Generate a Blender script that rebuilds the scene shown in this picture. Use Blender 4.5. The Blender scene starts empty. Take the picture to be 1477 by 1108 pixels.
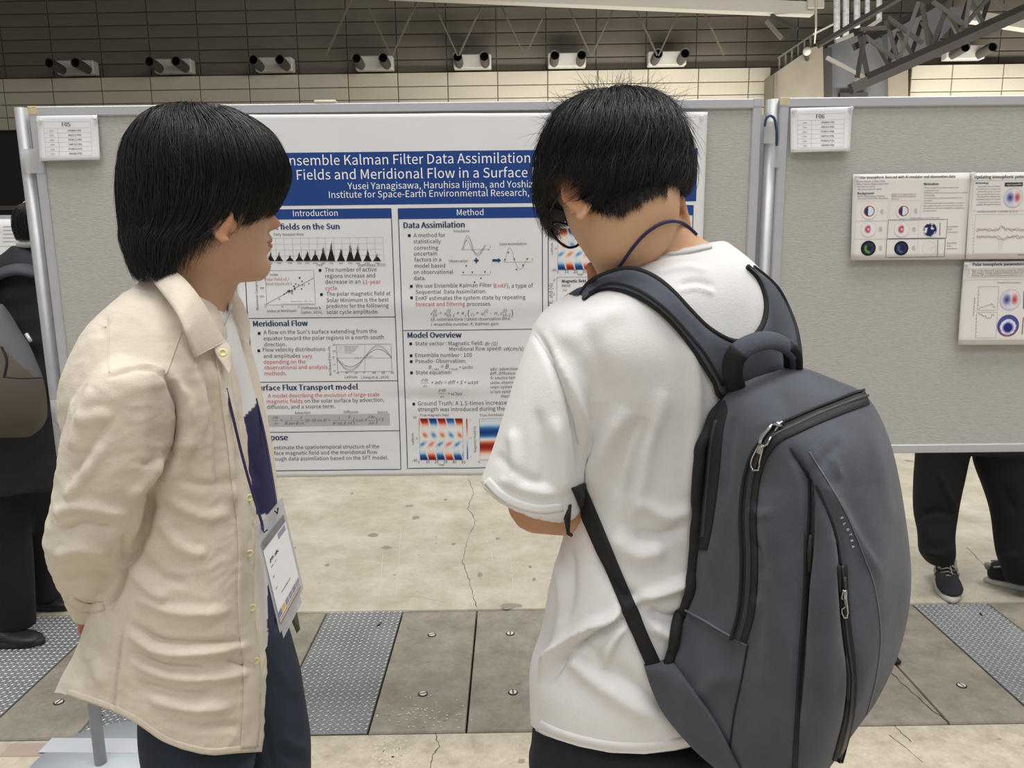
import bpy, math, random
import numpy as np
from mathutils import Vector, Matrix, noise
from mathutils.bvhtree import BVHTree
random.seed(7); rng = np.random.default_rng(7)
scene = bpy.context.scene
COL = scene.collection
# ---------------------------------------------------------------- camera
FPX = 1109.0; PITCH = math.radians(10.5); ROLL = 0.011; CAMH = 1.50
_r0 = Vector((1, 0, 0)); _u0 = Vector((0, math.sin(PITCH), math.cos(PITCH)))
FWD = Vector((0, math.cos(PITCH), -math.sin(PITCH)))
RGT = _r0*math.cos(ROLL) - _u0*math.sin(ROLL)
UPV = _r0*math.sin(ROLL) + _u0*math.cos(ROLL)
CAM = Vector((0, 0, CAMH))
cam_d = bpy.data.cameras.new('camera'); cam = bpy.data.objects.new('camera', cam_d); COL.objects.link(cam)
m = Matrix((RGT, UPV, -FWD)).transposed().to_4x4(); m.translation = CAM
cam.matrix_world = m
cam_d.sensor_width = 36; cam_d.lens = FPX/1477*36; cam_d.clip_start = 0.05; cam_d.clip_end = 300
scene.camera = cam
# ---------------------------------------------------------------- light
scene.view_settings.view_transform = 'Standard'; scene.view_settings.look = 'None'
scene.view_settings.gamma = 1; scene.view_settings.exposure = 0.0
scene.view_settings.use_curve_mapping = False
world = bpy.data.worlds.new('hall_air'); scene.world = world; world.use_nodes = True
bg = world.node_tree.nodes['Background']; bg.inputs[0].default_value = (0.98, 0.97, 1.0, 1); bg.inputs[1].default_value = 0.38
def area(name, loc, rot, sx, sy, power, col=(1, 0.975, 0.94)):
    d = bpy.data.lights.new(name, 'AREA'); d.shape = 'RECTANGLE'; d.size = sx; d.size_y = sy; d.energy = power; d.color = col
    o = bpy.data.objects.new(name, d); COL.objects.link(o); o.location = loc; o.rotation_euler = rot; return o
# rows of high bay lamps over the hall floor
area('high_bay_light', (0.5, 0.2, 9.0), (0, 0, 0), 7, 3, 560)
area('high_bay_light', (-4.5, 4.5, 9.0), (0, 0, 0), 3, 3, 200)
area('high_bay_light', (6, 4.5, 9.0), (0, 0, 0), 3, 3, 300)
area('high_bay_light', (0, -4.5, 8.0), (math.radians(35), 0, 0), 6, 2.5, 190)
area('added_wall_fill', (3, 26, 3.6), (math.radians(125), 0, 0), 9, .8, 420)  # added upward fill pair, hidden behind the boards, brightens the far wall
area('added_wall_fill', (15, 26, 3.6), (math.radians(125), 0, 0), 12, .8, 760)
area('high_bay_light', (6, 10, 12), (math.radians(38), 0, 0), 14, 4, 1300)

# ---------------------------------------------------------------- helpers
CX, CY = 738.5, 554.0
def ray(px, py):
    return (RGT*((px-CX)/FPX) + UPV*((CY-py)/FPX) + FWD)
def W(px, py, Y):
    """point seen at pixel px,py standing on the vertical plane y=Y"""
    d = ray(px, py); return CAM + d*(Y/d.y)
def F(px, py, z=0.0):
    d = ray(px, py); return CAM + d*((z-CAMH)/d.z)
_M = np.array([RGT, UPV, FWD])
def proj(P):
    q = (np.asarray(P, dtype=float).reshape(-1, 3)-np.array(CAM)) @ _M.T
    return np.stack([CX+FPX*q[:, 0]/q[:, 2], CY-FPX*q[:, 1]/q[:, 2]], 1)

MATS = {}
def mat(name, col=(0.8, 0.8, 0.8), rough=0.6, metal=0.0, spec=0.5, nscale=0, namt=0.0, col2=None, bump=0.0, bscale=None, stretch=None,
        attr=None, sheen=0.0, weave=0, weave_amt=0.0, alpha=None, trans=0.0, emit=None, detail=6, nrough=0.5, ramp=0.25):
    if name in MATS: return MATS[name]
    m = bpy.data.materials.new(name); MATS[name] = m; m.use_nodes = True
    nt = m.node_tree; N = nt.nodes; L = nt.links; b = N['Principled BSDF']
    b.inputs['Base Color'].default_value = (*col, 1); b.inputs['Roughness'].default_value = rough
    b.inputs['Metallic'].default_value = metal; b.inputs['Specular IOR Level'].default_value = spec
    if sheen: b.inputs['Sheen Weight'].default_value = sheen
    if trans: b.inputs['Transmission Weight'].default_value = trans
    if alpha is not None: b.inputs['Alpha'].default_value = alpha
    if emit: b.inputs['Emission Color'].default_value = (*col, 1); b.inputs['Emission Strength'].default_value = emit
    tc = N.new('ShaderNodeTexCoord'); mp = N.new('ShaderNodeMapping'); L.new(tc.outputs['Object'], mp.inputs[0])
    if stretch: mp.inputs['Scale'].default_value = stretch
    src = None
    if attr:
        a = N.new('ShaderNodeAttribute'); a.attribute_name = attr; src = a.outputs['Color']; L.new(src, b.inputs['Base Color'])
    if nscale and namt:
        n = N.new('ShaderNodeTexNoise'); n.inputs['Scale'].default_value = nscale; n.inputs['Detail'].default_value = detail; n.inputs['Roughness'].default_value = nrough; L.new(mp.outputs[0], n.inputs[0])
        cr = N.new('ShaderNodeValToRGB'); cr.color_ramp.elements[0].position = 0.5-ramp; cr.color_ramp.elements[1].position = 0.5+ramp
        L.new(n.outputs[0], cr.inputs[0])
        mx = N.new('ShaderNodeMix'); mx.data_type = 'RGBA'; L.new(cr.outputs[0], mx.inputs[0])
        if attr:
            mx.blend_type = 'MULTIPLY'; inv = N.new('ShaderNodeMapRange'); inv.inputs[3].default_value = namt; inv.inputs[4].default_value = 0.0
            L.new(cr.outputs[0], inv.inputs[0]); L.new(inv.outputs[0], mx.inputs[0]); L.new(src, mx.inputs[6]); mx.inputs[7].default_value = (*(col2 or (0.3, 0.3, 0.3)), 1)
        else:
            c2 = col2 or tuple(c*(1-namt) for c in col)
            mx.inputs[6].default_value = (*c2, 1); mx.inputs[7].default_value = (*col, 1)
        src = mx.outputs[2]; L.new(src, b.inputs['Base Color'])
    h = None
    if bump:
        n2 = N.new('ShaderNodeTexNoise'); n2.inputs['Scale'].default_value = bscale or nscale or 50; n2.inputs['Detail'].default_value = 8; L.new(mp.outputs[0], n2.inputs[0])
        bp = N.new('ShaderNodeBump'); bp.inputs['Strength'].default_value = bump; bp.inputs['Distance'].default_value = 0.004
        L.new(n2.outputs[0], bp.inputs['Height']); L.new(bp.outputs[0], b.inputs['Normal']); h = bp
    if weave:
        # crossed thread noise: two stretched noises multiplied into the colour
        vals = []
        for st in ((1, 1, 14), (14, 14, 1)):
            mp2 = N.new('ShaderNodeMapping'); mp2.inputs['Scale'].default_value = st; L.new(tc.outputs['Object'], mp2.inputs[0])
            n3 = N.new('ShaderNodeTexNoise'); n3.inputs['Scale'].default_value = weave; n3.inputs['Detail'].default_value = 3; L.new(mp2.outputs[0], n3.inputs[0]); vals.append(n3.outputs[0])
        ad = N.new('ShaderNodeMath'); ad.operation = 'ADD'; L.new(vals[0], ad.inputs[0]); L.new(vals[1], ad.inputs[1])
        mr = N.new('ShaderNodeMapRange'); mr.inputs[1].default_value = 0.7; mr.inputs[2].default_value = 1.3
        mr.inputs[3].default_value = 1-weave_amt; mr.inputs[4].default_value = 1+weave_amt*0.6; L.new(ad.outputs[0], mr.inputs[0])
        vm = N.new('ShaderNodeVectorMath'); vm.operation = 'SCALE'; L.new(mr.outputs[0], vm.inputs['Scale'])
        if src: L.new(src, vm.inputs[0])
        else: vm.inputs[0].default_value = col
        L.new(vm.outputs[0], b.inputs['Base Color'])
        bp2 = N.new('ShaderNodeBump'); bp2.inputs['Strength'].default_value = 0.35; bp2.inputs['Distance'].default_value = 0.001
        L.new(ad.outputs[0], bp2.inputs['Height'])
        if h: L.new(h.outputs[0], bp2.inputs['Normal'])
        L.new(bp2.outputs[0], b.inputs['Normal'])
    return m

def tag(o, label=None, cat=None, group=None, kind=None):
    if label: o['label'] = label
    if cat: o['category'] = cat
    if group: o['group'] = group
    if kind: o['kind'] = kind
    return o
def empty(name, loc, label=None, cat=None, group=None, kind=None):
    o = bpy.data.objects.new(name, None); COL.objects.link(o); o.location = loc; o.empty_display_size = 0.1
    o['_loc'] = 0; del o['_loc']
    return tag(o, label, cat, group, kind)
def setparent(o, p):
    o.parent = p
    q = p; M = Matrix.Identity(4)
    chain = []
    while q is not None: chain.append(q); q = q.parent
    M = world_m(p); o.matrix_parent_inverse = M.inverted()
def world_m(o):
    loc = Matrix.LocRotScale(o.location, o.rotation_euler, o.scale)
    if o.parent: return world_m(o.parent) @ o.matrix_parent_inverse @ loc
    return loc
def mk(name, verts, faces, mats, parent=None, smooth=True, fm=None, cols=None, kind=None, label=None):
    me = bpy.data.meshes.new(name)
    me.from_pydata([tuple(v) for v in verts], [], [tuple(f) for f in faces])
    if not isinstance(mats, (list, tuple)): mats = [mats]
    for x in mats: me.materials.append(x)
    if fm is not None: me.polygons.foreach_set('material_index', list(fm))
    me.polygons.foreach_set('use_smooth', [smooth]*len(me.polygons))
    if cols is not None:
        ca = me.color_attributes.new('tint', 'FLOAT_COLOR', 'POINT')
        c = np.ones((len(verts), 4), dtype=np.float32); c[:, :3] = np.asarray(cols); ca.data.foreach_set('color', c.ravel())
    me.update()
    o = bpy.data.objects.new(name, me); COL.objects.link(o)
    if parent is not None: setparent(o, parent)
    return tag(o, label, kind=kind)
class MB:
    def __init__(s): s.v = []; s.f = []; s.m = []
    def add(s, v, f, mi=0):
        b = len(s.v); s.v += [tuple(x) for x in v]; s.f += [tuple(i+b for i in q) for q in f]; s.m += [mi]*len(f); return s
    def box(s, c, h, mi=0, R=None, bev=0.0):
        """box with centre c and half sizes h; optional 3x3 rotation; optional bevelled vertical section"""
        c = Vector(c); R = R or Matrix.Identity(3)
        if bev:
            x, y, z = h; b = min(bev, x*.9, y*.9, z*.9); ring = []
            for (ix, iz) in ((1, 1), (-1, 1), (-1, -1), (1, -1)):
                pts = [(ix*x, iz*(z-b)), (ix*(x-b), iz*z)]
                if ix*iz < 0: pts = pts[::-1]
                ring += pts
            v = []
            for yy, k in ((-y, b), (-y+b, 0), (y-b, 0), (y, b)):
                for (a, d) in ring:
                    v.append(c + R @ Vector((a-math.copysign(k, a) if k else a, yy, d-math.copysign(k, d) if k else d)))
            f = []
            for r in range(3):
                for i in range(8):
                    j = (i+1) % 8; f.append((r*8+i, r*8+j, r*8+8+j, r*8+8+i))
            f.append(tuple(range(7, -1, -1))); f.append(tuple(24+i for i in range(8)))
            return s.add(v, f, mi)
        v = [c + R @ Vector((sx*h[0], sy*h[1], sz*h[2])) for sx in (-1, 1) for sy in (-1, 1) for sz in (-1, 1)]
        f = [(0, 1, 3, 2), (4, 6, 7, 5), (0, 4, 5, 1), (2, 3, 7, 6), (0, 2, 6, 4), (1, 5, 7, 3)]
        return s.add(v, f, mi)
    def tube(s, pts, rad, n=10, mi=0, cap=True, flat=None):
        pts = [Vector(p) for p in pts]; N = len(pts)
        if not hasattr(rad, '__len__'): rad = [rad]*N
        v = []; prev = None
        for i, p in enumerate(pts):
            t = (pts[min(i+1, N-1)]-pts[max(i-1, 0)])
            t = t.normalized() if t.length > 1e-9 else Vector((0, 0, 1))
            if prev is None:
                a = Vector((0, 0, 1)) if abs(t.z) < 0.9 else Vector((1, 0, 0)); u = t.cross(a).normalized()
            else:
                u = (prev - t*prev.dot(t)).normalized()
            prev = u; w = t.cross(u)
            for k in range(n):
                an = 2*math.pi*k/n; v.append(p + (u*math.cos(an) + w*math.sin(an)*(flat or 1))*rad[i])
        f = [(i*n+k, i*n+(k+1) % n, (i+1)*n+(k+1) % n, (i+1)*n+k) for i in range(N-1) for k in range(n)]
        if cap: f.append(tuple(range(n-1, -1, -1))); f.append(tuple((N-1)*n+k for k in range(n)))
        return s.add(v, f, mi)
    def ell(s, c, r, n=16, m=10, mi=0, R=None):
        c = Vector(c); R = R or Matrix.Identity(3); v = [c+R @ Vector((0, 0, r[2]))]
        for i in range(1, m):
            t = math.pi*i/m
            for k in range(n):
                a = 2*math.pi*k/n; v.append(c+R @ Vector((r[0]*math.sin(t)*math.cos(a), r[1]*math.sin(t)*math.sin(a), r[2]*math.cos(t))))
        v.append(c+R @ Vector((0, 0, -r[2]))); f = [(0, 1+k, 1+(k+1) % n) for k in range(n)]
        for i in range(m-2):
            for k in range(n):
                a = 1+i*n+k; b = 1+i*n+(k+1) % n; f.append((a, a+n, b+n, b))
        e = len(v)-1; b0 = 1+(m-2)*n; f += [(b0+(k+1) % n, b0+k, e) for k in range(n)]
        return s.add(v, f, mi)
    def build(s, name, mats, parent=None, smooth=True, kind=None, label=None, cols=None):
        return mk(name, s.v, s.f, mats, parent, smooth, s.m, cols, kind, label)
def sharp(o, ang=35):
    me = o.data
    try: me.set_sharp_from_angle(angle=math.radians(ang))
    except Exception: pass
    return o
def cr(pts, sub):
    """Catmull-Rom through rows of numbers"""
    P = np.array(pts, dtype=float); n = len(P); out = []
    for i in range(n-1):
        p0 = P[max(i-1, 0)]; p1 = P[i]; p2 = P[i+1]; p3 = P[min(i+2, n-1)]
        for k in range(sub):
            t = k/sub
            out.append(0.5*((2*p1)+(-p0+p2)*t+(2*p0-5*p1+4*p2-p3)*t*t+(-p0+3*p1-3*p2+p3)*t**3))
    out.append(P[-1]); return np.array(out)
def resample(pts, step):
    P = np.array(pts, dtype=float); d = np.r_[0, np.cumsum(np.linalg.norm(np.diff(P, axis=0), axis=1))]
    n = max(2, int(d[-1]/step)+1); t = np.linspace(0, d[-1], n)
    return np.stack([np.interp(t, d, P[:, k]) for k in range(P.shape[1])], 1)
def loft_rings(rings, cap=True):
    n = len(rings[0]); v = [p for r in rings for p in r]; R = len(rings)
    f = [(i*n+k, i*n+(k+1) % n, (i+1)*n+(k+1) % n, (i+1)*n+k) for i in range(R-1) for k in range(n)]
    if cap:
        for ri, rev in ((0, False), (R-1, True)):
            c = np.mean(np.array([tuple(p) for p in rings[ri]]), axis=0); v.append(tuple(c)); e = len(v)-1
            for k in range(n):
                a, b = ri*n+k, ri*n+(k+1) % n
                f.append((a, e, b) if rev is False else (a, b, e))
    return v, f
def loft_px(rows, n=56, sub=6, ex=2.0, cap=True):
    """rows: (yL,xL,YL, yR,xR,YR, near, far[, exponent]); silhouettes given where the photo shows them, depth in metres"""
    rows = [tuple(r)+((ex,) if len(r) == 8 else ()) for r in rows]
    R = cr(rows, sub); rings = []
    for (yL, xL, YL, yR, xR, YR, dn, df, e) in R:
        A = W(xL, yL, YL); B = W(xR, yR, YR); C = (A+B)/2; H = (B-A)/2
        V = Vector((C.x-CAM.x, C.y-CAM.y, 0)).normalized()
        V = (V - H*(V.dot(H)/max(H.dot(H), 1e-9))).normalized(); ring = []
        for k in range(n):
            a = 2*math.pi*k/n; c, s = math.cos(a), math.sin(a)
            cc = math.copysign(abs(c)**(2/e), c); ss = math.copysign(abs(s)**(2/e), s)
            ring.append(C + H*cc - V*(ss*(dn if s > 0 else df)))
        rings.append(ring)
    return loft_rings(rings, cap)
def remesh(parts, vox, smooth=4, sf=0.5):
    """fuse closed pieces into one continuous surface"""
    mb = MB()
    for v, f in parts: mb.add(v, f)
    me = bpy.data.meshes.new('t'); me.from_pydata(mb.v, [], mb.f); me.update()
    o = bpy.data.objects.new('t', me); COL.objects.link(o)
    md = o.modifiers.new('r', 'REMESH'); md.mode = 'VOXEL'; md.voxel_size = vox; md.adaptivity = 0
    if smooth:
        ms = o.modifiers.new('s', 'SMOOTH'); ms.factor = sf; ms.iterations = smooth
    dg = bpy.context.evaluated_depsgraph_get(); ev = o.evaluated_get(dg); m2 = ev.to_mesh()
    V = np.empty(len(m2.vertices)*3); m2.vertices.foreach_get('co', V); V = V.reshape(-1, 3)
    Nn = np.empty(len(m2.vertices)*3); m2.vertices.foreach_get('normal', Nn); Nn = Nn.reshape(-1, 3)
    ls = np.empty(len(m2.polygons), dtype=int); m2.polygons.foreach_get('loop_start', ls)
    lt = np.empty(len(m2.polygons), dtype=int); m2.polygons.foreach_get('loop_total', lt)
    vi = np.empty(len(m2.loops), dtype=int); m2.loops.foreach_get('vertex_index', vi)
    Fc = [tuple(vi[a:a+b]) for a, b in zip(ls.tolist(), lt.tolist())]
    ev.to_mesh_clear(); bpy.data.objects.remove(o); bpy.data.meshes.remove(me)
    return V, Fc, Nn
def fold(V, N, lines, front=True):
    """lines: (pixel polyline, half width px, height in m): ridges (+) and creases (-) pressed into the cloth"""
    P = proj(V); view = V-np.array(CAM); view /= np.linalg.norm(view, axis=1)[:, None]
    fac = np.clip(-(view*N).sum(1)*2.5, 0, 1) if front else np.ones(len(V))
    D = np.zeros(len(V))
    for pts, w, a in lines:
        Q = cr(pts, 5) if len(pts) > 2 else resample(pts, 6)
        best = np.full(len(V), 1e9); tt = np.zeros(len(V)); n = len(Q)
        lo = Q.min(0)-3*w; hi = Q.max(0)+3*w
        idx = np.where((P[:, 0] > lo[0]) & (P[:, 0] < hi[0]) & (P[:, 1] > lo[1]) & (P[:, 1] < hi[1]))[0]
        if not len(idx): continue
        p = P[idx]; bb = np.full(len(idx), 1e9); t0 = np.zeros(len(idx))
        for i in range(n-1):
            a0, b0 = Q[i], Q[i+1]; ab = b0-a0; L2 = max((ab*ab).sum(), 1e-9)
            t = np.clip(((p-a0) @ ab)/L2, 0, 1); d = np.linalg.norm(p-(a0+t[:, None]*ab), axis=1)
            mk_ = d < bb; bb[mk_] = d[mk_]; t0[mk_] = (i+t[mk_])/(n-1)
        env = np.clip(np.minimum(t0, 1-t0)*5, 0, 1)**0.7
        D[idx] += a*np.exp(-(bb/w)**2)*np.maximum(env, 0.15)
    return V + N*(D*fac)[:, None]
def wrinkle(V, N, amp, scale, stretch=(1, 1, 1), seed=0.0, ridged=False):
    out = np.empty(len(V)); S = np.array(stretch)*scale
    Q = V*S+seed
    for i, q in enumerate(Q.tolist()):
        a = noise.noise(q); out[i] = (1-2*abs(a)) if ridged else a
    return V + N*(out*amp)[:, None]
def normals(V, Fc):
    me = bpy.data.meshes.new('t'); me.from_pydata([tuple(v) for v in V], [], Fc); me.update()
    Nn = np.empty(len(V)*3); me.vertices.foreach_get('normal', Nn); bpy.data.meshes.remove(me); return Nn.reshape(-1, 3)
def bvh(V, Fc): return BVHTree.FromPolygons([tuple(v) for v in V], [tuple(int(i) for i in f) for f in Fc])
def hit(t, px, py, off=0.0):
    d = ray(px, py).normalized(); h = t.ray_cast(CAM, d)
    if h[0] is None: return None, None
    n = h[1]; n = -n if n.dot(d) > 0 else n
    return h[0]+n*off, n
def ribbon_on(t, L, R, off=0.001, th=0.002, step=5, across=3, default=None, crown=0.0):
    """strip of cloth laid on surface t between two pixel polylines"""
    n = max(len(resample(L, step)), len(resample(R, step)))
    def rs(P):
        P = np.array(P, dtype=float)
        if len(P) > 2: P = cr(P, 6)
        d = np.r_[0, np.cumsum(np.linalg.norm(np.diff(P, axis=0), axis=1))]; tt = np.linspace(0, d[-1], n)
        return np.stack([np.interp(tt, d, P[:, k]) for k in range(2)], 1)
    A, B = rs(L), rs(R); top = []; nor = []
    for i in range(n):
        for k in range(across+1):
            u = k/across; q = A[i]*(1-u)+B[i]*u
            p, nn = hit(t, q[0], q[1], 0)
            if p is None:
                if default is not None: p = W(q[0], q[1], default); nn = Vector((0, -1, 0))
                elif top: p = None
            top.append(p); nor.append(nn)
    last = None
    for i, p in enumerate(top):
        if p is None:
            j = i-(across+1)
            if j >= 0 and top[j] is not None:
                u = (i % (across+1))/across; r = i//(across+1); q = A[r]*(1-u)+B[r]*u; top[i] = W(q[0], q[1], top[j].y); nor[i] = nor[j]
            elif last is not None:
                u = (i % (across+1))/across; r = i//(across+1); q = A[r]*(1-u)+B[r]*u; top[i] = W(q[0], q[1], last.y); nor[i] = Vector((0, -1, 0))
            else:
                nxt = next((x for x in top[i:] if x is not None), None)
                u = (i % (across+1))/across; r = i//(across+1); q = A[r]*(1-u)+B[r]*u
                top[i] = W(q[0], q[1], nxt.y if nxt else 1.0); nor[i] = Vector((0, -1, 0))
        last = top[i]
    w = across+1
    # smooth normals along the strip
    nn2 = []
    for i in range(n):
        for k in range(w):
            s = Vector((0, 0, 0))
            for di in (-3, -2, -1, 0, 1, 2, 3):
                j = min(max(i+di, 0), n-1); s += nor[j*w+k]
            nn2.append(s.normalized())
    V = [top[i*w+k]+nn2[i*w+k]*(off+th+crown*(1-(2*k/across-1)**2)) for i in range(n) for k in range(w)] + [top[i]+nn2[i]*(off*0.2) for i in range(n*w)]
    f = []; b = n*w
    for i in range(n-1):
        for k in range(across):
            a = i*w+k; f.append((a, a+1, a+w+1, a+w)); f.append((b+a, b+a+w, b+a+w+1, b+a+1))
        a = i*w; f.append((a, a+w, b+a+w, b+a)); a = i*w+across; f.append((a, b+a, b+a+w, a+w))
    for i in (0, n-1):
        for k in range(across):
            a = i*w+k; f.append((a, b+a, b+a+1, a+1) if i == 0 else (a, a+1, b+a+1, b+a))
    return V, f
def band(t, line, wpx, **k):
    """ribbon of a given pixel width along a centre polyline"""
    P = resample(cr(line, 6) if len(line) > 2 else line, 6); T = np.gradient(P, axis=0); T /= np.linalg.norm(T, axis=1)[:, None]
    Nn = np.stack([-T[:, 1], T[:, 0]], 1)
    return ribbon_on(t, (P+Nn*wpx/2).tolist()[::2]+[(P+Nn*wpx/2)[-1].tolist()], (P-Nn*wpx/2).tolist()[::2]+[(P-Nn*wpx/2)[-1].tolist()], **k)
def cord_on(t, line, r, off=0.0, n=8, default=None, step=5):
    P = resample(cr(line, 6) if len(line) > 2 else line, step); pts = []
    for q in P:
        p, nn = hit(t, q[0], q[1], off)
        if p is None: p = W(q[0], q[1], default if default is not None else (pts[-1].y if pts else 1.0))
        pts.append(p)
    for _ in range(2):
        pts = [pts[0]]+[(pts[i-1]+pts[i]*2+pts[i+1])/4 for i in range(1, len(pts)-1)]+[pts[-1]]
    return pts
# text as flat geometry
FONT = None
try:   # the sans face that ships inside Blender; the built-in face is used if it is missing
    import os
    FONT = bpy.data.fonts.load(os.path.join(bpy.utils.system_resource('DATAFILES'), 'fonts', 'Noto Sans CJK Regular.woff2'))
except Exception: FONT = None
def textgeo(s, size, align='LEFT', bold=0.0, font=None, shear=0.0, sx=1.0, res=2):
    c = bpy.data.curves.new('t', 'FONT'); c.body = s; c.size = size; c.align_x = align; c.resolution_u = res; c.offset = bold; c.shear = shear
    if font or FONT: c.font = font or FONT
    o = bpy.data.objects.new('t', c); COL.objects.link(o); dg = bpy.context.evaluated_depsgraph_get(); me = o.evaluated_get(dg).to_mesh()
    v = [(p.co.x*sx, p.co.y) for p in me.vertices]; f = [tuple(q.vertices) for q in me.polygons]
    o.evaluated_get(dg).to_mesh_clear(); bpy.data.objects.remove(o); bpy.data.curves.remove(c)
    return v, f
# ================================================================ materials
def s2l(r, g=None, b=None):
    if g is None: r, g, b = r
    return tuple(((c/255)/12.92 if c/255 <= 0.04045 else ((c/255+0.055)/1.055)**2.4) for c in (r, g, b))
M_con = mat('concrete_floor', s2l(206, 200, 184), 0.75, nscale=3.0, namt=0.6, col2=s2l(164, 155, 136), bump=0.35, bscale=60, stretch=(1, 1, 1), detail=14, nrough=.78, ramp=.17)
M_con2 = mat('concrete_cover', s2l(160, 154, 140), 0.8, nscale=9, namt=0.6, col2=s2l(120, 114, 101), bump=0.5, bscale=90, detail=14, nrough=.78, ramp=.18)
M_con3 = mat('concrete_near', s2l(208, 199, 180), 0.8, nscale=14, namt=0.6, col2=s2l(160, 150, 130), bump=0.6, bscale=70, detail=14, nrough=.8, ramp=.17)
M_gap = mat('joint_dark', s2l(46, 42, 38), 0.9)
M_stain = mat('floor_stain', s2l(146, 140, 128), 0.8)
M_pale = mat('floor_scuff', s2l(205, 198, 182), 0.8)
M_plate = mat('steel_plate', s2l(148, 150, 152), 0.45, metal=0.3, nscale=6, namt=0.3, bump=0.2, bscale=40)
M_tread = mat('steel_tread', s2l(205, 206, 206), 0.4, metal=0.3)
M_alu = mat('brushed_aluminium', s2l(196, 197, 202), 0.42, metal=0.3, nscale=3, namt=0.08, bump=0.1, bscale=200, stretch=(1, 1, 8))
M_pole = mat('pole_metal', s2l(172, 172, 174), 0.4, metal=0.3, nscale=30, namt=0.12, detail=3)
M_yel = mat('yellowed_plastic', s2l(216, 206, 160), 0.5, nscale=60, namt=0.3)
M_tape = mat('clear_tape', s2l(205, 206, 208), 0.15, alpha=0.45)
M_felt = mat('grey_felt', s2l(190, 189, 183), 0.95, nscale=420, namt=0.16, stretch=(0.25, 1, 1), bump=0.25, bscale=400, detail=3)
M_paper = mat('poster_paper', s2l(230, 231, 233), 0.55, spec=0.3)
M_ink = mat('printed_ink', rough=0.6, spec=0.25, attr='tint')
M_clear = mat('clear_plastic', s2l(235, 236, 238), 0.05, alpha=0.35, spec=0.8)
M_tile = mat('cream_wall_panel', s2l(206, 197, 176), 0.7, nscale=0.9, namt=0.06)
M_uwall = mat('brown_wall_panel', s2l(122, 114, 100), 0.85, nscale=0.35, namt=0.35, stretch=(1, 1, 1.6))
M_joint = mat('wall_joint', s2l(120, 111, 97), 0.9)
M_dark = mat('dark_recess', s2l(52, 49, 45), 0.9, nscale=0.5, namt=0.2)
M_block = mat('bare_concrete', s2l(150, 141, 123), 0.85, nscale=1.1, namt=0.25, bump=0.1, bscale=4)
M_beam = mat('pale_beam', s2l(214, 208, 192), 0.6)
M_truss = mat('truss_steel', s2l(118, 112, 104), 0.55, nscale=1, namt=0.2)
M_trussd = mat('truss_dark', s2l(62, 58, 54), 0.6)
M_panelg = mat('grey_sheet', s2l(112, 112, 112), 0.55, nscale=0.7, namt=0.4, stretch=(1, 1, .5))
M_duct = mat('foil_duct', s2l(245, 245, 245), 0.35, metal=0.0, nscale=5, namt=0.45, stretch=(1, 1, 2.2), bump=0.6, bscale=6)
M_hous = mat('nozzle_housing', s2l(205, 200, 188), 0.5)
M_noz = mat('nozzle_tube', s2l(74, 70, 66), 0.5)
M_black = mat('matt_black', (0.004, 0.004, 0.004), 0.8)

# ================================================================ floor
def xline(a, b):
    A, B = F(*a), F(*b); d = (B-A).normalized(); return A, d
nA, nd = xline((0, 1067), (1477, 1041.5)); fA, fd = xline((432, 884), (1400, 870))
ydir = Vector((-nd.y, nd.x, 0))
def fpt(s, side, inset=0.0):
    """point on the near (0) or far (1) edge of the trench cover strip at s metres across"""
    A, d = (nA, nd) if side == 0 else (fA, fd)
    t = (s-A.x)/d.x; p = A+d*t; return p + ydir*(inset if side == 0 else -inset)
floor = MB().add([(-45, -6, -.05), (45, -6, -.05), (45, 45, -.05), (-45, 45, -.05)], [(0, 1, 2, 3)]).build('floor', M_gap, kind='structure', smooth=False)
def slab(name, quad, z0, z1, m, bev=0.006, parent=floor):
    q = [Vector((p.x, p.y, 0)) for p in quad]; c = sum(q, Vector())/4
    mb = MB(); v = []
    for z, k in ((z0, 0), (z1-bev, 0), (z1, bev)):
        for p in q:
            d = (c-p); d.normalize(); v.append((p.x+d.x*k, p.y+d.y*k, z))
    f = [(0, 3, 2, 1), (8, 9, 10, 11)]+[(r*4+i, r*4+(i+1) % 4, r*4+4+(i+1) % 4, r*4+4+i) for r in (0, 1) for i in range(4)]
    return mb.add(v, f).build(name, m, parent, smooth=False)
def E(s, side, ext): return fpt(s, side)+ydir*ext
slab('concrete_slab', [fpt(-40, 1, -.006), fpt(40, 1, -.006), Vector((40, 44, 0)), Vector((-40, 44, 0))], -.05, 0, M_con)
slab('concrete_slab', [Vector((-12, -5, 0)), Vector((12, -5, 0)), fpt(12, 0, -.008), fpt(-12, 0, -.008)], -.05, 0, M_con3)
edges = [-3.2, -2.9, -2.59, -2.29, -1.98, -1.675, -1.37, -1.065, -.775, -.462, -.155, .15, .455, .76, 1.06, 1.36, 1.652, 1.965, 2.27, 2.58, 2.89, 3.2]
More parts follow.
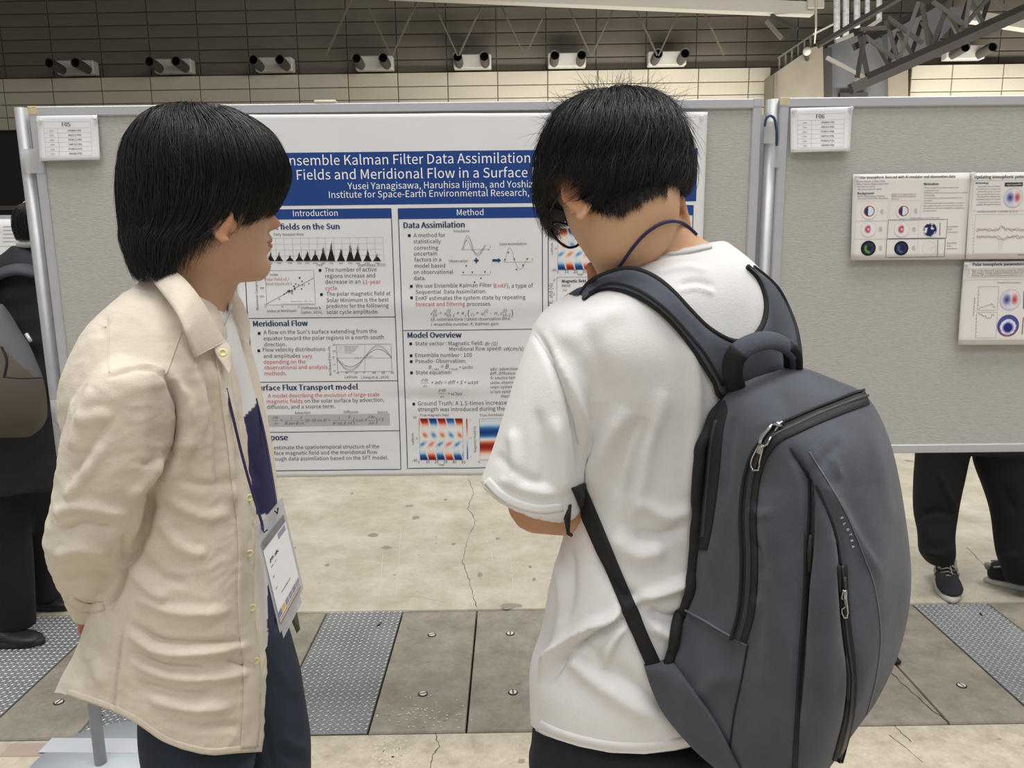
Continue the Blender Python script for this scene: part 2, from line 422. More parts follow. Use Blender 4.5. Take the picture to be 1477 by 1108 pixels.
for i in range(len(edges)-1):
    a, b = edges[i]+.003, edges[i+1]-.003
    quad = [fpt(a, 0, .003), fpt(b, 0, .003), fpt(b, 1, .003), fpt(a, 1, .003)]
    if edges[i] in (-1.98, -1.37, -.775, 1.652):
        pl = slab('steel_tread_plate', quad, -.04, -.001, M_plate, .002)
        mb = MB(); o = quad[0]; ex = (quad[1]-quad[0]); ey = (quad[3]-quad[0]); nx = 13; ny = int(ey.length/ex.length*nx)
        for iy in range(ny):
            for ix in range(nx):
                for kk in (0, 1):
                    c = o+ex*((ix+.27+.5*kk)/nx)+ey*((iy+.27+.5*kk)/ny); an = math.radians(38 if kk else 128)+math.atan2(ex.y, ex.x)
                    u = Vector((math.cos(an), math.sin(an), 0))*.0095; w = Vector((-math.sin(an), math.cos(an), 0))*.0023
                    z = Vector((0, 0, .0002)); t = Vector((0, 0, .0022))
                    mb.add([c-u+z, c+w+z, c+u+z, c-w+z, c-u*.5+t, c+u*.5+t], [(0, 3, 4), (3, 2, 5, 4), (2, 1, 5), (1, 0, 4, 5)])
        mb.build('raised_tread', M_tread, pl, smooth=False, kind='stuff')
        c = {-1.98: (-40, 960), -1.37: (142, 1036), -.775: (547, 901), 1.652: (1415, 887)}[edges[i]]
        p = F(*c); MB().box((p.x, p.y, .001), (.004, .016, .0008), R=Matrix.Rotation(-.25, 3, 'Z')).build('lifting_slot', M_black, pl, smooth=False)
    else:
        slab('concrete_cover', quad, -.04, -.001, M_con2, .005)
for (x, y) in ((623, 916), (736, 914), (610, 1001), (740, 999), (1387, 989), (85, 1013), (850, 912), (850, 997)):
    p = F(x, y); mb = MB()
    mb.tube([(p.x, p.y, -.001), (p.x, p.y, .0012)], .0165, 20).tube([(p.x, p.y, .0012), (p.x, p.y, .0026)], .0125, 20, 1)
    mb.box((p.x, p.y, .0028), (.012, .0022, .0003), 0, Matrix.Rotation(.5+x*.01, 3, 'Z'))
    mb.build('screw_cap', [M_gap, mat('pale_steel', s2l(214, 212, 206), .45)], floor, smooth=False)
def strip2(pts, w, z, mb, mi=0):
    P = [F(*p) for p in pts]; v = []; n = len(P)
    for i, p in enumerate(P):
        t = (P[min(i+1, n-1)]-P[max(i-1, 0)]).normalized(); q = Vector((-t.y, t.x, 0))*(w*(.5+random.random()))
        v += [(p.x+q.x, p.y+q.y, z), (p.x-q.x, p.y-q.y, z)]
    mb.add(v, [(2*i, 2*i+1, 2*i+3, 2*i+2) for i in range(n-1)], mi)
def jag(a, b, n, amp):
    return [(a[0]+(b[0]-a[0])*i/n+random.uniform(-amp, amp), a[1]+(b[1]-a[1])*i/n) for i in range(n+1)]
mb = MB()
for seg in ([(676, 690), (684, 712), (675, 733), (686, 752), (671, 790), (668, 812), (676, 835), (681, 856), (688, 876)], [(628, 1057), (633, 1078), (625, 1090), (622, 1108)],
            [(1290, 1046), (1313, 1070)], [(1283, 1060), (1330, 1100)], [(1395, 790), (1422, 820), (1440, 835)], [(1283, 968), (1300, 985), (1330, 1012), (1367, 1042)]):
    pts = []
    for a, b in zip(seg[:-1], seg[1:]): pts += jag(a, b, 6, 1.6)
    strip2(pts, .0011, .0006, mb)
mb.build('floor_crack', M_gap, floor, smooth=False, kind='stuff')
mb = MB()
def blot(px, py, w, h, mi):
    p = F(px, py); n = 14; v = []
    for k in range(n):
        a = 2*math.pi*k/n; r = random.uniform(.6, 1.15); v.append((p.x+math.cos(a)*w*r, p.y+math.sin(a)*h*r, .0007+mi*.0001))
    mb.add(v, [tuple(range(n))], mi)
for (x, y, w, h) in ((472, 815, .012, .02), (539, 772, .03, .03), (600, 747, .022, .03), (558, 790, .03, .02), (590, 730, .03, .02), (643, 721, .012, .02), (654, 785, .012, .02), (718, 777, .014, .02), (765, 818, .012, .02),
                     (692, 829, .012, .03), (770, 836, .01, .02), (735, 874, .05, .03), (425, 791, .01, .02), (508, 712, .01, .02), (752, 1098, .012, .01), (1350, 700, .03, .02), (1310, 665, .03, .03)):
    blot(x, y, w, h, 0)
for _ in range(90):
    blot(random.uniform(380, 1477), random.uniform(890, 1045), .0022, .0022, random.choice((0, 0, 1)))
for _ in range(70):
    x = random.gauss(610, 35); y = random.gauss(1035, 14)
    if y < 1050: blot(x, y, .004, .003, 1)
for _ in range(80):
    x = random.gauss(560, 20); y = random.gauss(1085, 14)
    if y > 1062: blot(x, y, .005, .004, 1)
for _ in range(40): blot(random.uniform(380, 1477), random.uniform(700, 1105), .006, .005, 0)
for (a, b) in (((552, 800), (545, 880)), ((578, 760), (571, 860)), ((655, 842), (653, 876)), ((712, 790), (750, 845)), ((735, 800), (742, 870)), ((700, 770), (712, 815)), ((470, 830), (495, 838)), ((500, 690), (512, 705)), ((600, 860), (640, 868)), ((520, 745), (545, 740))):
    strip2([a, ((a[0]+b[0])/2+1, (a[1]+b[1])/2), b], .001, .0009, mb, 1)
mb.build('floor_marks', [M_stain, M_pale], floor, smooth=False, kind='stuff')

# ================================================================ hall wall behind
WY0 = 30.0; WT = 0.0186
def wallp(px, py, off=0.0):
    d = ray(px, py); t = (WY0-off)/(d.y+WT*d.x); return CAM+d*t
wu = Vector((1, -WT, 0)).normalized(); wn = Vector((-WT, -1, 0)).normalized()
def wall_xy(px, py, off=0.0):
    p = wallp(px, py, off); return (p-Vector((0, WY0-off, 0))).dot(wu), p.z
def wpos(u, z, off=0.0): return Vector((0, WY0, 0))+wu*u+wn*off+Vector((0, 0, z))
RW = Matrix((wu, -wn, Vector((0, 0, 1)))).transposed()
pt = 71.4
u0, zL = wall_xy(740, 105); u_a = wall_xy(718, 110)[0]; u_b = wall_xy(789.5, 109)[0]; pu = u_b-u_a
rows = [zL, wall_xy(740, 125.3)[1], wall_xy(740, 143.6)[1]]; rh = rows[1]-rows[2]
rows += [rows[2]-rh*(i+1) for i in range(2)]
zbot = rows[-1]
wall = MB().box(wpos(0, 7.5, -.35), (48, .3, 9), 0, RW).build('wall_back', M_joint, kind='structure', smooth=False)
# dark opening under the cream band
MB().box(wpos(0, zbot/2, -.02), (48, .08, zbot/2), 0, RW).build('dark_recess', M_dark, wall, smooth=False)
MB().box(wpos(0, wall_xy(20, 300)[1], .02), (48, .1, .08), 0, RW).build('recess_rail', M_joint, wall, smooth=False)
ends = [(wall_xy(-400, 110)[0], wall_xy(1108, 110)[0]), (wall_xy(1308, 110)[0], wall_xy(1900, 110)[0])]
for (ea, eb) in ends:
    MB().box(wpos((ea+eb)/2, (zL+zbot)/2, .12), ((eb-ea)/2, .16, (zL-zbot)/2-.005), 0, RW).build('band_backing', M_joint, wall, smooth=False)
def cellmesh(name, w, h, d, m):
    mb = MB().box((0, 0, 0), (w/2, d, h/2), bev=.012); me = bpy.data.meshes.new(name); me.from_pydata(mb.v, [], mb.f); me.materials.append(m); me.update(); return me
def put(name, me, loc, par):
    o = bpy.data.objects.new(name, me); COL.objects.link(o); o.rotation_euler = RW.to_euler(); o.location = loc; setparent(o, par); return o
tcache = {}
for r in range(4):
    h = rows[r]-rows[r+1]-.03
    for k in range(-14, 24):
        a = u_a+k*pu; b = a+pu
        for (ea, eb) in ends:
            x0, x1 = max(a, ea), min(b, eb)
            if x1-x0 > .3:
                key = (round(x1-x0, 2), round(h, 2))
                if key not in tcache: tcache[key] = cellmesh('cream_panel', key[0]-.035, key[1], .03, M_tile)
                put('cream_panel', tcache[key], wpos((x0+x1)/2, (rows[r]+rows[r+1])/2, .3), wall)
uz = [zL+.05]
while uz[-1] < zL+5.2: uz.append(uz[-1]+rh*1.0)
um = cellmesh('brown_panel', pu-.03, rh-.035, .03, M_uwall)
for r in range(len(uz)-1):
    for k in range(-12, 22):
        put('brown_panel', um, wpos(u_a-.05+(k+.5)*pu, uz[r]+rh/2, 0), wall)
# air nozzles along the ledge
nz = [(-45, 107), (112, 101.5), (252, 100), (397, 100), (541, 99), (682, 96.5), (818, 94.5), (962, 92.5), (1390, 86)]
_seq = ['cut off by the left picture edge', 'above the F05 sheet', 'above the bobbed black hair', 'third whole pair from the left', 'fourth whole pair from the left', 'fifth whole pair from the left', 'above the bowed head', 'nearest the concrete pier', 'right of the sloping truss']
for i, (x, y) in enumerate(nz):
    u, z = wall_xy(x, y, .5); z = zL+.29
    if i == len(nz)-1: z = zL+.35
    c = wpos(u, z, .45)
    e = empty('air_nozzle', c, 'twin black air nozzles on wall ledge, '+_seq[i], 'air vent', 'twin air nozzles along the wall ledge')
    MB().box(c, (.68, .2, .24), 0, RW, bev=.03).build('housing', M_hous, e, smooth=False)
    for s in (-.47, .47):
        q = c+wu*s; mb = MB(); n = 20
        tip = q+wn*1.0+Vector((0, 0, -.02))
        mb.tube([q+wn*.15+Vector((0, 0, -.1)), q+wn*.5+Vector((0, 0, -.06)), tip], [.15, .165, .165], n, 0, cap=False)
        mb.tube([tip, tip-wn*.02], [.165, .14], n, 0, cap=False); mb.tube([tip-wn*.02, q+wn*.5], [.14, .12], n, 1, cap=False)
        mb.add([q+wn*.5+(wu*math.cos(2*math.pi*k/n)+Vector((0, 0, 1))*math.sin(2*math.pi*k/n))*.12 for k in range(n)], [tuple(range(n))], 1)
        mb.build('nozzle', [M_noz, M_black], e)
# long pale beam and roof steel
def bar(name, pts, w, h, m, par=None, kind=None, Y=None):
    P = [W(*p) for p in pts]; mb = MB()
    for a, b in zip(P[:-1], P[1:]):
        d = (b-a); R = d.to_track_quat('X', 'Z').to_matrix(); mb.box((a+b)/2, (d.length/2, w/2, h/2), 0, R)
    return mb.build(name, m, par, smooth=False, kind=kind)
rs = empty('ceiling', W(900, -60, 27), kind='structure')
bar('roof_beam', [(560, -11, 27), (1172, 14, 27)], .4, .38, M_beam, rs)
bar('roof_beam', [(1395, 24, 27), (1640, 62, 27)], .4, .30, M_beam, rs)
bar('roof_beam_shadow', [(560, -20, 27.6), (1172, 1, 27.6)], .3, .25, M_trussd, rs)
for k in range(9):
    x = 640+k*60; bar('beam_web', [(x, -34, 27.3), (x+28, 3+k*.6, 27.3)], .12, .12, M_trussd, rs); bar('beam_web', [(x+60, -34, 27.3), (x+30, 3+k*.6, 27.3)], .12, .12, M_truss, rs)
# brace shadows are cast by real lattice steel in front of the brown wall
for k in range(12):
    x = 470+k*48; a = -20 if k % 2 else 80; b = 80 if k % 2 else -20
    if x < 1100: bar('wind_brace', [(x, a, 27.9), (x+46, b, 27.9)], .07, .05, M_uwall, rs)
bar('knee_brace', [(1112, 22, 27), (1150, 42, 26.6)], .1, .12, M_trussd, rs)
bar('knee_brace', [(1105, 30, 27.2), (1128, 56, 27.2)], .1, .12, M_truss, rs)
# concrete pier with slanted top
def prism(name, quad, Y0, Y1, m, par, kind=None):
    a = [W(x, y, Y0) for x, y in quad]; dy = Y1-Y0; v = a+[p+Vector((p.x/ p.y*dy*.0, dy, 0)) for p in a]; n = len(quad)
    f = [tuple(range(n)), tuple(range(2*n-1, n-1, -1))]+[(i, i+n, (i+1) % n+n, (i+1) % n) for i in range(n)]
    return MB().add(v, f).build(name, m, par, smooth=False, kind=kind)
pier = prism('wall_pier', [(1114, 250), (1117, 106), (1172, 68), (1187, 66), (1190, 250)], 28.4, 29.9, M_block, None, 'structure')
prism('pier_face', [(1114, 250), (1117, 106), (1122, 102), (1121, 250)], 28.3, 28.4, M_joint, pier)
prism('pier_side', [(1187.5, 250), (1187.5, 70), (1200, 68), (1202, 250)], 28.5, 29.2, M_trussd, pier)
prism('grey_sheet_wall', [(1200, 250), (1194, 66), (1240, 50), (1282, 56), (1281, 250)], 29.0, 29.9, M_panelg, pier)
prism('grey_lower_sill', [(1212, 140), (1212, 134), (1252, 133), (1252, 140)], 28.8, 29, M_trussd, pier)
prism('right_pier', [(1282, 250), (1281, 100), (1310, 96), (1310, 250)], 28.9, 29.9, M_block, pier)
prism('grey_sheet_wall', [(1283, 100), (1280, 44), (1345, 10), (1400, 10), (1350, 62), (1312, 96)], 28.6, 29.5, M_panelg, pier)
for k in range(6):
    x = 1124+k*9; bar('handrail_post', [(x, 104-k*6.1, 28.5), (x, 84-k*6.3, 28.5)], .05, .05, M_truss, pier)
bar('handrail', [(1122, 84, 28.5), (1172, 50, 28.5)], .06, .06, M_truss, pier)
bar('handrail', [(1172, 50, 28.5), (1204, 34, 28.5)], .06, .06, M_beam, pier)
ln = empty('security_camera', W(1164, 75, 28.1), 'small white dome camera on the concrete pier', 'camera')
MB().ell(W(1164, 74, 28.08), (.14, .14, .14)).build('dome', M_beam, ln); MB().tube([W(1164, 76, 28.1), W(1164, 86, 28.41)], .07, 8).build('bracket', M_trussd, ln)
for (x, w) in ((1207, 8), (1220, 8), (1236, 8), (1251, 6), (1268, 7)):
    bt = 56 if x < 1225 else (40 if x < 1245 else 28)
    mb = MB(); a = W(x, -12, 27.6); b = W(x, bt, 27.6); n = 40; pts = [a.lerp(b, k/n) for k in range(n+1)]
    mb.tube(pts, [(w/2/41)*(1+.1*(k % 2)) for k in range(n+1)], 12)
    o = mb.build('air_duct', M_duct); tag(o, 'vertical silver foil duct high behind the truss, %s' % {1207: 'leftmost of the five', 1220: 'second of the five from the left', 1236: 'middle one of the five', 1251: 'fourth of the five from the left', 1268: 'rightmost of the five'}[x], 'duct', 'silver foil ducts')
for x in (1171, 1184):
    tag(prism('white_sign_board', [(x-5, -8), (x+5, -8), (x+5, 11), (x-5, 11)], 26.6, 26.7, M_beam, None), 'small white board hanging by the beam end, %s of two' % ('left' if x == 1171 else 'right'), 'board', 'white boards at the beam end')
bar('hanging_cable', [(1177, -8, 26.5), (1177, 40, 26.5), (1175, 62, 28.5)], .05, .05, M_beam, pier)
# sloping truss
tr = empty('roof_truss', W(1400, 50, 25), 'sloping steel lattice truss crossing the top right corner', 'truss')
TY = 24.0
bar('bottom_chord', [(1227, 128.5, TY), (1640, -52, TY)], .25, .30, M_truss, tr)
bar('chord_lip', [(1250, 110, TY-.1), (1640, -62, TY-.1)], .1, .16, M_trussd, tr)
bar('top_chord', [(1180, 66, TY), (1300, -4, TY)], .16, .15, M_truss, tr); bar('top_chord_edge', [(1180, 63, TY-.1), (1300, -8, TY-.1)], .08, .08, M_trussd, tr)
bar('rear_chord', [(1232, 68, TY+1.5), (1420, -32, TY+1.5)], .2, .2, M_trussd, tr)
for a, b, mm in (((1192, 83), (1246, 112), M_beam), ((1247, 52), (1290, 84), M_truss), ((1240, 50), (1252, 112), M_truss), ((1247, 52), (1236, 112), M_panelg), ((1278, 30), (1296, 88), M_truss), ((1280, 25), (1330, 62), M_truss), ((1330, 4), (1340, 66), M_truss),
                 ((1345, 2), (1395, 38), M_truss), ((1325, 3), (1296, 88), M_truss), ((1374, -8), (1345, 64), M_truss), ((1400, -10), (1392, 40), M_truss), ((1430, -8), (1385, 44), M_truss), ((1420, -10), (1452, 12), M_truss), ((1246, 44), (1270, 28), M_beam), ((1205, 60), (1230, 50), M_beam), ((1240, 42), (1278, 40), M_truss)):
    bar('diagonal', [(*a, TY+random.uniform(0, .6)), (*b, TY+.2)], .09, .11, mm, tr)
bar('cross_bar', [(1262, 108, TY+.3), (1232, 122, TY+.3)], .2, .2, M_beam, tr)
for k in range(5): bar('rear_diagonal', [(1262+k*34, 62-k*16, TY+2.0), (1280+k*34, 96-k*16, TY+2.0)], .12, .12, M_truss, tr); bar('rear_diagonal', [(1296+k*34, 46-k*16, TY+2.2), (1280+k*34, 96-k*16, TY+2.2)], .1, .1, M_trussd, tr)
# ceiling sheet, out of the frame above
MB().box((0, 18, 17), (45, 16, .1)).build('ceiling_sheet', M_dark, rs, smooth=False)

# ================================================================ poster boards
BY = 2.0
def board(tl, tr_, zb_px, label, capcol=True):
    A = W(*tl, BY); B = W(*tr_, BY); x0, x1 = A.x, B.x; zt = (A.z+B.z)/2; zb = W(*zb_px, BY).z
    fr = .0235; e = empty('poster_board', ((x0+x1)/2, BY, zb), label, 'board', 'grey poster boards')
    y = BY+.015
    for (c, h) in (((x0+x1)/2, y, zt-fr/2), ((x1-x0)/2, .016, fr/2)), (((x0+x1)/2, y, zb+fr/2), ((x1-x0)/2, .016, fr/2)), \
                  ((x0+fr/2, y, (zt+zb)/2), (fr/2, .0155, (zt-zb)/2-.0005)), ((x1-fr/2, y, (zt+zb)/2), (fr/2, .0155, (zt-zb)/2-.0005)):
        MB().box(c, h, bev=.0025).build('frame_rail', M_alu, e, smooth=False)
    MB().box(((x0+x1)/2, BY+.016, (zt+zb)/2), ((x1-x0)/2-fr*.9, .010, (zt-zb)/2-fr*.9)).build('felt_panel', M_felt, e, smooth=False)
    for sx, xx in ((1, x0), (-1, x1)):
        MB().box((xx+sx*fr*.45, BY-.0005, zt-fr*.4), (fr*.5, .0012, fr*.42), bev=.001).build('corner_cap', M_yel if sx == 1 else M_alu, e, smooth=False)
    return e, x0, x1, zt, zb
bL, LX0, LX1, ZT, ZB = board((40, 152.5), (1100, 143), (1295, 654), 'wide grey felt poster board with aluminium frame holding the large blue titled poster')
_A = W(1126, 141, BY)
def wpx(X, Y, Z): return tuple(proj([(X, Y, Z)])[0])
bR, RX0, RX1, _, _ = board((1126, 141), wpx(_A.x+1.8, BY, _A.z), (1295, 654), 'grey felt poster board at the right edge holding the small white slides')
def stand(px, py, label, base=True, botz=0.0):
    p = W(px, py, BY+.022); e = empty('stand_pole', (p.x, p.y, 0), label, 'pole', 'metal stand poles')
    MB().tube([(p.x, p.y, .006 if base else 0.0), (p.x, p.y, p.z)], .0165, 20).build('pole', M_pole, e); return e, p
e1, p1 = stand(31, 156, 'round metal stand pole at the left end of the big poster board')
mb = MB(); n = 48; mb.tube([(p1.x, p1.y, 0), (p1.x, p1.y, .006)], .20, n)
mb.build('base_disc', mat('blue_grey_plastic', s2l(186, 195, 202), .35), e1)
def tapebox(name, c, h, rot, par, m): return MB().box(c, h, 0, Matrix.Rotation(rot, 3, 'Z')).build(name, m, par, smooth=False)
M_wtape = mat('white_tape', s2l(214, 218, 224), .25, alpha=.8); M_ptape = mat('pale_pink_tape', s2l(196, 180, 168), .3, alpha=.7)
q = F(90, 1082); tapebox('tape_strip', (q.x+.1, q.y+.01, .0068), (.16, .034, .0006), -.03, e1, M_wtape)
q = F(52, 1082); tapebox('tape_strip', (q.x-.02, q.y, .0012), (.075, .03, .0006), .0, e1, M_ptape)
for (y0, y1) in ((.235, .29),):
    pass
def wraptape(p, za, zb, par, r=.0178):
    MB().tube([(p.x+.004, p.y, za), (p.x+.004, p.y, zb)], [r*1.08, r*1.08], 20, flat=1).build('clear_tape', M_tape, par)
    MB().box((p.x+.03, BY-.003, (za+zb)/2), (.022, .001, (zb-za)/2)).build('tape_flap', M_tape, par, smooth=False)
wraptape(p1, W(31, 250, BY).z, W(31, 215, BY).z, e1); wraptape(p1, W(75, 610, BY).z, W(75, 578, BY).z, e1)
e2, p2 = stand(1114.5, 144, 'round metal stand pole in the gap between the two boards')
za, zb_ = W(1112, 243, BY).z, W(1112, 200, BY).z
MB().tube([(p2.x-.004, p2.y-.003, W(1112, 205, BY).z), (p2.x-.003, p2.y-.003, W(1112, 168, BY).z)], .0172, 18).build('clear_tape', M_tape, e2)
MB().box((p2.x-.012, BY-.004, (W(1108, 205, BY).z+W(1108, 178, BY).z)/2), (.014, .001, .026)).build('tape_flap', M_tape, e2, smooth=False)
MB().box((p2.x+.006, BY-.004, (W(1108, 240, BY).z+W(1108, 213, BY).z)/2), (.011, .001, .026)).build('tape_flap', M_tape, e2, smooth=False)
mb = MB(); cpts = [W(1103, 182, BY-.005), W(1105, 172, BY-.012), W(1110, 167, BY-.016), W(1116, 170, BY-.014), W(1119, 180, BY-.008), W(1120.5, 196, BY), W(1120, 225, BY+.01)]
mb.tube([Vector(p) for p in cr([tuple(p) for p in cpts], 5)], .0032, 8)
tag(mb.build('cable', mat('blue_cable', s2l(52, 78, 112), .4)), 'short dark blue cable looped over the pole between the boards', 'cable')
MB().box(((LX1+RX0)/2+.004, BY+.058, (ZT+ZB)/2-.01), (.022, .004, (ZT-ZB)/2-.02)).build('gap_strip', M_alu, e2, smooth=False)
o = MB().box(W(470, 147.5, BY+.012), (.027, .012, .004), bev=.002).build('board_clip', M_beam); tag(o, 'thin pale plastic clip on top rail above the poster', 'clip')
# ================================================================ printed sheets
WHITE = s2l(250, 250, 250); INK = s2l(66, 66, 70); NAVY = s2l(36, 70, 138); NAVYT = s2l(44, 62, 104); RED = s2l(196, 70, 72); GREYT = s2l(120, 120, 122); LINE = s2l(52, 68, 104)
class Sheet:
    """flat print on a hanging sheet; px coordinates measured on the photo are turned into board coordinates"""
    def __init__(s, Y, wave): s.Y = Y; s.wave = wave
    def w(s, x, z): return s.Y - s.wave(x, z)
    def xz(s, px, py): p = W(px, py, s.Y); return p.x, p.z
class Layer:
    def __init__(s, sheet, h=.0004): s.s = sheet; s.h = h; s.v = []; s.c = []; s.f = []
    def poly(s, P, col, h=None, faces=None):
        b = len(s.v); s.v += [(x, z, s.h if h is None else h) for x, z in P]; s.c += [col]*len(P)
        if faces is None: s.f.append(tuple(range(b, b+len(P))))
        else: s.f += [tuple(b+i for i in q) for q in faces]
    def rect(s, x0, z0, x1, z1, col, h=None, nx=1, nz=1):
        P = [(x0+(x1-x0)*i/nx, z0+(z1-z0)*j/nz) for j in range(nz+1) for i in range(nx+1)]
        s.poly(P, col, h, [(j*(nx+1)+i, j*(nx+1)+i+1, (j+1)*(nx+1)+i+1, (j+1)*(nx+1)+i) for j in range(nz) for i in range(nx)])
    def prect(s, a, b, col, h=None, seg=.012):
        x0, z0 = s.s.xz(*a); x1, z1 = s.s.xz(*b); s.rect(x0, z0, x1, z1, col, h, max(1, int(abs(x1-x0)/seg)), max(1, int(abs(z1-z0)/seg)))
    def stroke(s, pts, w, col, h=None, px=True, closed=False):
        P = [s.s.xz(*p) for p in pts] if px else list(pts)
        if closed: P = P+[P[0]]
        Q = []
        for a, b in zip(P[:-1], P[1:]):
            n = max(1, int(math.hypot(b[0]-a[0], b[1]-a[1])/.012)); Q += [(a[0]+(b[0]-a[0])*k/n, a[1]+(b[1]-a[1])*k/n) for k in range(n)]
        Q.append(P[-1]); v = []; n = len(Q)
        for i in range(n):
            a = Q[max(i-1, 0)]; b = Q[min(i+1, n-1)]; d = math.hypot(b[0]-a[0], b[1]-a[1]) or 1; tx, tz = (b[0]-a[0])/d, (b[1]-a[1])/d
            v += [(Q[i][0]-tz*w/2, Q[i][1]+tx*w/2), (Q[i][0]+tz*w/2, Q[i][1]-tx*w/2)]
        s.poly(v, col, h, [(2*i, 2*i+1, 2*i+3, 2*i+2) for i in range(n-1)])
    def frame(s, a, b, w, col, h=None):
        x0, z0 = s.s.xz(*a); x1, z1 = s.s.xz(*b); s.stroke([(x0, z0), (x1, z0), (x1, z1), (x0, z1), (x0, z0)], w, col, h, px=False)
    def text(s, t, a, x1, col, bold=0.0, hpx=None, h=None, rot=0, align='L', shear=0):
        """a = pixel of the baseline start; x1 = pixel x of the line's end; hpx = optional letter size"""
        v, f = textgeo(t, 1.0, shear=shear, res=1 if (hpx or 12) < 9 else 2)
        if not v: return
        if bold: nb = len(v); v = v+[(x+.030, y+.001) for x, y in v]; f = f+[tuple(i+nb for i in q) for q in f]
        xs = [p[0] for p in v]; wd = max(xs)-min(xs); x0, z0 = s.s.xz(*a); mpx = s.s.xz(a[0]+1, a[1])[0]-x0
        if x1 is not None: sx = (x1-a[0])*mpx/wd; sy = sx
        else: sx = sy = None
        if hpx and (sx is None or len(t) == 1): sy = hpx*mpx/.30; sx = sx or sy
        if len(t) == 1 and not hpx: sx = sy = min(sx, (3.4 if t.isdigit() else 5.6)*mpx/.257)
        m0 = min(xs); P = []
        for (x, y) in v:
            dx, dz = (x-m0)*sx, y*sy
            if align == 'C': dx -= wd*sx/2
            if rot: dx, dz = dx*math.cos(rot)-dz*math.sin(rot), dx*math.sin(rot)+dz*math.cos(rot)
            P.append((x0+dx, z0+dz))
        s.poly(P, col, h, f)
    def dot(s, px, py, r, col, h=None, n=8):
        x, z = s.s.xz(px, py); s.poly([(x+r*math.cos(2*math.pi*k/n), z+r*math.sin(2*math.pi*k/n)) for k in range(n)], col, h)
    def grid(s, a, b, nx, nz, fn, h=None, seg=None):
        x0, z0 = s.s.xz(*a); x1, z1 = s.s.xz(*b); P = []; C = []
        for j in range(nz+1):
            for i in range(nx+1): P.append((x0+(x1-x0)*i/nx, z0+(z1-z0)*j/nz)); C.append(fn(i/nx, j/nz))
        b0 = len(s.v); s.v += [(x, z, s.h if h is None else h) for x, z in P]; s.c += C
        s.f += [(b0+j*(nx+1)+i, b0+j*(nx+1)+i+1, b0+(j+1)*(nx+1)+i+1, b0+(j+1)*(nx+1)+i) for j in range(nz) for i in range(nx)]
    def disc(s, px, py, rpx, fn, h=None, nr=8, na=24):
        x, z = s.s.xz(px, py); m = s.s.xz(px+1, py)[0]-x; b0 = len(s.v); hh = s.h if h is None else h
        s.v.append((x, z, hh)); s.c.append(fn(0, 0))
        for i in range(1, nr+1):
            for k in range(na):
                a = 2*math.pi*k/na; r = i/nr; s.v.append((x+math.cos(a)*r*rpx*m, z+math.sin(a)*r*rpx*m, hh)); s.c.append(fn(r*math.cos(a), r*math.sin(a)))
        s.f += [(b0, b0+1+k, b0+1+(k+1) % na) for k in range(na)]
        for i in range(nr-1):
            for k in range(na):
                a = b0+1+i*na+k; b = b0+1+i*na+(k+1) % na; s.f.append((a, b, b+na, a+na))
    def build(s, name, parent, label=None):
        V = [(x, s.s.w(x, z)-h, z) for (x, z, h) in s.v]
        return mk(name, V, s.f, M_ink, parent, False, cols=s.c, label=label)
def sheet_mesh(name, sh, corners, parent, nx, nz, m=M_paper, th=.0004, close=True):
    """corners px: tl,tr,br,bl"""
    C = [sh.xz(*c) for c in corners]; v = []
    for side in (0, 1):
        for j in range(nz+1):
            for i in range(nx+1):
                u, t = i/nx, j/nz
                x = (C[0][0]*(1-u)+C[1][0]*u)*(1-t)+(C[3][0]*(1-u)+C[2][0]*u)*t; z = (C[0][1]*(1-u)+C[1][1]*u)*(1-t)+(C[3][1]*(1-u)+C[2][1]*u)*t
                v.append((x, sh.w(x, z)+side*th, z))
    n = (nx+1)*(nz+1); f = []
    for j in range(nz):
        for i in range(nx):
            a = j*(nx+1)+i; q = (a, a+nx+1, a+nx+2, a+1); f.append(q); f.append(tuple(k+n for k in q[::-1]))
    rim = [i for i in range(nx)]+[j*(nx+1)+nx for j in range(nz)]+[nz*(nx+1)+i for i in range(nx, 0, -1)]+[j*(nx+1) for j in range(nz, 0, -1)]
    for a, b in zip(rim, rim[1:]+rim[:1]): f.append((a, b, b+n, a+n))
    return MB().add(v, f).build(name, m, parent)
def pin(px, py, Y, label, group='clear push pins'):
    p = W(px, py, Y); e = None; mb = MB()
    mb.tube([p+Vector((0, .004, 0)), p+Vector((0, -.001, 0)), p+Vector((0, -.0015, 0)), p+Vector((0, -.006, 0)), p+Vector((0, -.0072, 0)), p+Vector((0, -.0095, 0))], [.0055, .0055, .003, .0026, .0046, .0044], 14)
    mb.tube([p+Vector((0, .003, 0)), p+Vector((0, .016, 0))], .0006, 6, 1)
    o = mb.build('push_pin', [M_clear, M_alu]); tag(o, label, 'pin', group)
    return o
# ---- big poster
def gauss(x, c, w): return math.exp(-((x-c)/w)**2)
_X = lambda px, py: W(px, py, BY-.004)
fx = _X(672, 430).x; fx2 = _X(700, 430).x; fz = _X(600, 437).z
def wave_big(x, z):
    o = .004+.0035*noise.noise((x*3.1, z*2.3, 1.7))+.0016*noise.noise((x*9, z*7, 4.2))
    o += .004*gauss(x, _X(667, 400).x, .055)      # vertical fold crease
    o += .003*gauss(z, _X(600, 440).z, .03)        # horizontal crease
    o += .004*gauss(z, _X(600, 560).z, .02)*gauss(x, _X(650, 560).x, .09)-.003*gauss(z, _X(600, 574).z, .015)*gauss(x, _X(610, 574).x, .09)
    if z < ZB+.02: o += (ZB+.02-z)*.05
    return o
BP = Sheet(BY-.001, wave_big)
pe = empty('research_poster', W(680, 430, BY-.01), 'large white research poster with blue title banner about Kalman filter data assimilation', 'poster')
sheet_mesh('paper', BP, [(325, 166), (1020, 162), (1001, 681), (362, 687.5)], pe, 130, 100)
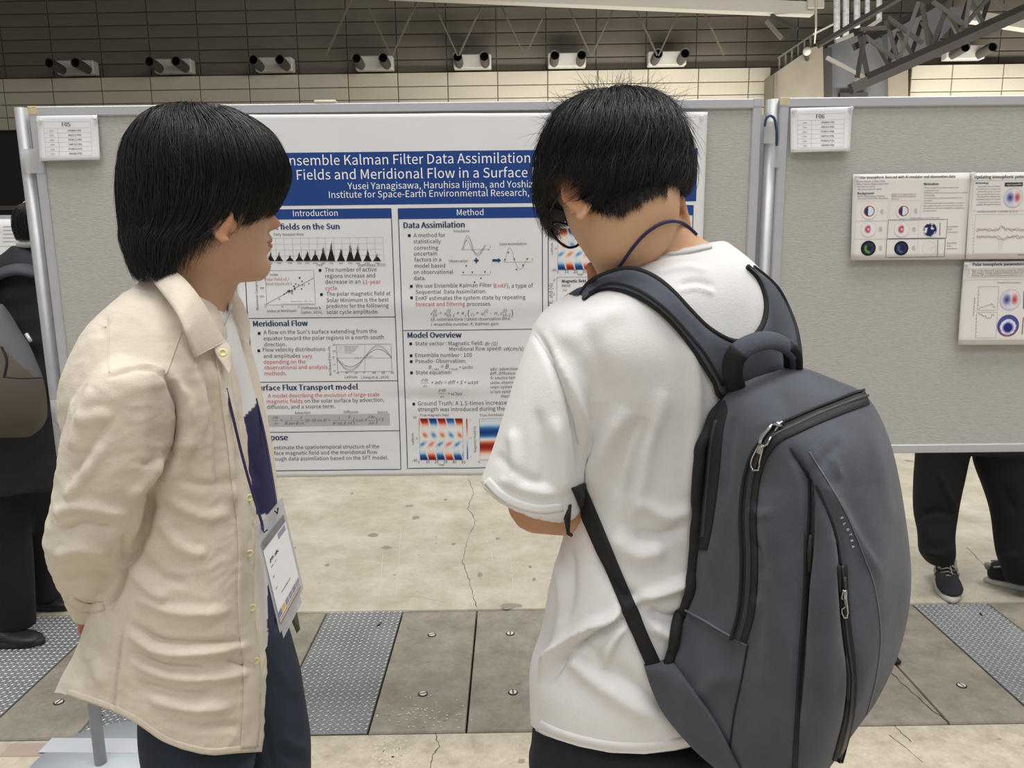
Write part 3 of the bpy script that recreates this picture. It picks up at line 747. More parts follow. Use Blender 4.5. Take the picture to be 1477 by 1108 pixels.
c3 = lambda x, y: (340+x/4.103, 160+y/4.103); c4 = lambda x, y: (340+x/4.103, 430+y/4.103)
c5 = lambda x, y: (560+x/4.103, 160+y/4.103); c6 = lambda x, y: (560+x/4.103, 430+y/4.103); c7 = lambda x, y: (340+x/6.154, 370+y/6.154)
def T(L, s, a, b, col=INK, nm='text_line', **k):
    Q = Layer(L.s, L.h); Q.text(s, a, b[0] if b else None, col, **k); Q.build(nm, pe)
L = Layer(BP, .0003); L.prect((337, 221.5), (1003.5, 290.5), NAVY); L.build('title_banner', pe)
L = Layer(BP, .0007)
T(L, 'Ensemble Kalman Filter Data Assimilation for Estimating Magnetic', (408, 239), (975, 0), WHITE, hpx=13.2)
T(L, 'Fields and Meridional Flow in a Surface Flux Transport Model', (429, 259.5), (948, 0), WHITE, hpx=13.2)
T(L, 'Yusei Yanagisawa, Haruhisa Iijima, and Yoshizumi Miyoshi', c3(665, 465), (838, 0), WHITE, hpx=9.6)
T(L, 'Institute for Space-Earth Environmental Research, Nagoya University', c3(555, 516), (872, 0), WHITE, hpx=9.4)
T(L, 'F05', (966, 275), (992, 0), WHITE, hpx=9.5)
L.prect((955, 227), (992, 254), WHITE)
L.build('title_box', pe)
# column boxes
def box_lines(L, tl, br, hs):
    L.frame(tl, br, .0022, LINE)
    for h in hs: L.stroke([(tl[0], h), (br[0], h-.011*(br[0]-tl[0]))], .0016, LINE)
L = Layer(BP, .0004)
x0, z0 = BP.xz(564, 301); x1, z1 = BP.xz(577, 674.5)
def col(L, xl, xr, ytop, ybot, hbot, hs):
    a = BP.xz(xl, ytop)[0]; b = BP.xz(xr, ytop)[0]; zt = BP.xz(xr, ytop)[1]; zb = BP.xz(xr, ybot)[1]; zh = BP.xz(xr, hbot)[1]
    L.rect(a, zh, b, zt, NAVY, None, 34, 3)
    L.stroke([(a, zt), (b, zt), (b, zb), (a, zb), (a, zt)], .0022, LINE, px=False)
    for h in hs: zz = BP.xz(xr, h)[1]; L.stroke([(a, zz), (b, zz)], .0018, LINE, px=False)
col(L, 347, 564.5, 301, 676, 315, [457, 549, 621]); col(L, 574.5, 782, 299, 672.5, 314, [474.5]); col(L, 790.5, 999.5, 296.5, 668, 310.5, [])
L.build('section_frame', pe)['kind'] = 'stuff'
L = Layer(BP, .0007)
T(L, 'Introduction', c3(342, 624), c3(606, 0), WHITE); T(L, 'Method', c5(408, 619), c5(564, 0), WHITE); T(L, 'Results', (872, 308), (912, 0), WHITE)
B = .012
T(L, 'Magnetic fields on the Sun', (356, 332), c3(618, 0), NAVYT, bold=B, hpx=7.6); T(L, 'Data Assimilation', c5(92, 694), c5(455, 0), NAVYT, bold=B)
T(L, 'Meridional Flow', c4(106, 167), c4(430, 0), NAVYT, bold=B); T(L, 'Surface Flux Transport model', (367, 563), c4(727, 0), NAVYT, bold=B, hpx=7.8)
T(L, 'Purpose', (373, 634.5), c4(315, 0), NAVYT, bold=B); T(L, 'Model Overview', c6(115, 235), c6(436, 0), NAVYT, bold=B)
pass
L = Layer(BP, .0007)
def bullets(L, pts, r=.0035):
    for p in pts:
        Q = Layer(L.s, L.h); x, z = BP.xz(*p); Q.rect(x-r, z-r, x+r, z+r, s2l(30, 30, 30)); Q.build('bullet', pe)
def bullet_obj(L): pass
bullets(L, [c3(501, 943), c3(510, 1086), c4(141, 208), c4(139, 311), (378, 641+0), (376, 573)])
for s, a, b, cc in (('The number of active', c3(531, 952), c3(836, 0), INK), ('regions increase and', c3(532, 988), c3(827, 0), INK), ('decrease in an ', c3(533, 1023), c3(740, 0), INK), ('11-year', c3(752, 1023), c3(860, 0), RED), ('cycle.', c3(533, 1060), c3(610, 0), RED),
                    ('The polar magnetic field at', c3(540, 1094), c3(919, 0), INK), ('Solar Minimum is the best', c4(541, 23), c4(908, 0), INK), ('predictor for the following', c4(541, 57), c4(908, 0), INK), ('solar cycle amplitude.', c4(541, 93), c4(848, 0), INK),
                    ("A flow on the Sun's surface extending from the", c4(168, 213), c4(838, 0), INK), ('equator toward the polar regions in a north-south', c4(168, 249), c4(878, 0), INK), ('direction.', c4(171, 285), c4(302, 0), INK), ('Flow velocity distributions', c4(164, 316), c4(532, 0), INK),
                    ('and amplitudes', c4(168, 353), c4(386, 0), INK), ('vary', c4(396, 353), c4(455, 0), RED), ('depending on the', c4(168, 388), c4(417, 0), RED), ('observational and analysis', c4(172, 421), c4(546, 0), RED), ('methods.', c4(174, 456), c4(305, 0), RED),
                    ('A model describing the evolution of large-scale', c4(195, 587), c4(852, 0), RED), ('magnetic fields', c4(188, 620), c4(400, 0), RED), ('on the solar surface by advection,', c4(411, 617), c4(880, 0), INK), ('diffusion, and a source term.', c4(190, 653), c4(592, 0), INK),
                    ('Advection', c4(353, 684), c4(445, 0), INK), ('Diffusion', c4(643, 680), c4(727, 0), INK), ('Source', c4(840, 680), c4(900, 0), INK),
                    ('We estimate the spatiotemporal structure of the', (384, 647.5), c4(852, 0), INK), ('surface magnetic field and the meridional flow', (386, 655.5), c4(840, 0), INK), ('through data assimilation based on the SFT model.', (388, 663.5), c4(905, 0), INK)):
    T(L, s, a, b, cc)
bullet_obj(L)
L = Layer(BP, .0007)
bullets(L, [c5(126, 738), c5(138, 1038), c5(140, 1105), c6(134, 270), c6(136, 340), c6(137, 375), c6(139, 441), c6(152, 626)])
for s, a, b, cc in (('A method for', c5(152, 748), c5(340, 0), INK), ('statistically', c5(152, 784), c5(313, 0), INK), ('correcting', c5(155, 822), c5(297, 0), INK), ('uncertain', c5(155, 856), c5(290, 0), INK), ('factors in a', c5(157, 892), c5(315, 0), INK), ('model based', c5(158, 928), c5(338, 0), INK), ('on observational', c5(152, 965), c5(385, 0), INK), ('data.', c5(153, 1001), c5(223, 0), INK),
                    ('We use Ensemble Kalman Filter (', c5(164, 1046), c5(630, 0), INK), ('EnKF', c5(632, 1046), c5(700, 0), RED), ('), a type of', c5(702, 1046), c5(857, 0), INK), ('Sequential  Data Assimilation.', c5(164, 1082), c5(582, 0), INK), ('EnKF estimates the system state by repeating', c6(165, 11), c6(812, 0), INK), ('forecast and filtering', c6(165, 46), c6(456, 0), RED), ('processes.', c6(468, 44), c6(610, 0), INK),
                    ('t|t: estimate time | latest observation time', c6(253, 134), c6(722, 0), INK), ('i: ensemble number, K: Kalman gain', c6(255, 163), c6(652, 0), INK), ('State vector : Magnetic field:', c6(160, 280), c6(562, 0), INK), ('Meridional flow speed:', c6(363, 310), c6(672, 0), INK), ('Ensemble number : 100', c6(161, 349), c6(496, 0), INK), ('Pseudo- Observation:', c6(163, 383), c6(460, 0), INK), ('State equation:', c6(164, 450), c6(376, 0), INK),
                    ('adv: advection', c6(604, 427), c6(766, 0), INK), ('diff: diffusion', c6(603, 453), c6(750, 0), INK), ('S: source term', c6(605, 479), c6(766, 0), INK), ('\u03c9obs: observation noise', c6(605, 506), c6(850, 0), INK), ('\u03c9sys: system noise', c6(605, 532), c6(800, 0), INK), ("\u03c9'sys: system noise of", c6(605, 560), c6(840, 0), INK), ('meridional flow', c6(668, 588), c6(850, 0), INK),
                    ('Ground Truth: A 1.5-times increase in flow', c6(176, 634), c6(812, 0), INK), ('strength was introduced during the solar cycle', c6(177, 668), c6(850, 0), INK)):
    T(L, s, a, b, cc)
bullet_obj(L)
# formulas
L = Layer(BP, .0007); FM = s2l(88, 88, 92)
def TI(s, a, b, hpx=None, sh=.25): L.text(s, a, b, FM, shear=sh, hpx=hpx)
# filter update equation, every symbol and its subscript set on its own
for sym, fx0, fx1, fy in (('x', 621, 624.6, 454), ('(i)', 625, 630.5, 450.5), ('t|t', 625, 631, 456.8), ('=', 634, 638, 454), ('x', 641, 644.6, 454), ('(i)', 645, 650.5, 450.5), ('t|t-1', 645, 656, 456.8), ('+', 659, 663, 454), ('K', 666, 670.5, 454), ('t', 671, 672.6, 456), ('y', 679, 682.4, 454), ('t', 683, 684.6, 456), ('+', 687, 691, 454), ('\u03c9', 694, 698.4, 454), ('(i)', 699, 704, 450.5), ('t', 699, 700.6, 456.5), ('-', 707, 710.5, 454), ('H', 713, 717.6, 454), ('t', 718, 719.6, 456), ('x', 721, 724.6, 454), ('(i)', 725.5, 731, 450.5), ('t|t-1', 725.5, 736, 456.8)):
    TI(sym, (fx0, fy), fx1)
TI('(', (675, 455.5), 677.5, 10, 0); TI(')', (737.5, 455.5), 740, 10, 0)
TI('Br (G)', c6(573, 280), c6(648, 0)[0]); TI('V\u03b8', c6(684, 311), c6(710, 0)[0]); L.text('(cm/s)', c6(712, 310), c6(800, 0)[0], INK)
TI('B', c6(240, 418), c6(256, 0)[0]); L.text('r obs', c6(262, 427), c6(302, 0)[0], FM); TI('= B', c6(310, 416), c6(360, 0)[0]); L.text('r true', c6(364, 425), c6(412, 0)[0], FM); TI('+ \u03c9obs', c6(420, 416), c6(502, 0)[0])
TI('\u2202Br', c6(197, 492), c6(240, 0)[0]); L.stroke([c6(195, 501), c6(243, 500)], .0006, FM); TI('\u2202t', c6(208, 527), c6(232, 0)[0]); TI('+ adv = diff + S + \u03c9sys', c6(256, 507), c6(535, 0)[0])
TI('\u2202V\u03b8', c6(297, 552), c6(341, 0)[0]); L.stroke([c6(295, 562), c6(343, 561)], .0006, FM); TI('\u2202t', c6(308, 590), c6(332, 0)[0]); TI("= \u03c9'sys", c6(352, 572), c6(440, 0)[0])
L.prect(c4(192, 690), c4(914, 750), s2l(186, 187, 190), h=.0004)
for s, x, y, b in (('\u2202Br', 222, 712, 260), ('\u2202t', 232, 746, 254), ('+', 270, 730, 284), ('1', 328, 712, 338), ('R sin \u03b8', 296, 748, 375), ('\u2202', 385, 712, 398), ('\u2202\u03b8', 380, 746, 406), ('(Br V\u03b8 sin \u03b8) =', 415, 730, 562), ('1', 610, 712, 620), ('R² sin \u03b8', 577, 748, 655), ('\u2202', 668, 710, 682), ('\u2202\u03b8', 664, 746, 690),
                   ('\u03b7 sin \u03b8', 712, 728, 778), ('\u2202Br', 784, 710, 826), ('\u2202\u03b8', 790, 745, 818), ('+ S', 845, 726, 880)):
    TI(s, c4(x, y), c4(b, 0)[0])
for x, b in ((220, 262), (294, 377), (380, 408), (575, 658), (664, 692), (784, 828)): L.stroke([c4(x, 722), c4(b, 722)], .0006, FM)
TI('(', c4(698, 738), c4(708, 0)[0], 9, 0); TI(')', c4(830, 738), c4(840, 0)[0], 9, 0)
L.build('formula', pe)['kind'] = 'stuff'
# charts
def chart(name, fn, label=None):
    L = Layer(BP, .0006); fn(L); o = L.build(name, pe, label); o['kind'] = 'stuff'; return o
BK = s2l(28, 28, 30); LG = s2l(150, 150, 152)
def ch1(L):
    random.seed(3); L.text('Daily Sunspot Area', c3(228, 739), c3(402, 0)[0], INK)
    x0 = 352; x1 = c3(872, 0)[0]; yt = c3(0, 748)[1]; yb = c3(0, 889)[1]
    for k in range(5): y = yt+(yb-yt)*k/4; L.stroke([(x0, y+2), (x1, y)], .0005, LG)
    x = x1
    while x > x0: L.stroke([(x, yt), (x+2.2, yb)], .0005, LG); x -= 11.9
    for cx, hh in ((258, 55), (323, 40), (378, 55), (425, 70), (472, 80), (520, 100), (567, 130), (625, 80), (680, 115), (723, 105), (782, 72), (838, 50), (208, 60), (160, 70), (112, 60), (70, 80)):
        px, _ = c3(cx, 0)
        for j in range(34):
            dx = random.gauss(0, 2.1); t = max(.08, math.exp(-(dx/3.0)**2))*random.uniform(.35, 1)*hh/4.103
            L.stroke([(px+dx, yb), (px+dx, yb-t)], .0006, BK)
        L.poly([BP.xz(px-6, yb), BP.xz(px+6, yb), BP.xz(px+2, yb-hh/4.1*.45), BP.xz(px-2, yb-hh/4.1*.45)], BK)
        L.text('1900', (px-3, yb+4.2), px+3, BK)
    L.text('Year', c3(480, 918), c3(520, 0)[0], INK); L.text('[Hathaway, 2015]', c3(726, 920), c3(888, 0)[0], INK)
chart('sunspot_chart', ch1)
def ch2(L):
    random.seed(5); tl = (354, 391.5); br = c7(712, 425)
    L.frame((c7(262, 0)[0], c7(0, 126)[1]), br, .0007, INK)
    L.stroke([c7(262, 430), c7(695, 190)], .0009, s2l(70, 70, 72)); L.text('Index', c7(308, 172), c7(382, 0)[0], INK); L.text('Polar Field x3.7', c7(262, 214), c7(482, 0)[0], RED); L.text('Axial Dipole x5.3', c7(272, 254), c7(502, 0)[0], s2l(128, 132, 122))
    for k in range(26):
        t = random.betavariate(2, 2.2); x = 380+t*260; y = 355-t*130+random.gauss(0, 13); L.dot(*c7(x, y), .0019, random.choice((INK, INK, s2l(170, 110, 90), s2l(90, 90, 92))))
    L.dot(*c7(570, 190), .0024, BK); L.dot(*c7(652, 240), .0018, RED); L.dot(*c7(612, 256), .0018, LG)
    L.prect(c7(412, 388), c7(700, 412), s2l(244, 244, 244), h=.0007); L.stroke([c7(418, 399), c7(476, 399)], .0006, LG, h=.0009); L.text('Smax/Amax = 190 + 0.6x', c7(490, 404), c7(692, 0)[0], BK, h=.0009)
    L.text('Index at Minimum', c7(288, 494), c7(543, 0)[0], INK); L.text('[Hathaway &', c7(585, 466), c7(762, 0)[0], INK); L.text('Upton, 2016]', c7(587, 506), c7(770, 0)[0], INK)
    L.text('Maximum Sunspot', c7(212, 474), c7(212, 0)[0]+42, INK, rot=math.pi/2, hpx=3.6)
    for y in (283, 357): L.text('200', c7(218, y+6), c7(256, 0)[0], BK)
    for x in (272, 420, 565): L.text('10', c7(x-8, 450), c7(x+10, 0)[0], BK)
chart('scatter_chart', ch2)
def ch3(L):
    L.frame(c4(597, 275), c4(926, 433), .0008, INK); L.stroke([c4(765, 273), c4(765, 433)], .0005, INK); L.stroke([c4(597, 354), c4(926, 354)], .0005, INK)
    f1 = [(597+329*k/30, 354-52*math.sin(2*math.pi*(k/30-.5))*(1)) for k in range(31)]; L.stroke([c4(*p) for p in f1], .0009, BK)
    for a, cc in ((78, LG), (66, s2l(140, 170, 140)), (72, s2l(190, 150, 150))): L.stroke([c4(597+329*k/30, 354-a*math.sin(2*math.pi*(k/30-.5))) for k in range(31)], .0006, cc)
    L.stroke([c4(705+k*3.7, 352+random.uniform(-9, 9)-k*.2) for k in range(30)], .0005, INK)
    for k in range(4): L.stroke([c4(605, 286+12*k), c4(638, 286+12*k)], .0005, LG); L.text(('Magnetic Elements', 'Helioseismology', 'Direct Doppler', 'Surface flow')[k], c4(645, 290+12*k), c4((728, 718, 710, 690)[k], 0)[0], BK)
    L.text('Latitude', c4(648, 473), c4(722, 0)[0], INK); L.text('[Jiang et al., 2014]', c4(747, 475), c4(906, 0)[0], INK); L.text('Northward Velocity', c4(569, 455), c4(569, 0)[0]+42, INK, rot=math.pi/2, hpx=3)
    for x, s in ((603, '-90'), (657, '-60'), (713, '-30'), (765, '0'), (820, '30'), (874, '60'), (928, '90')): L.text(s, c4(x-9, 447), c4(x+9, 0)[0], BK)
    for y, s in ((277, '20'), (315, '10'), (354, '0'), (392, '-10'), (430, '-20')): L.text(s, c4(576, y+4), c4(592, 0)[0], BK)
chart('flow_chart', ch3)
def ch4(L):
    L.text('Simulation', c5(386, 719), c5(482, 0)[0], INK); L.stroke([c5(430, 821), c5(600, 820)], .0006, INK); L.stroke([c5(590, 815), c5(602, 820), c5(590, 825)], .0006, INK); L.text('t', c5(601, 810), c5(607, 0)[0], INK)
    for a, ph in ((62, 0), (52, 6), (40, -4)): L.stroke([c5(441+ph+k*4.2, 820-(a*1.35 if k < 14 else a*.62)*math.sin(k*math.pi/14)) for k in range(33)], .0006, s2l(110, 110, 112))
    x, z = BP.xz(*c5(522, 885))
    for w, h in ((.0062, .0021), (.0021, .0062)): L.rect(x-w, z-h, x+w, z+h, s2l(38, 78, 110))
    L.text('Observation', c5(361, 896), c5(473, 0)[0], INK); L.stroke([c5(433, 971), c5(605, 970)], .0006, INK); L.text('t', c5(603, 960), c5(609, 0)[0], INK)
    for p in ((445, 955), (463, 916), (498, 954), (573, 952), (549, 990), (512, 1013)): L.dot(*c5(*p), .0022, s2l(160, 56, 66))
    L.poly([BP.xz(*c5(*p)) for p in ((616, 877), (650, 877), (650, 869), (668, 885), (650, 900), (650, 892), (616, 892))], s2l(38, 78, 110))
    L.text('Data Assimilation', c5(660, 795), c5(820, 0)[0], INK); L.stroke([c5(680, 895), c5(853, 894)], .0006, INK); L.text('t', c5(851, 884), c5(857, 0)[0], INK)
    L.stroke([c5(689+k*4.1, 893-(84 if k < 15 else 44)*math.sin(k*math.pi/(14.5 if k < 15 else 15))) for k in range(33)], .0006, s2l(110, 90, 92))
    for p in ((691, 880), (711, 838), (746, 877), (759, 938), (797, 913), (823, 875)): L.dot(*c5(*p), .0022, s2l(160, 56, 66))
chart('assimilation_diagram', ch4)
def bwr(v):
    v = max(-1, min(1, v)); stops = [(-1, (22, 62, 122)), (-.6, (52, 110, 178)), (-.2, (190, 214, 232)), (0, (236, 238, 238)), (.2, (244, 206, 184)), (.6, (206, 92, 70)), (1, (140, 34, 30))]
    for (a, ca), (b, cb) in zip(stops[:-1], stops[1:]):
        if v <= b: t = (v-a)/(b-a); return s2l(*[ca[i]*(1-t)+cb[i]*t for i in range(3)])
    return s2l(140, 34, 30)
def mapfn(u, t):
    # t=0 top
    s = u*5+.25*math.sin((t-.5)*6); k = int(max(0, s)) % 5; ph = (u*2.5+.12*math.sin(t*9))*math.tau
    top = math.exp(-(t/.13)**2)*[1, -1, 1, -.7, 1][k] if t < .3 else 0; bot = math.exp(-((1-t)/.13)**2)*[-1, 1, -1, .8, -1][k] if t > .7 else 0
    edge = min(1, (1-abs((s % 1)*2-1))*3.5)
    mid = .55*math.exp(-((t-.4)/.07)**2)*math.sin(s*math.pi-9*(t-.4))*abs(math.sin(s*math.pi-9*(t-.4)))-.55*math.exp(-((t-.62)/.07)**2)*math.sin(s*math.pi+9*(t-.62))*abs(math.sin(s*math.pi+9*(t-.62)))
    return bwr((top+bot)*edge*1.2+mid*.9+.08*noise.noise((u*30, t*30, 2)))
def butterfly(L, tl, br, ylab=True):
    L.grid(tl, br, 60, 44, mapfn, seg=1); L.frame(tl, br, .0006, INK)
    for k in range(6): L.text(str(10*k), (tl[0]+(br[0]-tl[0])*k/5-(1 if k == 0 else 2.8), br[1]+5.2), tl[0]+(br[0]-tl[0])*k/5+(1.2 if k == 0 else 2.8), INK)
    L.text('Year', ((tl[0]+br[0])/2-4, br[1]+8.8), (tl[0]+br[0])/2+5, INK)
    L.text('Latitude', (tl[0]-7, (tl[1]+br[1])/2+8), tl[0]+10, INK, rot=math.pi/2, hpx=3)
    L.text('90', (tl[0]-8, tl[1]), tl[0]-3.5, INK); L.text('0', (tl[0]-4, (tl[1]+br[1])/2+1), tl[0]-2, INK); L.text('-90', (tl[0]-9, br[1]+3), tl[0]-2, INK)
def ch5(L):
    L.text('True magnetic field', c6(188, 698), c6(358, 0)[0], INK); butterfly(L, c6(182, 712), c6(446, 952))
    L.grid(c6(462, 711), c6(474, 949), 1, 20, lambda u, t: bwr(1.0-2*t)); L.text('6', c6(485, 720), c6(490, 0)[0], INK); L.text('0', c6(486, 827), c6(491, 0)[0], INK); L.text('-6', c6(484, 938), c6(493, 0)[0], INK)
    L.text('Magnetic Field (G)', c6(522, 908), c6(522, 0)[0]+38, INK, rot=math.pi/2, hpx=3)
chart('field_map', ch5)
def ch6(L):
    L.text('True meridional flow', c6(540, 698), c6(740, 0)[0], INK)
    L.grid(c6(540, 712), c6(802, 950), 20, 30, lambda u, t: bwr(-1.0*math.exp(-((t-.33)/.14)**2)+1.0*math.exp(-((t-.68)/.14)**2)-.12*(t < .1)), seg=1); L.frame(c6(540, 712), c6(802, 950), .0006, INK)
    for k in range(6): L.text(str(10*k), (c6(540+52.4*k-6, 0)[0], c6(0, 972)[1]), c6(540+52.4*k+6, 0)[0], INK)
chart('flow_map', ch6)
def ch7(L):
    butterfly(L, (804.5, 330), (868, 388.5)); L.text('Estimated magnetic field', (806, 327), 860, INK)
    L.frame((803, 400), (990, 462), .0008, s2l(110, 110, 112)); L.text('Magnetic field', (810.5, 407.5), 845, BK, bold=.012); L.text('RMSE', (810.5, 414), 823, INK); L.text('std', (811, 420), 817, RED)
    L.text('3', (798, 406), 800.5, INK); L.text('2', (798, 426), 800.5, INK); L.text('RMSE, std (G)', (797, 452), 840, INK, rot=math.pi/2, hpx=3.4)
    L.stroke([(811+k*6, 452-18*math.exp(-k*.12)+random.uniform(-1, 1)) for k in range(29)], .0007, BK); L.stroke([(811+k*6, 455-15*math.exp(-k*.12)) for k in range(29)], .0007, RED)
    L.text('Estimation of the meridional flow', (797, 478), 938, NAVYT, bold=.012)
    for k, s in enumerate(('The amplitude of the meridional flow', 'was recovered by the data assimilation', 'within about one solar cycle.', 'The polar field reversal was also', 'reproduced by the ensemble mean.')): L.text(s, (803, 490+k*9.5), 803+len(s)*3.4, INK)
    butterfly(L, (808, 548), (896, 622)); L.text('Conclusion', (798, 644), 846, NAVYT, bold=.012); L.text('Flow and field are estimated together.', (803, 655), 930, INK)
chart('result_charts', ch7)
pin(1012, 169.5, BY-.008, 'clear push pin at the top right corner of the large poster')
# ---- sheets with numbers
def number_sheet(tl, tr_, br, bl, num, rows_, label, curl):
    x0, z0 = (lambda p: (p.x, p.z))(W(*tl, BY)); x1, _ = (lambda p: (p.x, p.z))(W(*tr_, BY)); _, zb = (lambda p: (p.x, p.z))(W(*bl, BY))
    def wv(x, z):
        t = max(0, (z0-z)/(z0-zb)); u = (x-x0)/(x1-x0); return .003+curl*t*t*(1-.5*(2*u-1)**2)+.001*math.sin(u*5+t*3)
    S = Sheet(BY-.001, wv); e = empty('number_sheet', W(*bl, BY-.004), label, 'sign', 'paper number sheets')
    sheet_mesh('paper', S, [tl, tr_, br, bl], e, 14, 12)
    sheet_mesh('plastic_sleeve', Sheet(BY-.0022, wv), [(tl[0]-.6, tl[1]-.6), (tr_[0]+.6, tr_[1]-.6), (br[0]+.6, br[1]+.8), (bl[0]-.6, bl[1]+.8)], e, 14, 12, mat('sleeve_plastic', (1, 1, 1), .08, alpha=.10, spec=.8), .0002)
    L = Layer(S, .0006); A = np.array([tl, tr_, br, bl], dtype=float)
    def q(u, t): p = (A[0]*(1-u)+A[1]*u)*(1-t)+(A[3]*(1-u)+A[2]*u)*t; return (p[0], p[1])
    ua, ub, um = .11, .88, .34; ys = [.14, .285]+[.285+(.91-.285)*k/6 for k in range(1, 7)]
    for y in ys: L.stroke([q(ua, y), q(ub, y)], .0005, s2l(150, 150, 150))
    for u in (ua, ub): L.stroke([q(u, .14), q(u, .91)], .0005, s2l(165, 165, 165))
    L.stroke([q(um, .285), q(um, .91)], .0005, s2l(150, 150, 150))
    a = q(.41, .245); L.text(num, a, q(.55, .245)[0], s2l(44, 44, 46), bold=.02)
    for k, (d, c) in enumerate(rows_):
        y = ys[1+k]+.074; L.text(d, q(.195, y), q(.265, y)[0], s2l(96, 96, 98)); L.text(c, q(.5, y), q(.72, y)[0], s2l(92, 92, 94), bold=.01)
    L.build('printed_table', e)['kind'] = 'stuff'
    return e
number_sheet((53.5, 167.5), (140.5, 166), (147, 230.5), (60.5, 232.5), 'F05', [('24th', 'HGM05-P02'), ('25th', 'AAS12-P05'), ('26th', 'PEM12-P05'), ('27th', 'SMP32-P05'), ('28th', 'PEM16-P15'), ('29th', 'AAS08-P05')],
             'white number sheet in plastic sleeve printed F05, at the top left of the left board', .011)
number_sheet((1140, 156.5), (1229.5, 154), (1223.5, 218.5), (1138.5, 220.5), 'F06', [('24th', 'HGM05-P02'), ('25th', 'AAS12-P06'), ('26th', 'PEM12-P06'), ('27th', 'SMP32-P06'), ('28th', 'PEM16-P16'), ('29th', 'AAS08-P06')],
             'white number sheet in plastic sleeve printed F06, at the top left of the right board', .013)
pin(57.5, 174, BY-.008, 'clear push pin at the top left corner of the F05 sheet'); pin(137, 172, BY-.008, 'clear push pin at the top right corner of the F05 sheet')
pin(1145.5, 160.5, BY-.008, 'clear push pin at the top left corner of the F06 sheet'); pin(1227, 156.5, BY-.008, 'clear push pin at the top right corner of the F06 sheet')
# ---- slides on the right board
d1 = lambda x, y: (1225+x/8.206, 245+y/8.206)
M_slide = mat('slide_paper', s2l(228, 225, 221), .6, spec=.3)
def slide(corners, label, seed):
    x0, z0 = (lambda p: (p.x, p.z))(W(*corners[0], BY)); zb = W(*corners[3], BY).z
    def wv(x, z): t = max(0, (z0-z)/(z0-zb)); return .002+.007*t*t+.0012*noise.noise((x*12, z*9, seed))
    S = Sheet(BY-.001-.0015*seed, wv); e = empty('slide_sheet', W(*corners[3], BY-.01), label, 'paper', 'slide sheets on the right board'); sheet_mesh('paper', S, corners, e, 16, 12, M_slide)
    return S, e
S1, s1 = slide([(1230.5, 251.5), (1401, 249), (1389, 374), (1225, 375.5)], 'white slide sheet with six small polar dial charts, first slide on right board', 1)
L = Layer(S1, .0006); DK = s2l(52, 50, 52); G2 = s2l(100, 98, 98)
L.text('Polar ionospheric forecast with AI emulator and observation data', d1(100, 105), d1(1246, 0)[0], DK, bold=.025)
for k, (s, w) in enumerate((('Ryoko Nakada, S. Nitta (ISEE)', 416), ('Shinji Nakano, Shigeru Fujita (ISM)', 456), ('Aoi Nakamizo (NICT)', 298), ('Akira Sessai Yukimatu (NIPR)', 376))): L.text(s, d1(92, 147+31*k), d1(w, 0)[0], G2)
L.text('Background', d1(92, 292), d1(284, 0)[0], DK, bold=.03); L.text('REPPU (REProduce Plasma', d1(92, 324), d1(408, 0)[0], G2); L.text('Universe) Global MHD simulation', d1(92, 350), d1(456, 0)[0], G2)
L.text('SMRAI2 (Surrogate Model for', d1(492, 300), d1(784, 0)[0], G2); L.text('REPPU Auroral Ionosphere', d1(492, 326), d1(780, 0)[0], G2); L.text('Emulator)', d1(490, 352), d1(578, 0)[0], G2)
L.text('Motivation', d1(876, 182), d1(1050, 0)[0], DK, bold=.03)
for k, (s, a, w) in enumerate((('\u2022 Physics-based MHD simulations require high', 868, 1284), ('computational cost', 878, 1054), ('\u2022 SMRAI learns MHD simulation outputs and runs without', 862, 1392), ('stored data', 878, 1004), ('\u2022 Fast computation enables large ensembles for data', 860, 1334), ('assimilation', 870, 974), ('\u2022 Assimilating SuperDARN and SuperMAG observations', 856, 1350), ('helps update ionospheric electrodynamic estimates', 866, 1334), ('\u2022 The data forecast was evaluated by comparison', 850, 1350), ('with observations', 858, 1022))): L.text(s, d1(a, 222+30.3*k), d1(w, 0)[0], G2)
L.text('Kataoka, Nakano, Fujita (2023, 2024)', d1(706, 580), d1(1056, 0)[0], G2)
for k, y in enumerate((682, 714, 746, 876, 908, 940)): L.text(('SuperDARN', 'Data', 'assimilation', 'SuperMAG', 'Data', 'assimilation')[k], d1(1148-(k//3)*14, y), d1((1266, 1196, 1266, 1250, 1180, 1254)[k], 0)[0], G2)
L.build('printed_text', s1)['kind'] = 'stuff'
L = Layer(S1, .0006)
for a, b in (((78, 372), (440, 604)), ((62, 604), (420, 820)), ((40, 820), (395, 1040)), ((476, 368), (830, 596))): L.frame(d1(*a), d1(*b), .0005, s2l(196, 194, 192))
L.frame(d1(452, 594), d1(1130, 806), .0011, s2l(104, 104, 110)); L.frame(d1(430, 820), d1(1100, 1030), .0013, s2l(90, 92, 104)); L.stroke([d1(812, 600), d1(780, 1030)], .0005, s2l(190, 190, 190))
def dial(L, p, r, fn): L.disc(*p, r, fn)
def f_pot(x, y):
    r = math.hypot(x, y)
    if r > .92: return s2l(210, 208, 206)
    if r > .72: return s2l(232, 230, 228)
    if x > .08+.2*y: return s2l(160, 40, 46) if r > .55 else (s2l(214, 226, 240) if r > .2 or x < .3 else s2l(190, 210, 234))
    return s2l(170, 60, 60) if r > .58 else (s2l(40, 48, 104) if x < -.12 else s2l(226, 234, 242))
def f_fac(x, y):
    r = math.hypot(x, y)
    if r > .93: return s2l(208, 206, 204)
    d = math.hypot(x+.12, y-.12); base = (232, 228, 226); hot = (176, 44, 84); t = max(0, 1-abs(r-.3)/.3)*(1 if x < .25 and y > -.55+x else .0)
    return s2l(*[base[i]*(1-t)+hot[i]*t for i in range(3)])
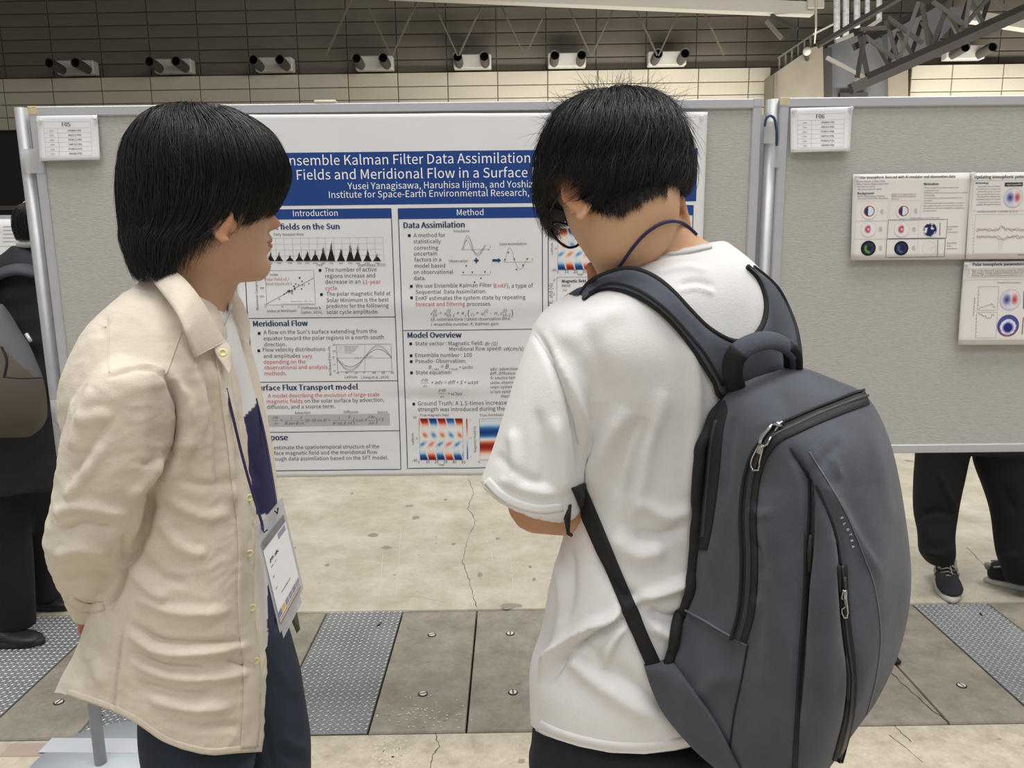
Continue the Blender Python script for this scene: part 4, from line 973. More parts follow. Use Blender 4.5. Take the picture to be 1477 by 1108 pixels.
def f_dark(g):
    def f(x, y):
        r = math.hypot(x, y); a = math.atan2(y, x); sw = math.exp(-((r-.5-.12*math.cos(a))/.16)**2)*(1 if a < -1.2 or a > 2.2 else .25)
        b = (26, 22, 40) if r > .8 else (34, 30, 66); c = (120, 190, 60) if g else (70, 120, 170)
        return s2l(*[b[i]*(1-sw*.9)+c[i]*sw*.9 for i in range(3)])
    return f
def f_blot(x, y): return s2l(34, 38, 92) if noise.noise((x*2.6, y*2.6, 8.2)) > -.18 and math.hypot(x, y) < .97 else s2l(232, 230, 228)
dial(L, d1(228, 490), 11.5, f_pot); dial(L, d1(632, 488), 11, f_pot); dial(L, d1(215, 705), 11, f_fac); dial(L, d1(610, 705), 11, f_fac); dial(L, d1(208, 928), 10.8, f_dark(True)); dial(L, d1(598, 928), 10.2, f_dark(False)); dial(L, d1(942, 710), 10.2, f_blot)
L.stroke([(d1(925, 930)[0]+10*math.cos(k*.42), d1(925, 930)[1]+10*math.sin(k*.42)) for k in range(16)], .0004, s2l(180, 180, 180)); L.stroke([d1(925, 930), d1(1008, 905)], .0004, s2l(150, 150, 150))
for x, y0, y1 in ((1062, 622, 778), (1030, 828, 1018)): L.stroke([d1(x, y0), d1(x-8, y1)], .0016, s2l(110, 106, 104))
for x, y in ((375, 495), (775, 490), (355, 705), (750, 705), (350, 928), (740, 928)):
    for j in (-2, -1, 0, 1, 2): L.stroke([d1(x-22+6*abs(j), y+j*12), d1(x+22, y+j*12)], .0006, s2l(120, 118, 118))
L.build('dial_charts', s1)['kind'] = 'stuff'
d2 = lambda x, y: (1390+x/4.26, 240+y/4.26)
S2, s2_ = slide([(1401, 249.5), (1545, 247), (1540, 373), (1390, 374)], 'white slide sheet with wavy line plots, cut off by the right picture edge', 2)
L = Layer(S2, .0006)
L.text('Updating ionospheric potential by SuperDARN data', d2(62, 75), 1540, DK, bold=.025); L.frame(d2(58, 88), (1536, 303), .0006, s2l(170, 168, 166)); L.text('Methodology', d2(70, 108), d2(150, 0)[0], DK, bold=.03)
for k, s in enumerate(('SuperDARN data assimilation', 'into SMRAI (Ver. 2.1) using LETKF', 'Updated the electric potential', 'from SuperDARN observations', 'Derived dα/dt indices for', 'isolated substorm events', 'Compared with observations to', 'assess the performance')): L.text(s.replace('dα/dt', 'AL'), d2(82-(k % 2)*8, 128+16*k), d2(222, 0)[0], G2)
L.prect(d2(250, 100), d2(358, 122), s2l(60, 60, 62)); L.text('Input: SuperDARN', d2(262, 116), d2(350, 0)[0], WHITE, h=.0009)
def f_two(x, y):
    r = math.hypot(x, y); b = (222, 222, 226); tb = max(0, 1-math.hypot((x+.32)/.5, (y)/.65)); tr = max(0, 1-math.hypot((x-.42)/.4, y/.6))
    if r > .95: return s2l(190, 190, 192)
    if tb > 0: return s2l(*[b[i]*(1-tb)+(36, 44, 120)[i]*tb for i in range(3)])
    if tr > 0: return s2l(*[b[i]*(1-tr)+(176, 40, 44)[i]*tr for i in range(3)])
    return s2l(206, 206, 230) if x < 0 else s2l(232, 216, 216)
L.disc(*d2(300, 192), 14, f_two); L.text('Isolated substorm: 1 (October 30, 2015)', d2(80, 284), d2(328, 0)[0], G2)
L.frame(d2(68, 297), (1500, 366), .0005, s2l(170, 168, 166)); random.seed(9)
for b0, cc, sg in ((388, s2l(150, 90, 70), 1), (394, s2l(110, 100, 96), 1), (430, s2l(150, 90, 70), -1), (438, s2l(110, 100, 96), -1)):
    L.stroke([d2(70+k*5, b0+random.uniform(-9, 9)-sg*(18*math.exp(-((k-32)/4)**2))-(30*(sg-1)/2*-1)*math.exp(-((k-30)/3)**2)*0) for k in range(86)], .0008, cc)
L.stroke([d2(200, 440), d2(208, 520), d2(214, 450), d2(222, 515), d2(228, 440)], .0004, s2l(180, 178, 176))
L.text('Nitta et al. (2024)', d2(318, 548), 1490, G2)
for k in range(12): L.stroke([d2(44, 300+k*20), d2(52, 300+k*20)], .0006, G2)
L.build('printed_text', s2_)['kind'] = 'stuff'
S3, s3 = slide([(1390, 377.5), (1546, 375.5), (1540, 496.5), (1379, 497)], 'white slide sheet with blue ring chart, lowest slide on right board', 3)
d3 = lambda x, y: (1277+x/6.52, 350+y/6.52)
L = Layer(S3, .0006); L.text('Polar ionospheric parameters by AI emulator SMRAI', d3(815, 218), 1530, DK, bold=.025); L.frame(d3(775, 248), (1534, 399), .0006, s2l(160, 158, 156))
for k, s in enumerate(('\u2022 Not only derived auroral currents (AU/AL) indices, but also 2D maps', '\u2022 2D maps show spatial distribution of ionospheric parameters', '\u2022 Define AE provides these parameters at 1-min intervals')): L.text(s, d3(783, 274+23*k), 1532-8*k*k, G2)
L.frame(d3(725, 352), (1534, 490), .0006, s2l(160, 158, 156)); L.text('Potential by AI emulator', d3(1048, 384), d3(1268, 0)[0], G2)
for a, b in (((875, 415), (1040, 634)), ((850, 655), (1020, 890))): L.frame(d3(*a), d3(*b), .0006, s2l(120, 118, 116))
random.seed(12)
L.stroke([d3(870+k*5, 618-k*1.6+random.uniform(-10, 10)+(30 if k > 26 else 0)) for k in range(31)], .0009, s2l(150, 110, 90)); L.stroke([d3(862+k*5, 668+k*2+random.uniform(-12, 12)-(k > 24)*45) for k in range(31)], .0009, s2l(150, 110, 90))
for k in range(7): L.stroke([d3(858, 420+k*34), d3(872, 420+k*34)], .0007, G2); L.stroke([d3(834, 680+k*32), d3(848, 680+k*32)], .0007, G2)
L.disc(*d3(1165, 535), 15.2, f_two)
def f_ring(x, y):
    r = math.hypot(x, y); d = math.hypot(x, y+.18)
    if r > .93: return s2l(60, 58, 84)
    if d < .42: return s2l(34, 40, 120)
    if d < .56: return s2l(150, 160, 214)
    if d < .66: return s2l(236, 236, 240)
    if d < .76: return s2l(196, 90, 96) if y < -.25 else s2l(210, 214, 236)
    return s2l(76, 82, 150)
L.disc(*d3(1138, 778), 15.6, f_ring, nr=14, na=36); L.stroke([d3(1298, 455), d3(1288, 620)], .0026, s2l(90, 86, 90)); L.stroke([d3(1285, 700), d3(1266, 860)], .0022, s2l(130, 90, 90))
for y in (700, 722, 745, 768, 790, 815, 840): L.stroke([d3(1290, y), (1490, d3(0, y)[1])], .0005, s2l(190, 120, 120))
L.text('Derived AL and AU', d3(822, 686), d3(822, 0)[0]+26, G2, rot=math.pi/2, hpx=2.4)
L.build('printed_text', s3)['kind'] = 'stuff'
for x, y, Yo, s in ((1236, 255, .010, 'clear push pin at the top left corner of the dial chart slide'), (1402.5, 251, .012, 'clear push pin between the two upper slides on the right board'), (1394, 382, .012, 'clear push pin at the top left corner of the lowest slide')): pin(x, y, BY-Yo, s)
# ---- board farther back at the left edge
fe = empty('poster_board', W(10, 400, 5.0), 'grey poster board far behind at the left edge, behind the man in the black suit', 'board', 'grey poster boards')
q0, q1 = W(-200, 314, 5), W(36, 311, 5); zb = W(0, 470, 5).z
MB().box(((q0.x+q1.x+.6)/2, 5.02, (q0.z+zb)/2), ((q1.x+.6-q0.x)/2, .015, (q0.z-zb)/2)).build('felt_panel', M_felt, fe, smooth=False); MB().box(((q0.x+q1.x+.6)/2, 5.0, q0.z-.015), ((q1.x+.6-q0.x)/2, .02, .02)).build('frame_rail', M_alu, fe, smooth=False)
MB().tube([(q0.x, 5.02, 0), (q0.x, 5.02, q0.z)], .018, 12).build('leg', M_pole, fe); MB().tube([(q1.x+.6, 5.02, 0), (q1.x+.6, 5.02, q0.z)], .018, 12).build('leg', M_pole, fe)
SF = Sheet(4.975, lambda x, z: .003+.002*math.sin(x*9)); f2 = empty('research_poster', W(10, 380, 4.99), 'white poster of grey text far behind at the left edge, beside a dark haired head', 'poster')
sheet_mesh('paper', SF, [(-120, 317.5), (30, 316), (34, 420), (-118, 424)], f2, 12, 8)
L = Layer(SF, .001)
L.prect((-110, 327), (1, 336), s2l(90, 88, 88)); L.stroke([(-116, 357), (27, 355)], .005, s2l(200, 198, 196))
for k in range(16):
    y = 327+k*5.4
    if abs(y-357) > 3: L.stroke([(5, y), (26-random.random()*6, y)], .006, s2l(176, 174, 172)); L.stroke([(-60, y), (-4, y)], .006, s2l(176, 174, 172))
L.build('printed_text', f2)['kind'] = 'stuff'
# ================================================================ people: tools
def skinmat(name, c, c2): 
    m = mat(name, c, .55, nscale=14, namt=.14, col2=c2, bump=.12, bscale=220, spec=.35, attr='tint')
    b = m.node_tree.nodes['Principled BSDF']; b.inputs['Subsurface Weight'].default_value = .12; b.inputs['Subsurface Radius'].default_value = (.012, .004, .002); b.inputs['Subsurface Scale'].default_value = .6
    return m
M_skA = skinmat('skin_tan', s2l(198, 158, 130), s2l(184, 142, 114)); M_skB = skinmat('skin_light_tan', s2l(212, 170, 136), s2l(196, 152, 118))
M_hair = mat('black_hair', (.0065, .006, .0065), .42, spec=.4)
M_hair2 = mat('black_hair_strand', (.012, .0115, .0125), .36, spec=.5)
def frame3(Fv, roll=0.0):
    Fv = Fv.normalized(); Lf = Vector((0, 0, 1)).cross(Fv).normalized(); U = Fv.cross(Lf)
    Lf2 = Lf*math.cos(roll)+U*math.sin(roll); U2 = Fv.cross(Lf2); return Matrix((Fv, Lf2, U2)).transposed()   # local x fwd, y left, z up
HEAD = [(-.103, -.005, .016, .050, .018, .022), (-.098, -.022, .030, .060, .017, .026), (-.088, -.042, .042, .066, .019, .024), (-.075, -.058, .051, .070, .0175, .022), (-.063, -.068, .056, .075, .006, .02), (-.055, -.072, .059, .077, .013, .018),
        (-.049, -.074, .061, .078, .0125, .019), (-.0445, -.075, .0625, .0785, .006, .02), (-.040, -.076, .064, .079, .0145, .017), (-.034, -.078, .066, .080, .013, .013), (-.027, -.080, .068, .0805, .008, .009), (-.021, -.082, .070, .081, .026, .011),
        (-.014, -.084, .072, .081, .033, .0115), (-.006, -.087, .074, .081, .027, .0095), (.006, -.090, .0755, .080, .018, .008), (.018, -.094, .0765, .080, .011, .0075), (.028, -.096, .077, .083, .006, .009), (.038, -.097, .077, .088, .003, .02),
        (.055, -.097, .077, .091, 0, .02), (.075, -.093, .074, .089, 0, .02), (.095, -.082, .066, .079, 0, .02), (.112, -.062, .050, .060, 0, .02), (.123, -.038, .030, .036, 0, .02), (.128, -.012, .010, .008, 0, .02)]
def skintint(V, base, ears, spots=()):
    c = np.empty((len(V), 3)); c[:] = base
    for e, r, k in [(e, .030, (1.02, .82, .76)) for e in ears]+list(spots):
        d2 = np.exp(-(np.linalg.norm(V-np.array(e), axis=1)/r)**4)[:, None]; c = c*(1-d2*(1-np.array(k)))
    return c
def head_parts(O, R, s=1.0, ear_flare=.45, ear=(-.014, -.004, 1.0), nose=(1.0, 1.0)):
    T = lambda x, y, z: O + R @ Vector((x*s, y*s, z*s)); rows = cr(HEAD, 4); n = 96; rings = []
    for (z, xb, w, p, f, wn) in rows:
        xc = (p+xb)/2; r = []
        for k in range(n):
            a = 2*math.pi*k/n; c, sn = math.cos(a), math.sin(a); e = 2.1
            cc = math.copysign(abs(c)**(2/e), c); ss = math.copysign(abs(sn)**(2/e), sn); x = xc+(p-xc)*cc; y = w*ss
            if c > 0:
                nz = -.03 < z < .03; x += f*(nose[0] if nz else 1)*math.exp(-(y/(wn*(nose[1] if nz else 1)))**2)
                x -= .011*math.exp(-((abs(y)-.031)/.013)**2-((z-.020)/.013)**2)
                x += .004*math.exp(-((abs(y)-.036)/.016)**2-((z+.008)/.018)**2)
            r.append(T(x, y, z))
        rings.append(r)
    parts = [loft_rings(rings)]
    for sg in (1, -1):
        mb = MB(); E = R @ Matrix.Rotation(sg*ear_flare, 3, 'Z')
        c = T(ear[0], sg*.083, ear[1]); es = ear[2]
        mb.ell(c+E @ Vector((-.006, 0, 0))*s, (.017*s*es, .0045*s, .030*s*es), 16, 12, R=E); parts.append((mb.v, mb.f)); mb = MB()
        rim = [(.004, -.012), (.011, .004), (.008, .020), (-.004, .030), (-.017, .027), (-.023, .012), (-.020, -.006), (-.011, -.020), (-.003, -.030), (.004, -.026)]
        mb.tube([c+E @ Vector((a*s*es, sg*.002, b*s*es)) for a, b in cr(rim, 3)], .0044*s, 8); parts.append((mb.v, mb.f))
        mb = MB(); mb.ell(T(ear[0]+.010, sg*.074, ear[1]-.002), (.012*s, .012*s, .016*s), 10, 8); parts.append((mb.v, mb.f))
    return parts, T
def tubeparts(pts, rad, n=16, flat=None, sub=4):
    P = cr([tuple(p)+(r,) for p, r in zip(pts, rad)], sub); mb = MB(); mb.tube([Vector(q[:3]) for q in P], [q[3] for q in P], n, flat=flat)
    a, b = Vector(P[0][:3]), Vector(P[-1][:3]); m2 = MB(); m2.ell(a, (P[0][3],)*3, 12, 8); m3 = MB(); m3.ell(b, (P[-1][3],)*3, 12, 8)
    return [(mb.v, mb.f), (m2.v, m2.f), (m3.v, m3.f)]
def hand_parts(wr, d, palm, curl=.5, thumb=1, s=1.0):
    """wr wrist, d pointing direction, palm = direction the palm faces, curl radians per joint"""
    d = d.normalized(); palm = (palm-d*palm.dot(d)).normalized(); side = d.cross(palm)*thumb; out = []
    mb = MB(); R = Matrix((d, side, palm)).transposed(); mb.ell(wr+d*.045*s, (.052*s, .041*s, .015*s), 18, 12, R=R); out.append((mb.v, mb.f))
    out += tubeparts([wr-d*.02*s, wr+d*.03*s], [.024*s, .022*s], 14)
    for i, (off, L, r) in enumerate(((.030, .070, .0088), (.010, .078, .0092), (-.010, .072, .0088), (-.028, .056, .0078))):
        p = wr+d*(.078-.006*abs(i-1))*s+side*off*s; dd = (d+side*off*.9).normalized(); pts = [p-dd*.03*s, p]; seg = [.45, .31, .24]
        for j in range(3):
            ax = dd.cross(palm).normalized(); dd = (Matrix.Rotation(curl*(1.0 if j else .8), 3, ax) @ dd).normalized(); p = p+dd*L*seg[j]*s; pts.append(p)
        out += tubeparts(pts, [r*s, r*s, r*.95*s, r*.9*s, r*.78*s], 10, sub=3)
    b = wr+d*.022*s+side*.028*s; dd = (d*.72+side*.62+palm*.35).normalized(); p1 = b+dd*.034*s; dd2 = (dd+palm*.35-side*.2+d*.2).normalized(); p2 = p1+dd2*.032*s; p3 = p2+(dd2+palm*.2-side*.15).normalized()*.024*s
    out += tubeparts([wr+d*.01*s+side*.012*s, b, p1, p2, p3], [.014*s, .0135*s, .0108*s, .0098*s, .008*s], 10, sub=3)
    return out
def solid(name, parts, vox, m, parent, sm=4, post=None, label=None, sf=.5):
    V, Fc, Nn = remesh(parts, vox, sm, sf); cols = None
    if post:
        r = post(V, Fc, Nn)
        V, Fc = r[0], r[1]; cols = r[2] if len(r) > 2 else None
    o = mk(name, V, Fc, m, parent, True, cols=cols, label=label); return o, V, Fc
def fastmesh(name, V, Q, m, parent, n4=4, kind=None, smooth=True):
    me = bpy.data.meshes.new(name); me.vertices.add(len(V)); me.vertices.foreach_set('co', np.asarray(V, dtype=np.float32).ravel())
    Q = np.asarray(Q, dtype=np.int32); me.loops.add(Q.size); me.loops.foreach_set('vertex_index', Q.ravel()); me.polygons.add(len(Q))
    me.polygons.foreach_set('loop_start', np.arange(0, Q.size, Q.shape[1], dtype=np.int32)); me.polygons.foreach_set('use_smooth', [smooth]*len(Q))
    me.materials.append(m); me.update(calc_edges=True); me.validate(); o = bpy.data.objects.new(name, me); COL.objects.link(o); setparent(o, parent); return tag(o, kind=kind)
def strands(name, paths, rad, m, parent, kind='stuff'):
    """paths: array (count, points, 3): each a thin three-sided tapering hair"""
    P = np.asarray(paths); C, S, _ = P.shape; T = np.gradient(P, axis=1); T /= np.linalg.norm(T, axis=2, keepdims=True)+1e-9
    ref = np.array([.31, .88, .35]); U = np.cross(T, ref); U /= np.linalg.norm(U, axis=2, keepdims=True)+1e-9; Wv = np.cross(T, U)
    tp = np.linspace(1, .12, S)[None, :, None]*np.asarray(rad).reshape(-1, 1, 1); V = np.stack([P+(U*math.cos(a)+Wv*math.sin(a))*tp for a in (0, 2.094, 4.189)], axis=2)  # C,S,3,3
    idx = (np.arange(C)[:, None, None]*S*3+np.arange(S-1)[None, :, None]*3+np.arange(3)[None, None, :]); k2 = (np.arange(3)+1) % 3
    a = idx; b = idx-np.arange(3)[None, None, :]+k2[None, None, :]; Q = np.stack([a, b, b+3, a+3], axis=-1).reshape(-1, 4)
    return fastmesh(name, V.reshape(-1, 3), Q, m, parent, kind=kind)
def sstep(x): x = min(1, max(0, x)); return x*x*(3-2*x)
def hair(parent, rows, vend, count, lift=.006, rad=.0006, spiky=0.0, seed=1, drift=0.0, shrink=.985, endrag=12, crown=(0, 0), topwild=0.0, clump=1.0, lead=0, inward=0.0, short=0.0, tip=0.0, jit=1.2):
    rg = np.random.default_rng(seed); rows = [tuple(r)+((2.1,) if len(r) == 8 else ()) for r in rows]
    sub = 6; R = cr(rows, sub); n = 120; NR = len(R); S = np.zeros((NR, n, 3)); ys = np.array([(r[0]+r[3])/2 for r in R])
    for i, (yL, xL, YL, yR, xR, YR, dn, df, e) in enumerate(R):
        A = W(xL, yL, YL); B = W(xR, yR, YR); C = (A+B)/2; H = (B-A)/2; V = Vector((C.x, C.y, 0)).normalized(); V = (V-H*(V.dot(H)/H.dot(H))).normalized()
        for k in range(n):
            a = 2*math.pi*k/n; c, s = math.cos(a), math.sin(a); cc = math.copysign(abs(c)**(2/e), c); ss = math.copysign(abs(s)**(2/e), s)
            S[i, k] = C+H*cc-V*(ss*(dn if s > 0 else df))
    cen = S.mean(axis=(0, 1)); ue = np.array([vend(360*k/n) for k in range(n)])
    # shell
    rowc = S.mean(axis=1, keepdims=True); SS = rowc+(S-rowc)*shrink; ok = ys[:, None] < (ue[None, :]-2)
    vid = {}; V = []; Fq = []
    def gv(i, k):
        k %= n
        if (i, k) not in vid: vid[(i, k)] = len(V); V.append(tuple(SS[i, k]))
        return vid[(i, k)]
    for i in range(NR-1):
        for k in range(n):
            if ok[i, k] and ok[i+1, k] and ok[i, (k+1) % n] and ok[i+1, (k+1) % n]: Fq.append((gv(i, k), gv(i, k+1), gv(i+1, k+1), gv(i+1, k)))
    top = len(V); V.append(tuple(SS[0].mean(axis=0)+np.array([0, 0, .002])))
    for k in range(n): Fq.append((gv(0, k), gv(0, k+1), top))
    mk('scalp_hair', V, Fq, M_hair, parent)
    # strands
    PN = 12; paths = []; rr = []
    for _ in range(count):
        u = rg.random()*n; layer = rg.random(); e0 = vend(360*u/n)+rg.normal(0, endrag*.35)+(endrag*.4 if layer < .3 else 0)
        ie = np.interp(e0, ys, np.arange(NR)); st = (0 if rg.random() < .55 else rg.random()**1.3*ie*.8); off = lift*(.15+layer)
        if short and rg.random() < .85: st = rg.random()**.9*ie*.95; ie = min(ie+rg.random()*1.5, st+NR*short*(.5+.7*rg.random()))
        cl = math.sin(u*clump*1.7+seed)*.5+math.sin(u*clump*4.3)*.5; path = []; dr = drift*(.5+rg.random())+rg.normal(0, jit); tl = tip*rg.random()**2*(1+.6*cl)
        for j in range(PN):
            t = j/(PN-1); i = st+(ie-st)*t; uu = (u+dr*t*t+cl*1.5*t) % n; i0 = int(min(i, NR-2)); fi = i-i0; k0 = int(uu) % n; fk = uu-int(uu); k1 = (k0+1) % n
            q = (S[i0, k0]*(1-fk)+S[i0, k1]*fk)*(1-fi)+(S[i0+1, k0]*(1-fk)+S[i0+1, k1]*fk)*fi
            c0 = rowc[i0, 0]; nn = q-c0; nn[2] += max(0, .06-(ys[min(i0, NR-1)]-ys[0])*.0009)*1.2; nn /= np.linalg.norm(nn)+1e-9
            path.append(q+nn*(off*(min(1, t*3+.4))*(1+.5*cl*t)+spiky*t**3*rg.random()-inward*t**4+tl*t*t))
        paths.append(path); rr.append(rad*(.6+.8*rg.random()))
    if topwild:
        for _ in range(int(count*.05)):
            u = rg.random()*n; i = rg.random()**1.2*NR*.32; k0 = int(u); q = S[int(i), k0]; nn = q-rowc[min(int(i)+4, NR-1), 0]; nn /= np.linalg.norm(nn); d = nn+rg.normal(0, .5, 3)+np.array([0, 0, .5]); d /= np.linalg.norm(d); L = topwild*(.4+rg.random())
            bend = rg.normal(0, .5, 3); paths.append([q+d*L*(j/(PN-1))+bend*L*.5*(j/(PN-1))**2-np.array([0, 0, 1])*L*.3*(j/(PN-1))**2 for j in range(PN)]); rr.append(rad*.6)
    return strands('hair_strands', paths, rr, M_hair2, parent), S, ys
def shoe_parts(heel, dirv, s=1.0):
    d = dirv.normalized(); d.z = 0; d.normalize(); l = Vector((-d.y, d.x, 0)); up = Vector((0, 0, 1)); rings = []
    for x, w, h0, h in ((-.035, .020, .012, .05), (-.02, .034, .004, .085), (.02, .036, .003, .095), (.06, .037, .004, .088), (.10, .040, .006, .066), (.15, .046, .004, .052), (.20, .044, .004, .045), (.235, .030, .008, .036), (.245, .012, .014, .024)):
        ring = []
        for k in range(20):
            a = 2*math.pi*k/20; c, sn = math.cos(a), math.sin(a); ring.append(heel+d*x*s+l*w*s*math.copysign(abs(c)**.8, c)+up*((h0+h)/2+(h-h0)/2*math.copysign(abs(sn)**.8, sn))*s)
        rings.append(ring)
    return rings
def simple_shoe(name, heel, d, parent, mu, ms, s=1.0):
    rg_ = shoe_parts(heel, d, s); v, f = loft_rings(rg_); o = MB().add(v, f).build(name, mu, parent)
    dd = d.copy(); dd.z = 0; dd.normalize(); l = Vector((-dd.y, dd.x, 0)); lo = []; n = 22; v = []
    for z, k in ((.001, .98), (.006, 1.04), (.020, 1.05), (.026, 1.0)):
        for j in range(n):
            a = 2*math.pi*j/n; x = .105+.148*math.cos(a); w = (.044+.006*math.cos(a)-.004*math.exp(-((x-.08)/.04)**2))*math.sin(a); v.append(heel+dd*(.105+(x-.105)*k)*s+l*w*k*s+Vector((0, 0, z)))
    f = [(i*n+j, i*n+(j+1) % n, (i+1)*n+(j+1) % n, (i+1)*n+j) for i in range(3) for j in range(n)]+[tuple(range(n-1, -1, -1)), tuple(3*n+j for j in range(n))]
    MB().add(v, f).build('sole', ms, o); return o
def trim_below(V, Fc, line, cols=None, keep_above=True):
    """cut cloth away under a hem given as pixel polyline"""
    P = proj(V); L = np.array(line, dtype=float); yh = np.interp(P[:, 0], L[:, 0], L[:, 1]); V = V.copy()
    bad = P[:, 1] > yh; Fk = [f for f in Fc if not all(bad[i] for i in f)]
    used = sorted({i for f in Fk for i in f}); mp = {a: b for b, a in enumerate(used)}
    # slide the overhanging rim up to the hem line
    for i in used:
        if bad[i]:
            dz = (P[i, 1]-yh[i]); V[i, 2] += dz*(np.linalg.norm(V[i]-np.array(CAM)))/FPX
    return V[used], [tuple(mp[i] for i in f) for f in Fk], used

# ================================================================ man in the white T-shirt (back to us)
BO = W(895, 284, 1.06); psi, th = math.radians(28), math.radians(36)
BF = Vector((-math.sin(psi)*math.cos(th), math.cos(psi)*math.cos(th), -math.sin(th))); BR = frame3(BF, math.radians(4))
mb_root = empty('person', Vector((F(930, 1400).x, 1.12, 0)), 'black haired man in plain white T-shirt seen from behind, head bowed, hand at chin', 'person')
parts, HB = head_parts(BO, BR, 1.0, .6, (-.012, -.018, 1.12))
parts.append(loft_px([(292, 850, 1.06, 285, 965, 1.07, .05, .05), (310, 856, 1.06, 305, 972, 1.07, .055, .055), (330, 862, 1.07, 326, 988, 1.08, .058, .055), (350, 866, 1.08, 344, 1010, 1.09, .062, .058), (372, 870, 1.09, 356, 1030, 1.10, .07, .06), (400, 860, 1.09, 385, 1060, 1.11, .085, .07), (440, 850, 1.09, 430, 1090, 1.12, .09, .08)], 40, 4))
parts.append(loft_px([(430, 850, 1.08, 425, 1080, 1.13, .08, .08), (480, 820, 1.05, 480, 1090, 1.14, .09, .09), (560, 830, 1.05, 560, 1100, 1.14, .10, .09), (700, 850, 1.05, 700, 1110, 1.13, .085, .085), (850, 850, 1.05, 850, 1095, 1.12, .08, .08), (1000, 835, 1.06, 1000, 1090, 1.12, .085, .08)], 40, 4))
sh = W(826, 512, 1.04); el = W(776, 724, 1.0); wr = W(915, 742, 1.24)
parts += tubeparts([sh, W(797, 600, 1.01), el], [.042, .042, .043]); parts += tubeparts([el, W(842, 735, 1.10), wr], [.043, .040, .027]); parts += hand_parts(wr, Vector((.8, .4, .1)), Vector((0, -1, .2)), .35, 1)
sh2 = W(1082, 505, 1.17); el2 = W(1060, 690, 1.42); wr2 = W(905, 462, 1.26)
parts += tubeparts([sh2, W(1070, 580, 1.3), el2], [.05, .045, .042]); parts += tubeparts([el2, W(970, 570, 1.36), wr2], [.042, .038, .027])
hd = (W(864, 398, 1.19)-wr2).normalized(); parts += hand_parts(wr2, hd, Vector((-.35, -.75, .35)), .75, -1)
for dy in (0, 9, 18): parts += tubeparts([W(872+dy*.3, 408+dy*.4, 1.185), W(858, 398+dy, 1.168), W(853+dy*.2, 386+dy, 1.16)], [.009, .0095, .009], 10)
bodyB, VB, FB = solid('body', parts, .0032, M_skB, mb_root, 5, lambda V, Fc, Nn: (V, Fc, skintint(V, s2l(216, 174, 140), [HB(-.012, .085, -.018), HB(-.012, -.085, -.018)], [(W(858, 400, 1.17), .03, (.95, .8, .75)), (W(770, 745, 1.0), .07, (.82, .72, .68))])))
tB = bvh(VB, FB)
# eyes and brows, seen only from the far side
for T_, root, sk in ((HB, mb_root, 'B'),):
    for sg in (1, -1):
        MB().ell(T_(.0735, sg*.031, .018), (.011,)*3, 12, 8).build('eye', mat('eye_dark', (.02, .015, .012), .2), root)
        MB().tube([T_(.086, sg*.016, .040), T_(.089, sg*.030, .045), T_(.078, sg*.050, .039)], [.002, .0028, .0012], 6).build('eyebrow', M_hair, root)
# T-shirt
def foldx(V, N, L): return fold(V, N, [(p_, w_*.9, a_*1.35) for p_, w_, a_ in L])
def postB(V, Fc, Nn):
    V = foldx(V, Nn, [([(770, 478), (790, 510), (812, 560), (828, 610), (836, 660), (838, 715)], 6, -.010), ([(795, 505), (822, 560), (842, 620), (850, 680)], 9, .006), ([(905, 585), (880, 630), (862, 670), (850, 720)], 16, .010), ([(930, 600), (905, 660), (890, 720)], 12, -.008),
                     ([(985, 480), (1000, 540), (1002, 620), (998, 720)], 12, .006), ([(960, 560), (935, 640), (925, 700), (905, 760)], 14, .006), ([(780, 975), (805, 935), (845, 905), (880, 892), (895, 878)], 7, .014), ([(790, 985), (815, 950), (850, 922), (885, 905), (905, 890)], 7, -.012),
                     ([(895, 878), (930, 862), (965, 850), (1000, 835)], 9, .010), ([(900, 895), (880, 930), (868, 965)], 9, .008), ([(830, 925), (870, 955), (920, 990), (960, 1020)], 12, -.007), ([(812, 935), (850, 975), (900, 1010), (950, 1040)], 14, .007), ([(862, 800), (885, 840), (905, 862), (940, 870)], 12, -.008),
                     ([(880, 770), (920, 800), (960, 790)], 16, .007), ([(800, 800), (812, 860), (805, 920), (786, 965)], 9, .006), ([(822, 790), (824, 850), (812, 900)], 8, -.006), ([(920, 720), (960, 745), (1000, 735)], 12, .005), ([(915, 770), (950, 775), (990, 762)], 9, -.005), ([(940, 900), (965, 915), (990, 905)], 9, .009), ([(935, 880), (970, 892), (995, 880)], 7, -.008),
                     ([(925, 373), (970, 366), (1020, 360)], 4, -.003), ([(940, 396), (990, 385), (1020, 392)], 5, .002), ([(980, 412), (1005, 406), (1030, 414)], 5, -.003), ([(980, 420), (1005, 415), (1030, 424)], 4, .002), ([(740, 620), (745, 660), (742, 700)], 9, .005), ([(775, 590), (782, 650), (786, 700)], 9, -.005), ([(800, 600), (808, 660), (812, 715)], 9, .006),
                     ([(715, 655), (760, 690), (800, 700)], 8, -.003), ([(720, 690), (760, 706), (800, 712)], 7, .003), ([(900, 440), (850, 470), (800, 490)], 18, .004), ([(835, 455), (860, 520), (870, 580)], 16, -.004)])
    N2 = normals(V, Fc); V = wrinkle(V, N2, .0035, 5, (1, 1, .55), 3.1); V = wrinkle(V, N2, .0009, 16, (1, 1, .8), 8.0)
    line = [(700, 1000), (765, 1046), (775, 1054), (800, 1066), (835, 1077), (880, 1086), (930, 1088), (975, 1082), (1010, 1070), (1100, 1060), (1200, 1040)]
    V, Fc, _ = trim_below(V, Fc, line); return V, Fc
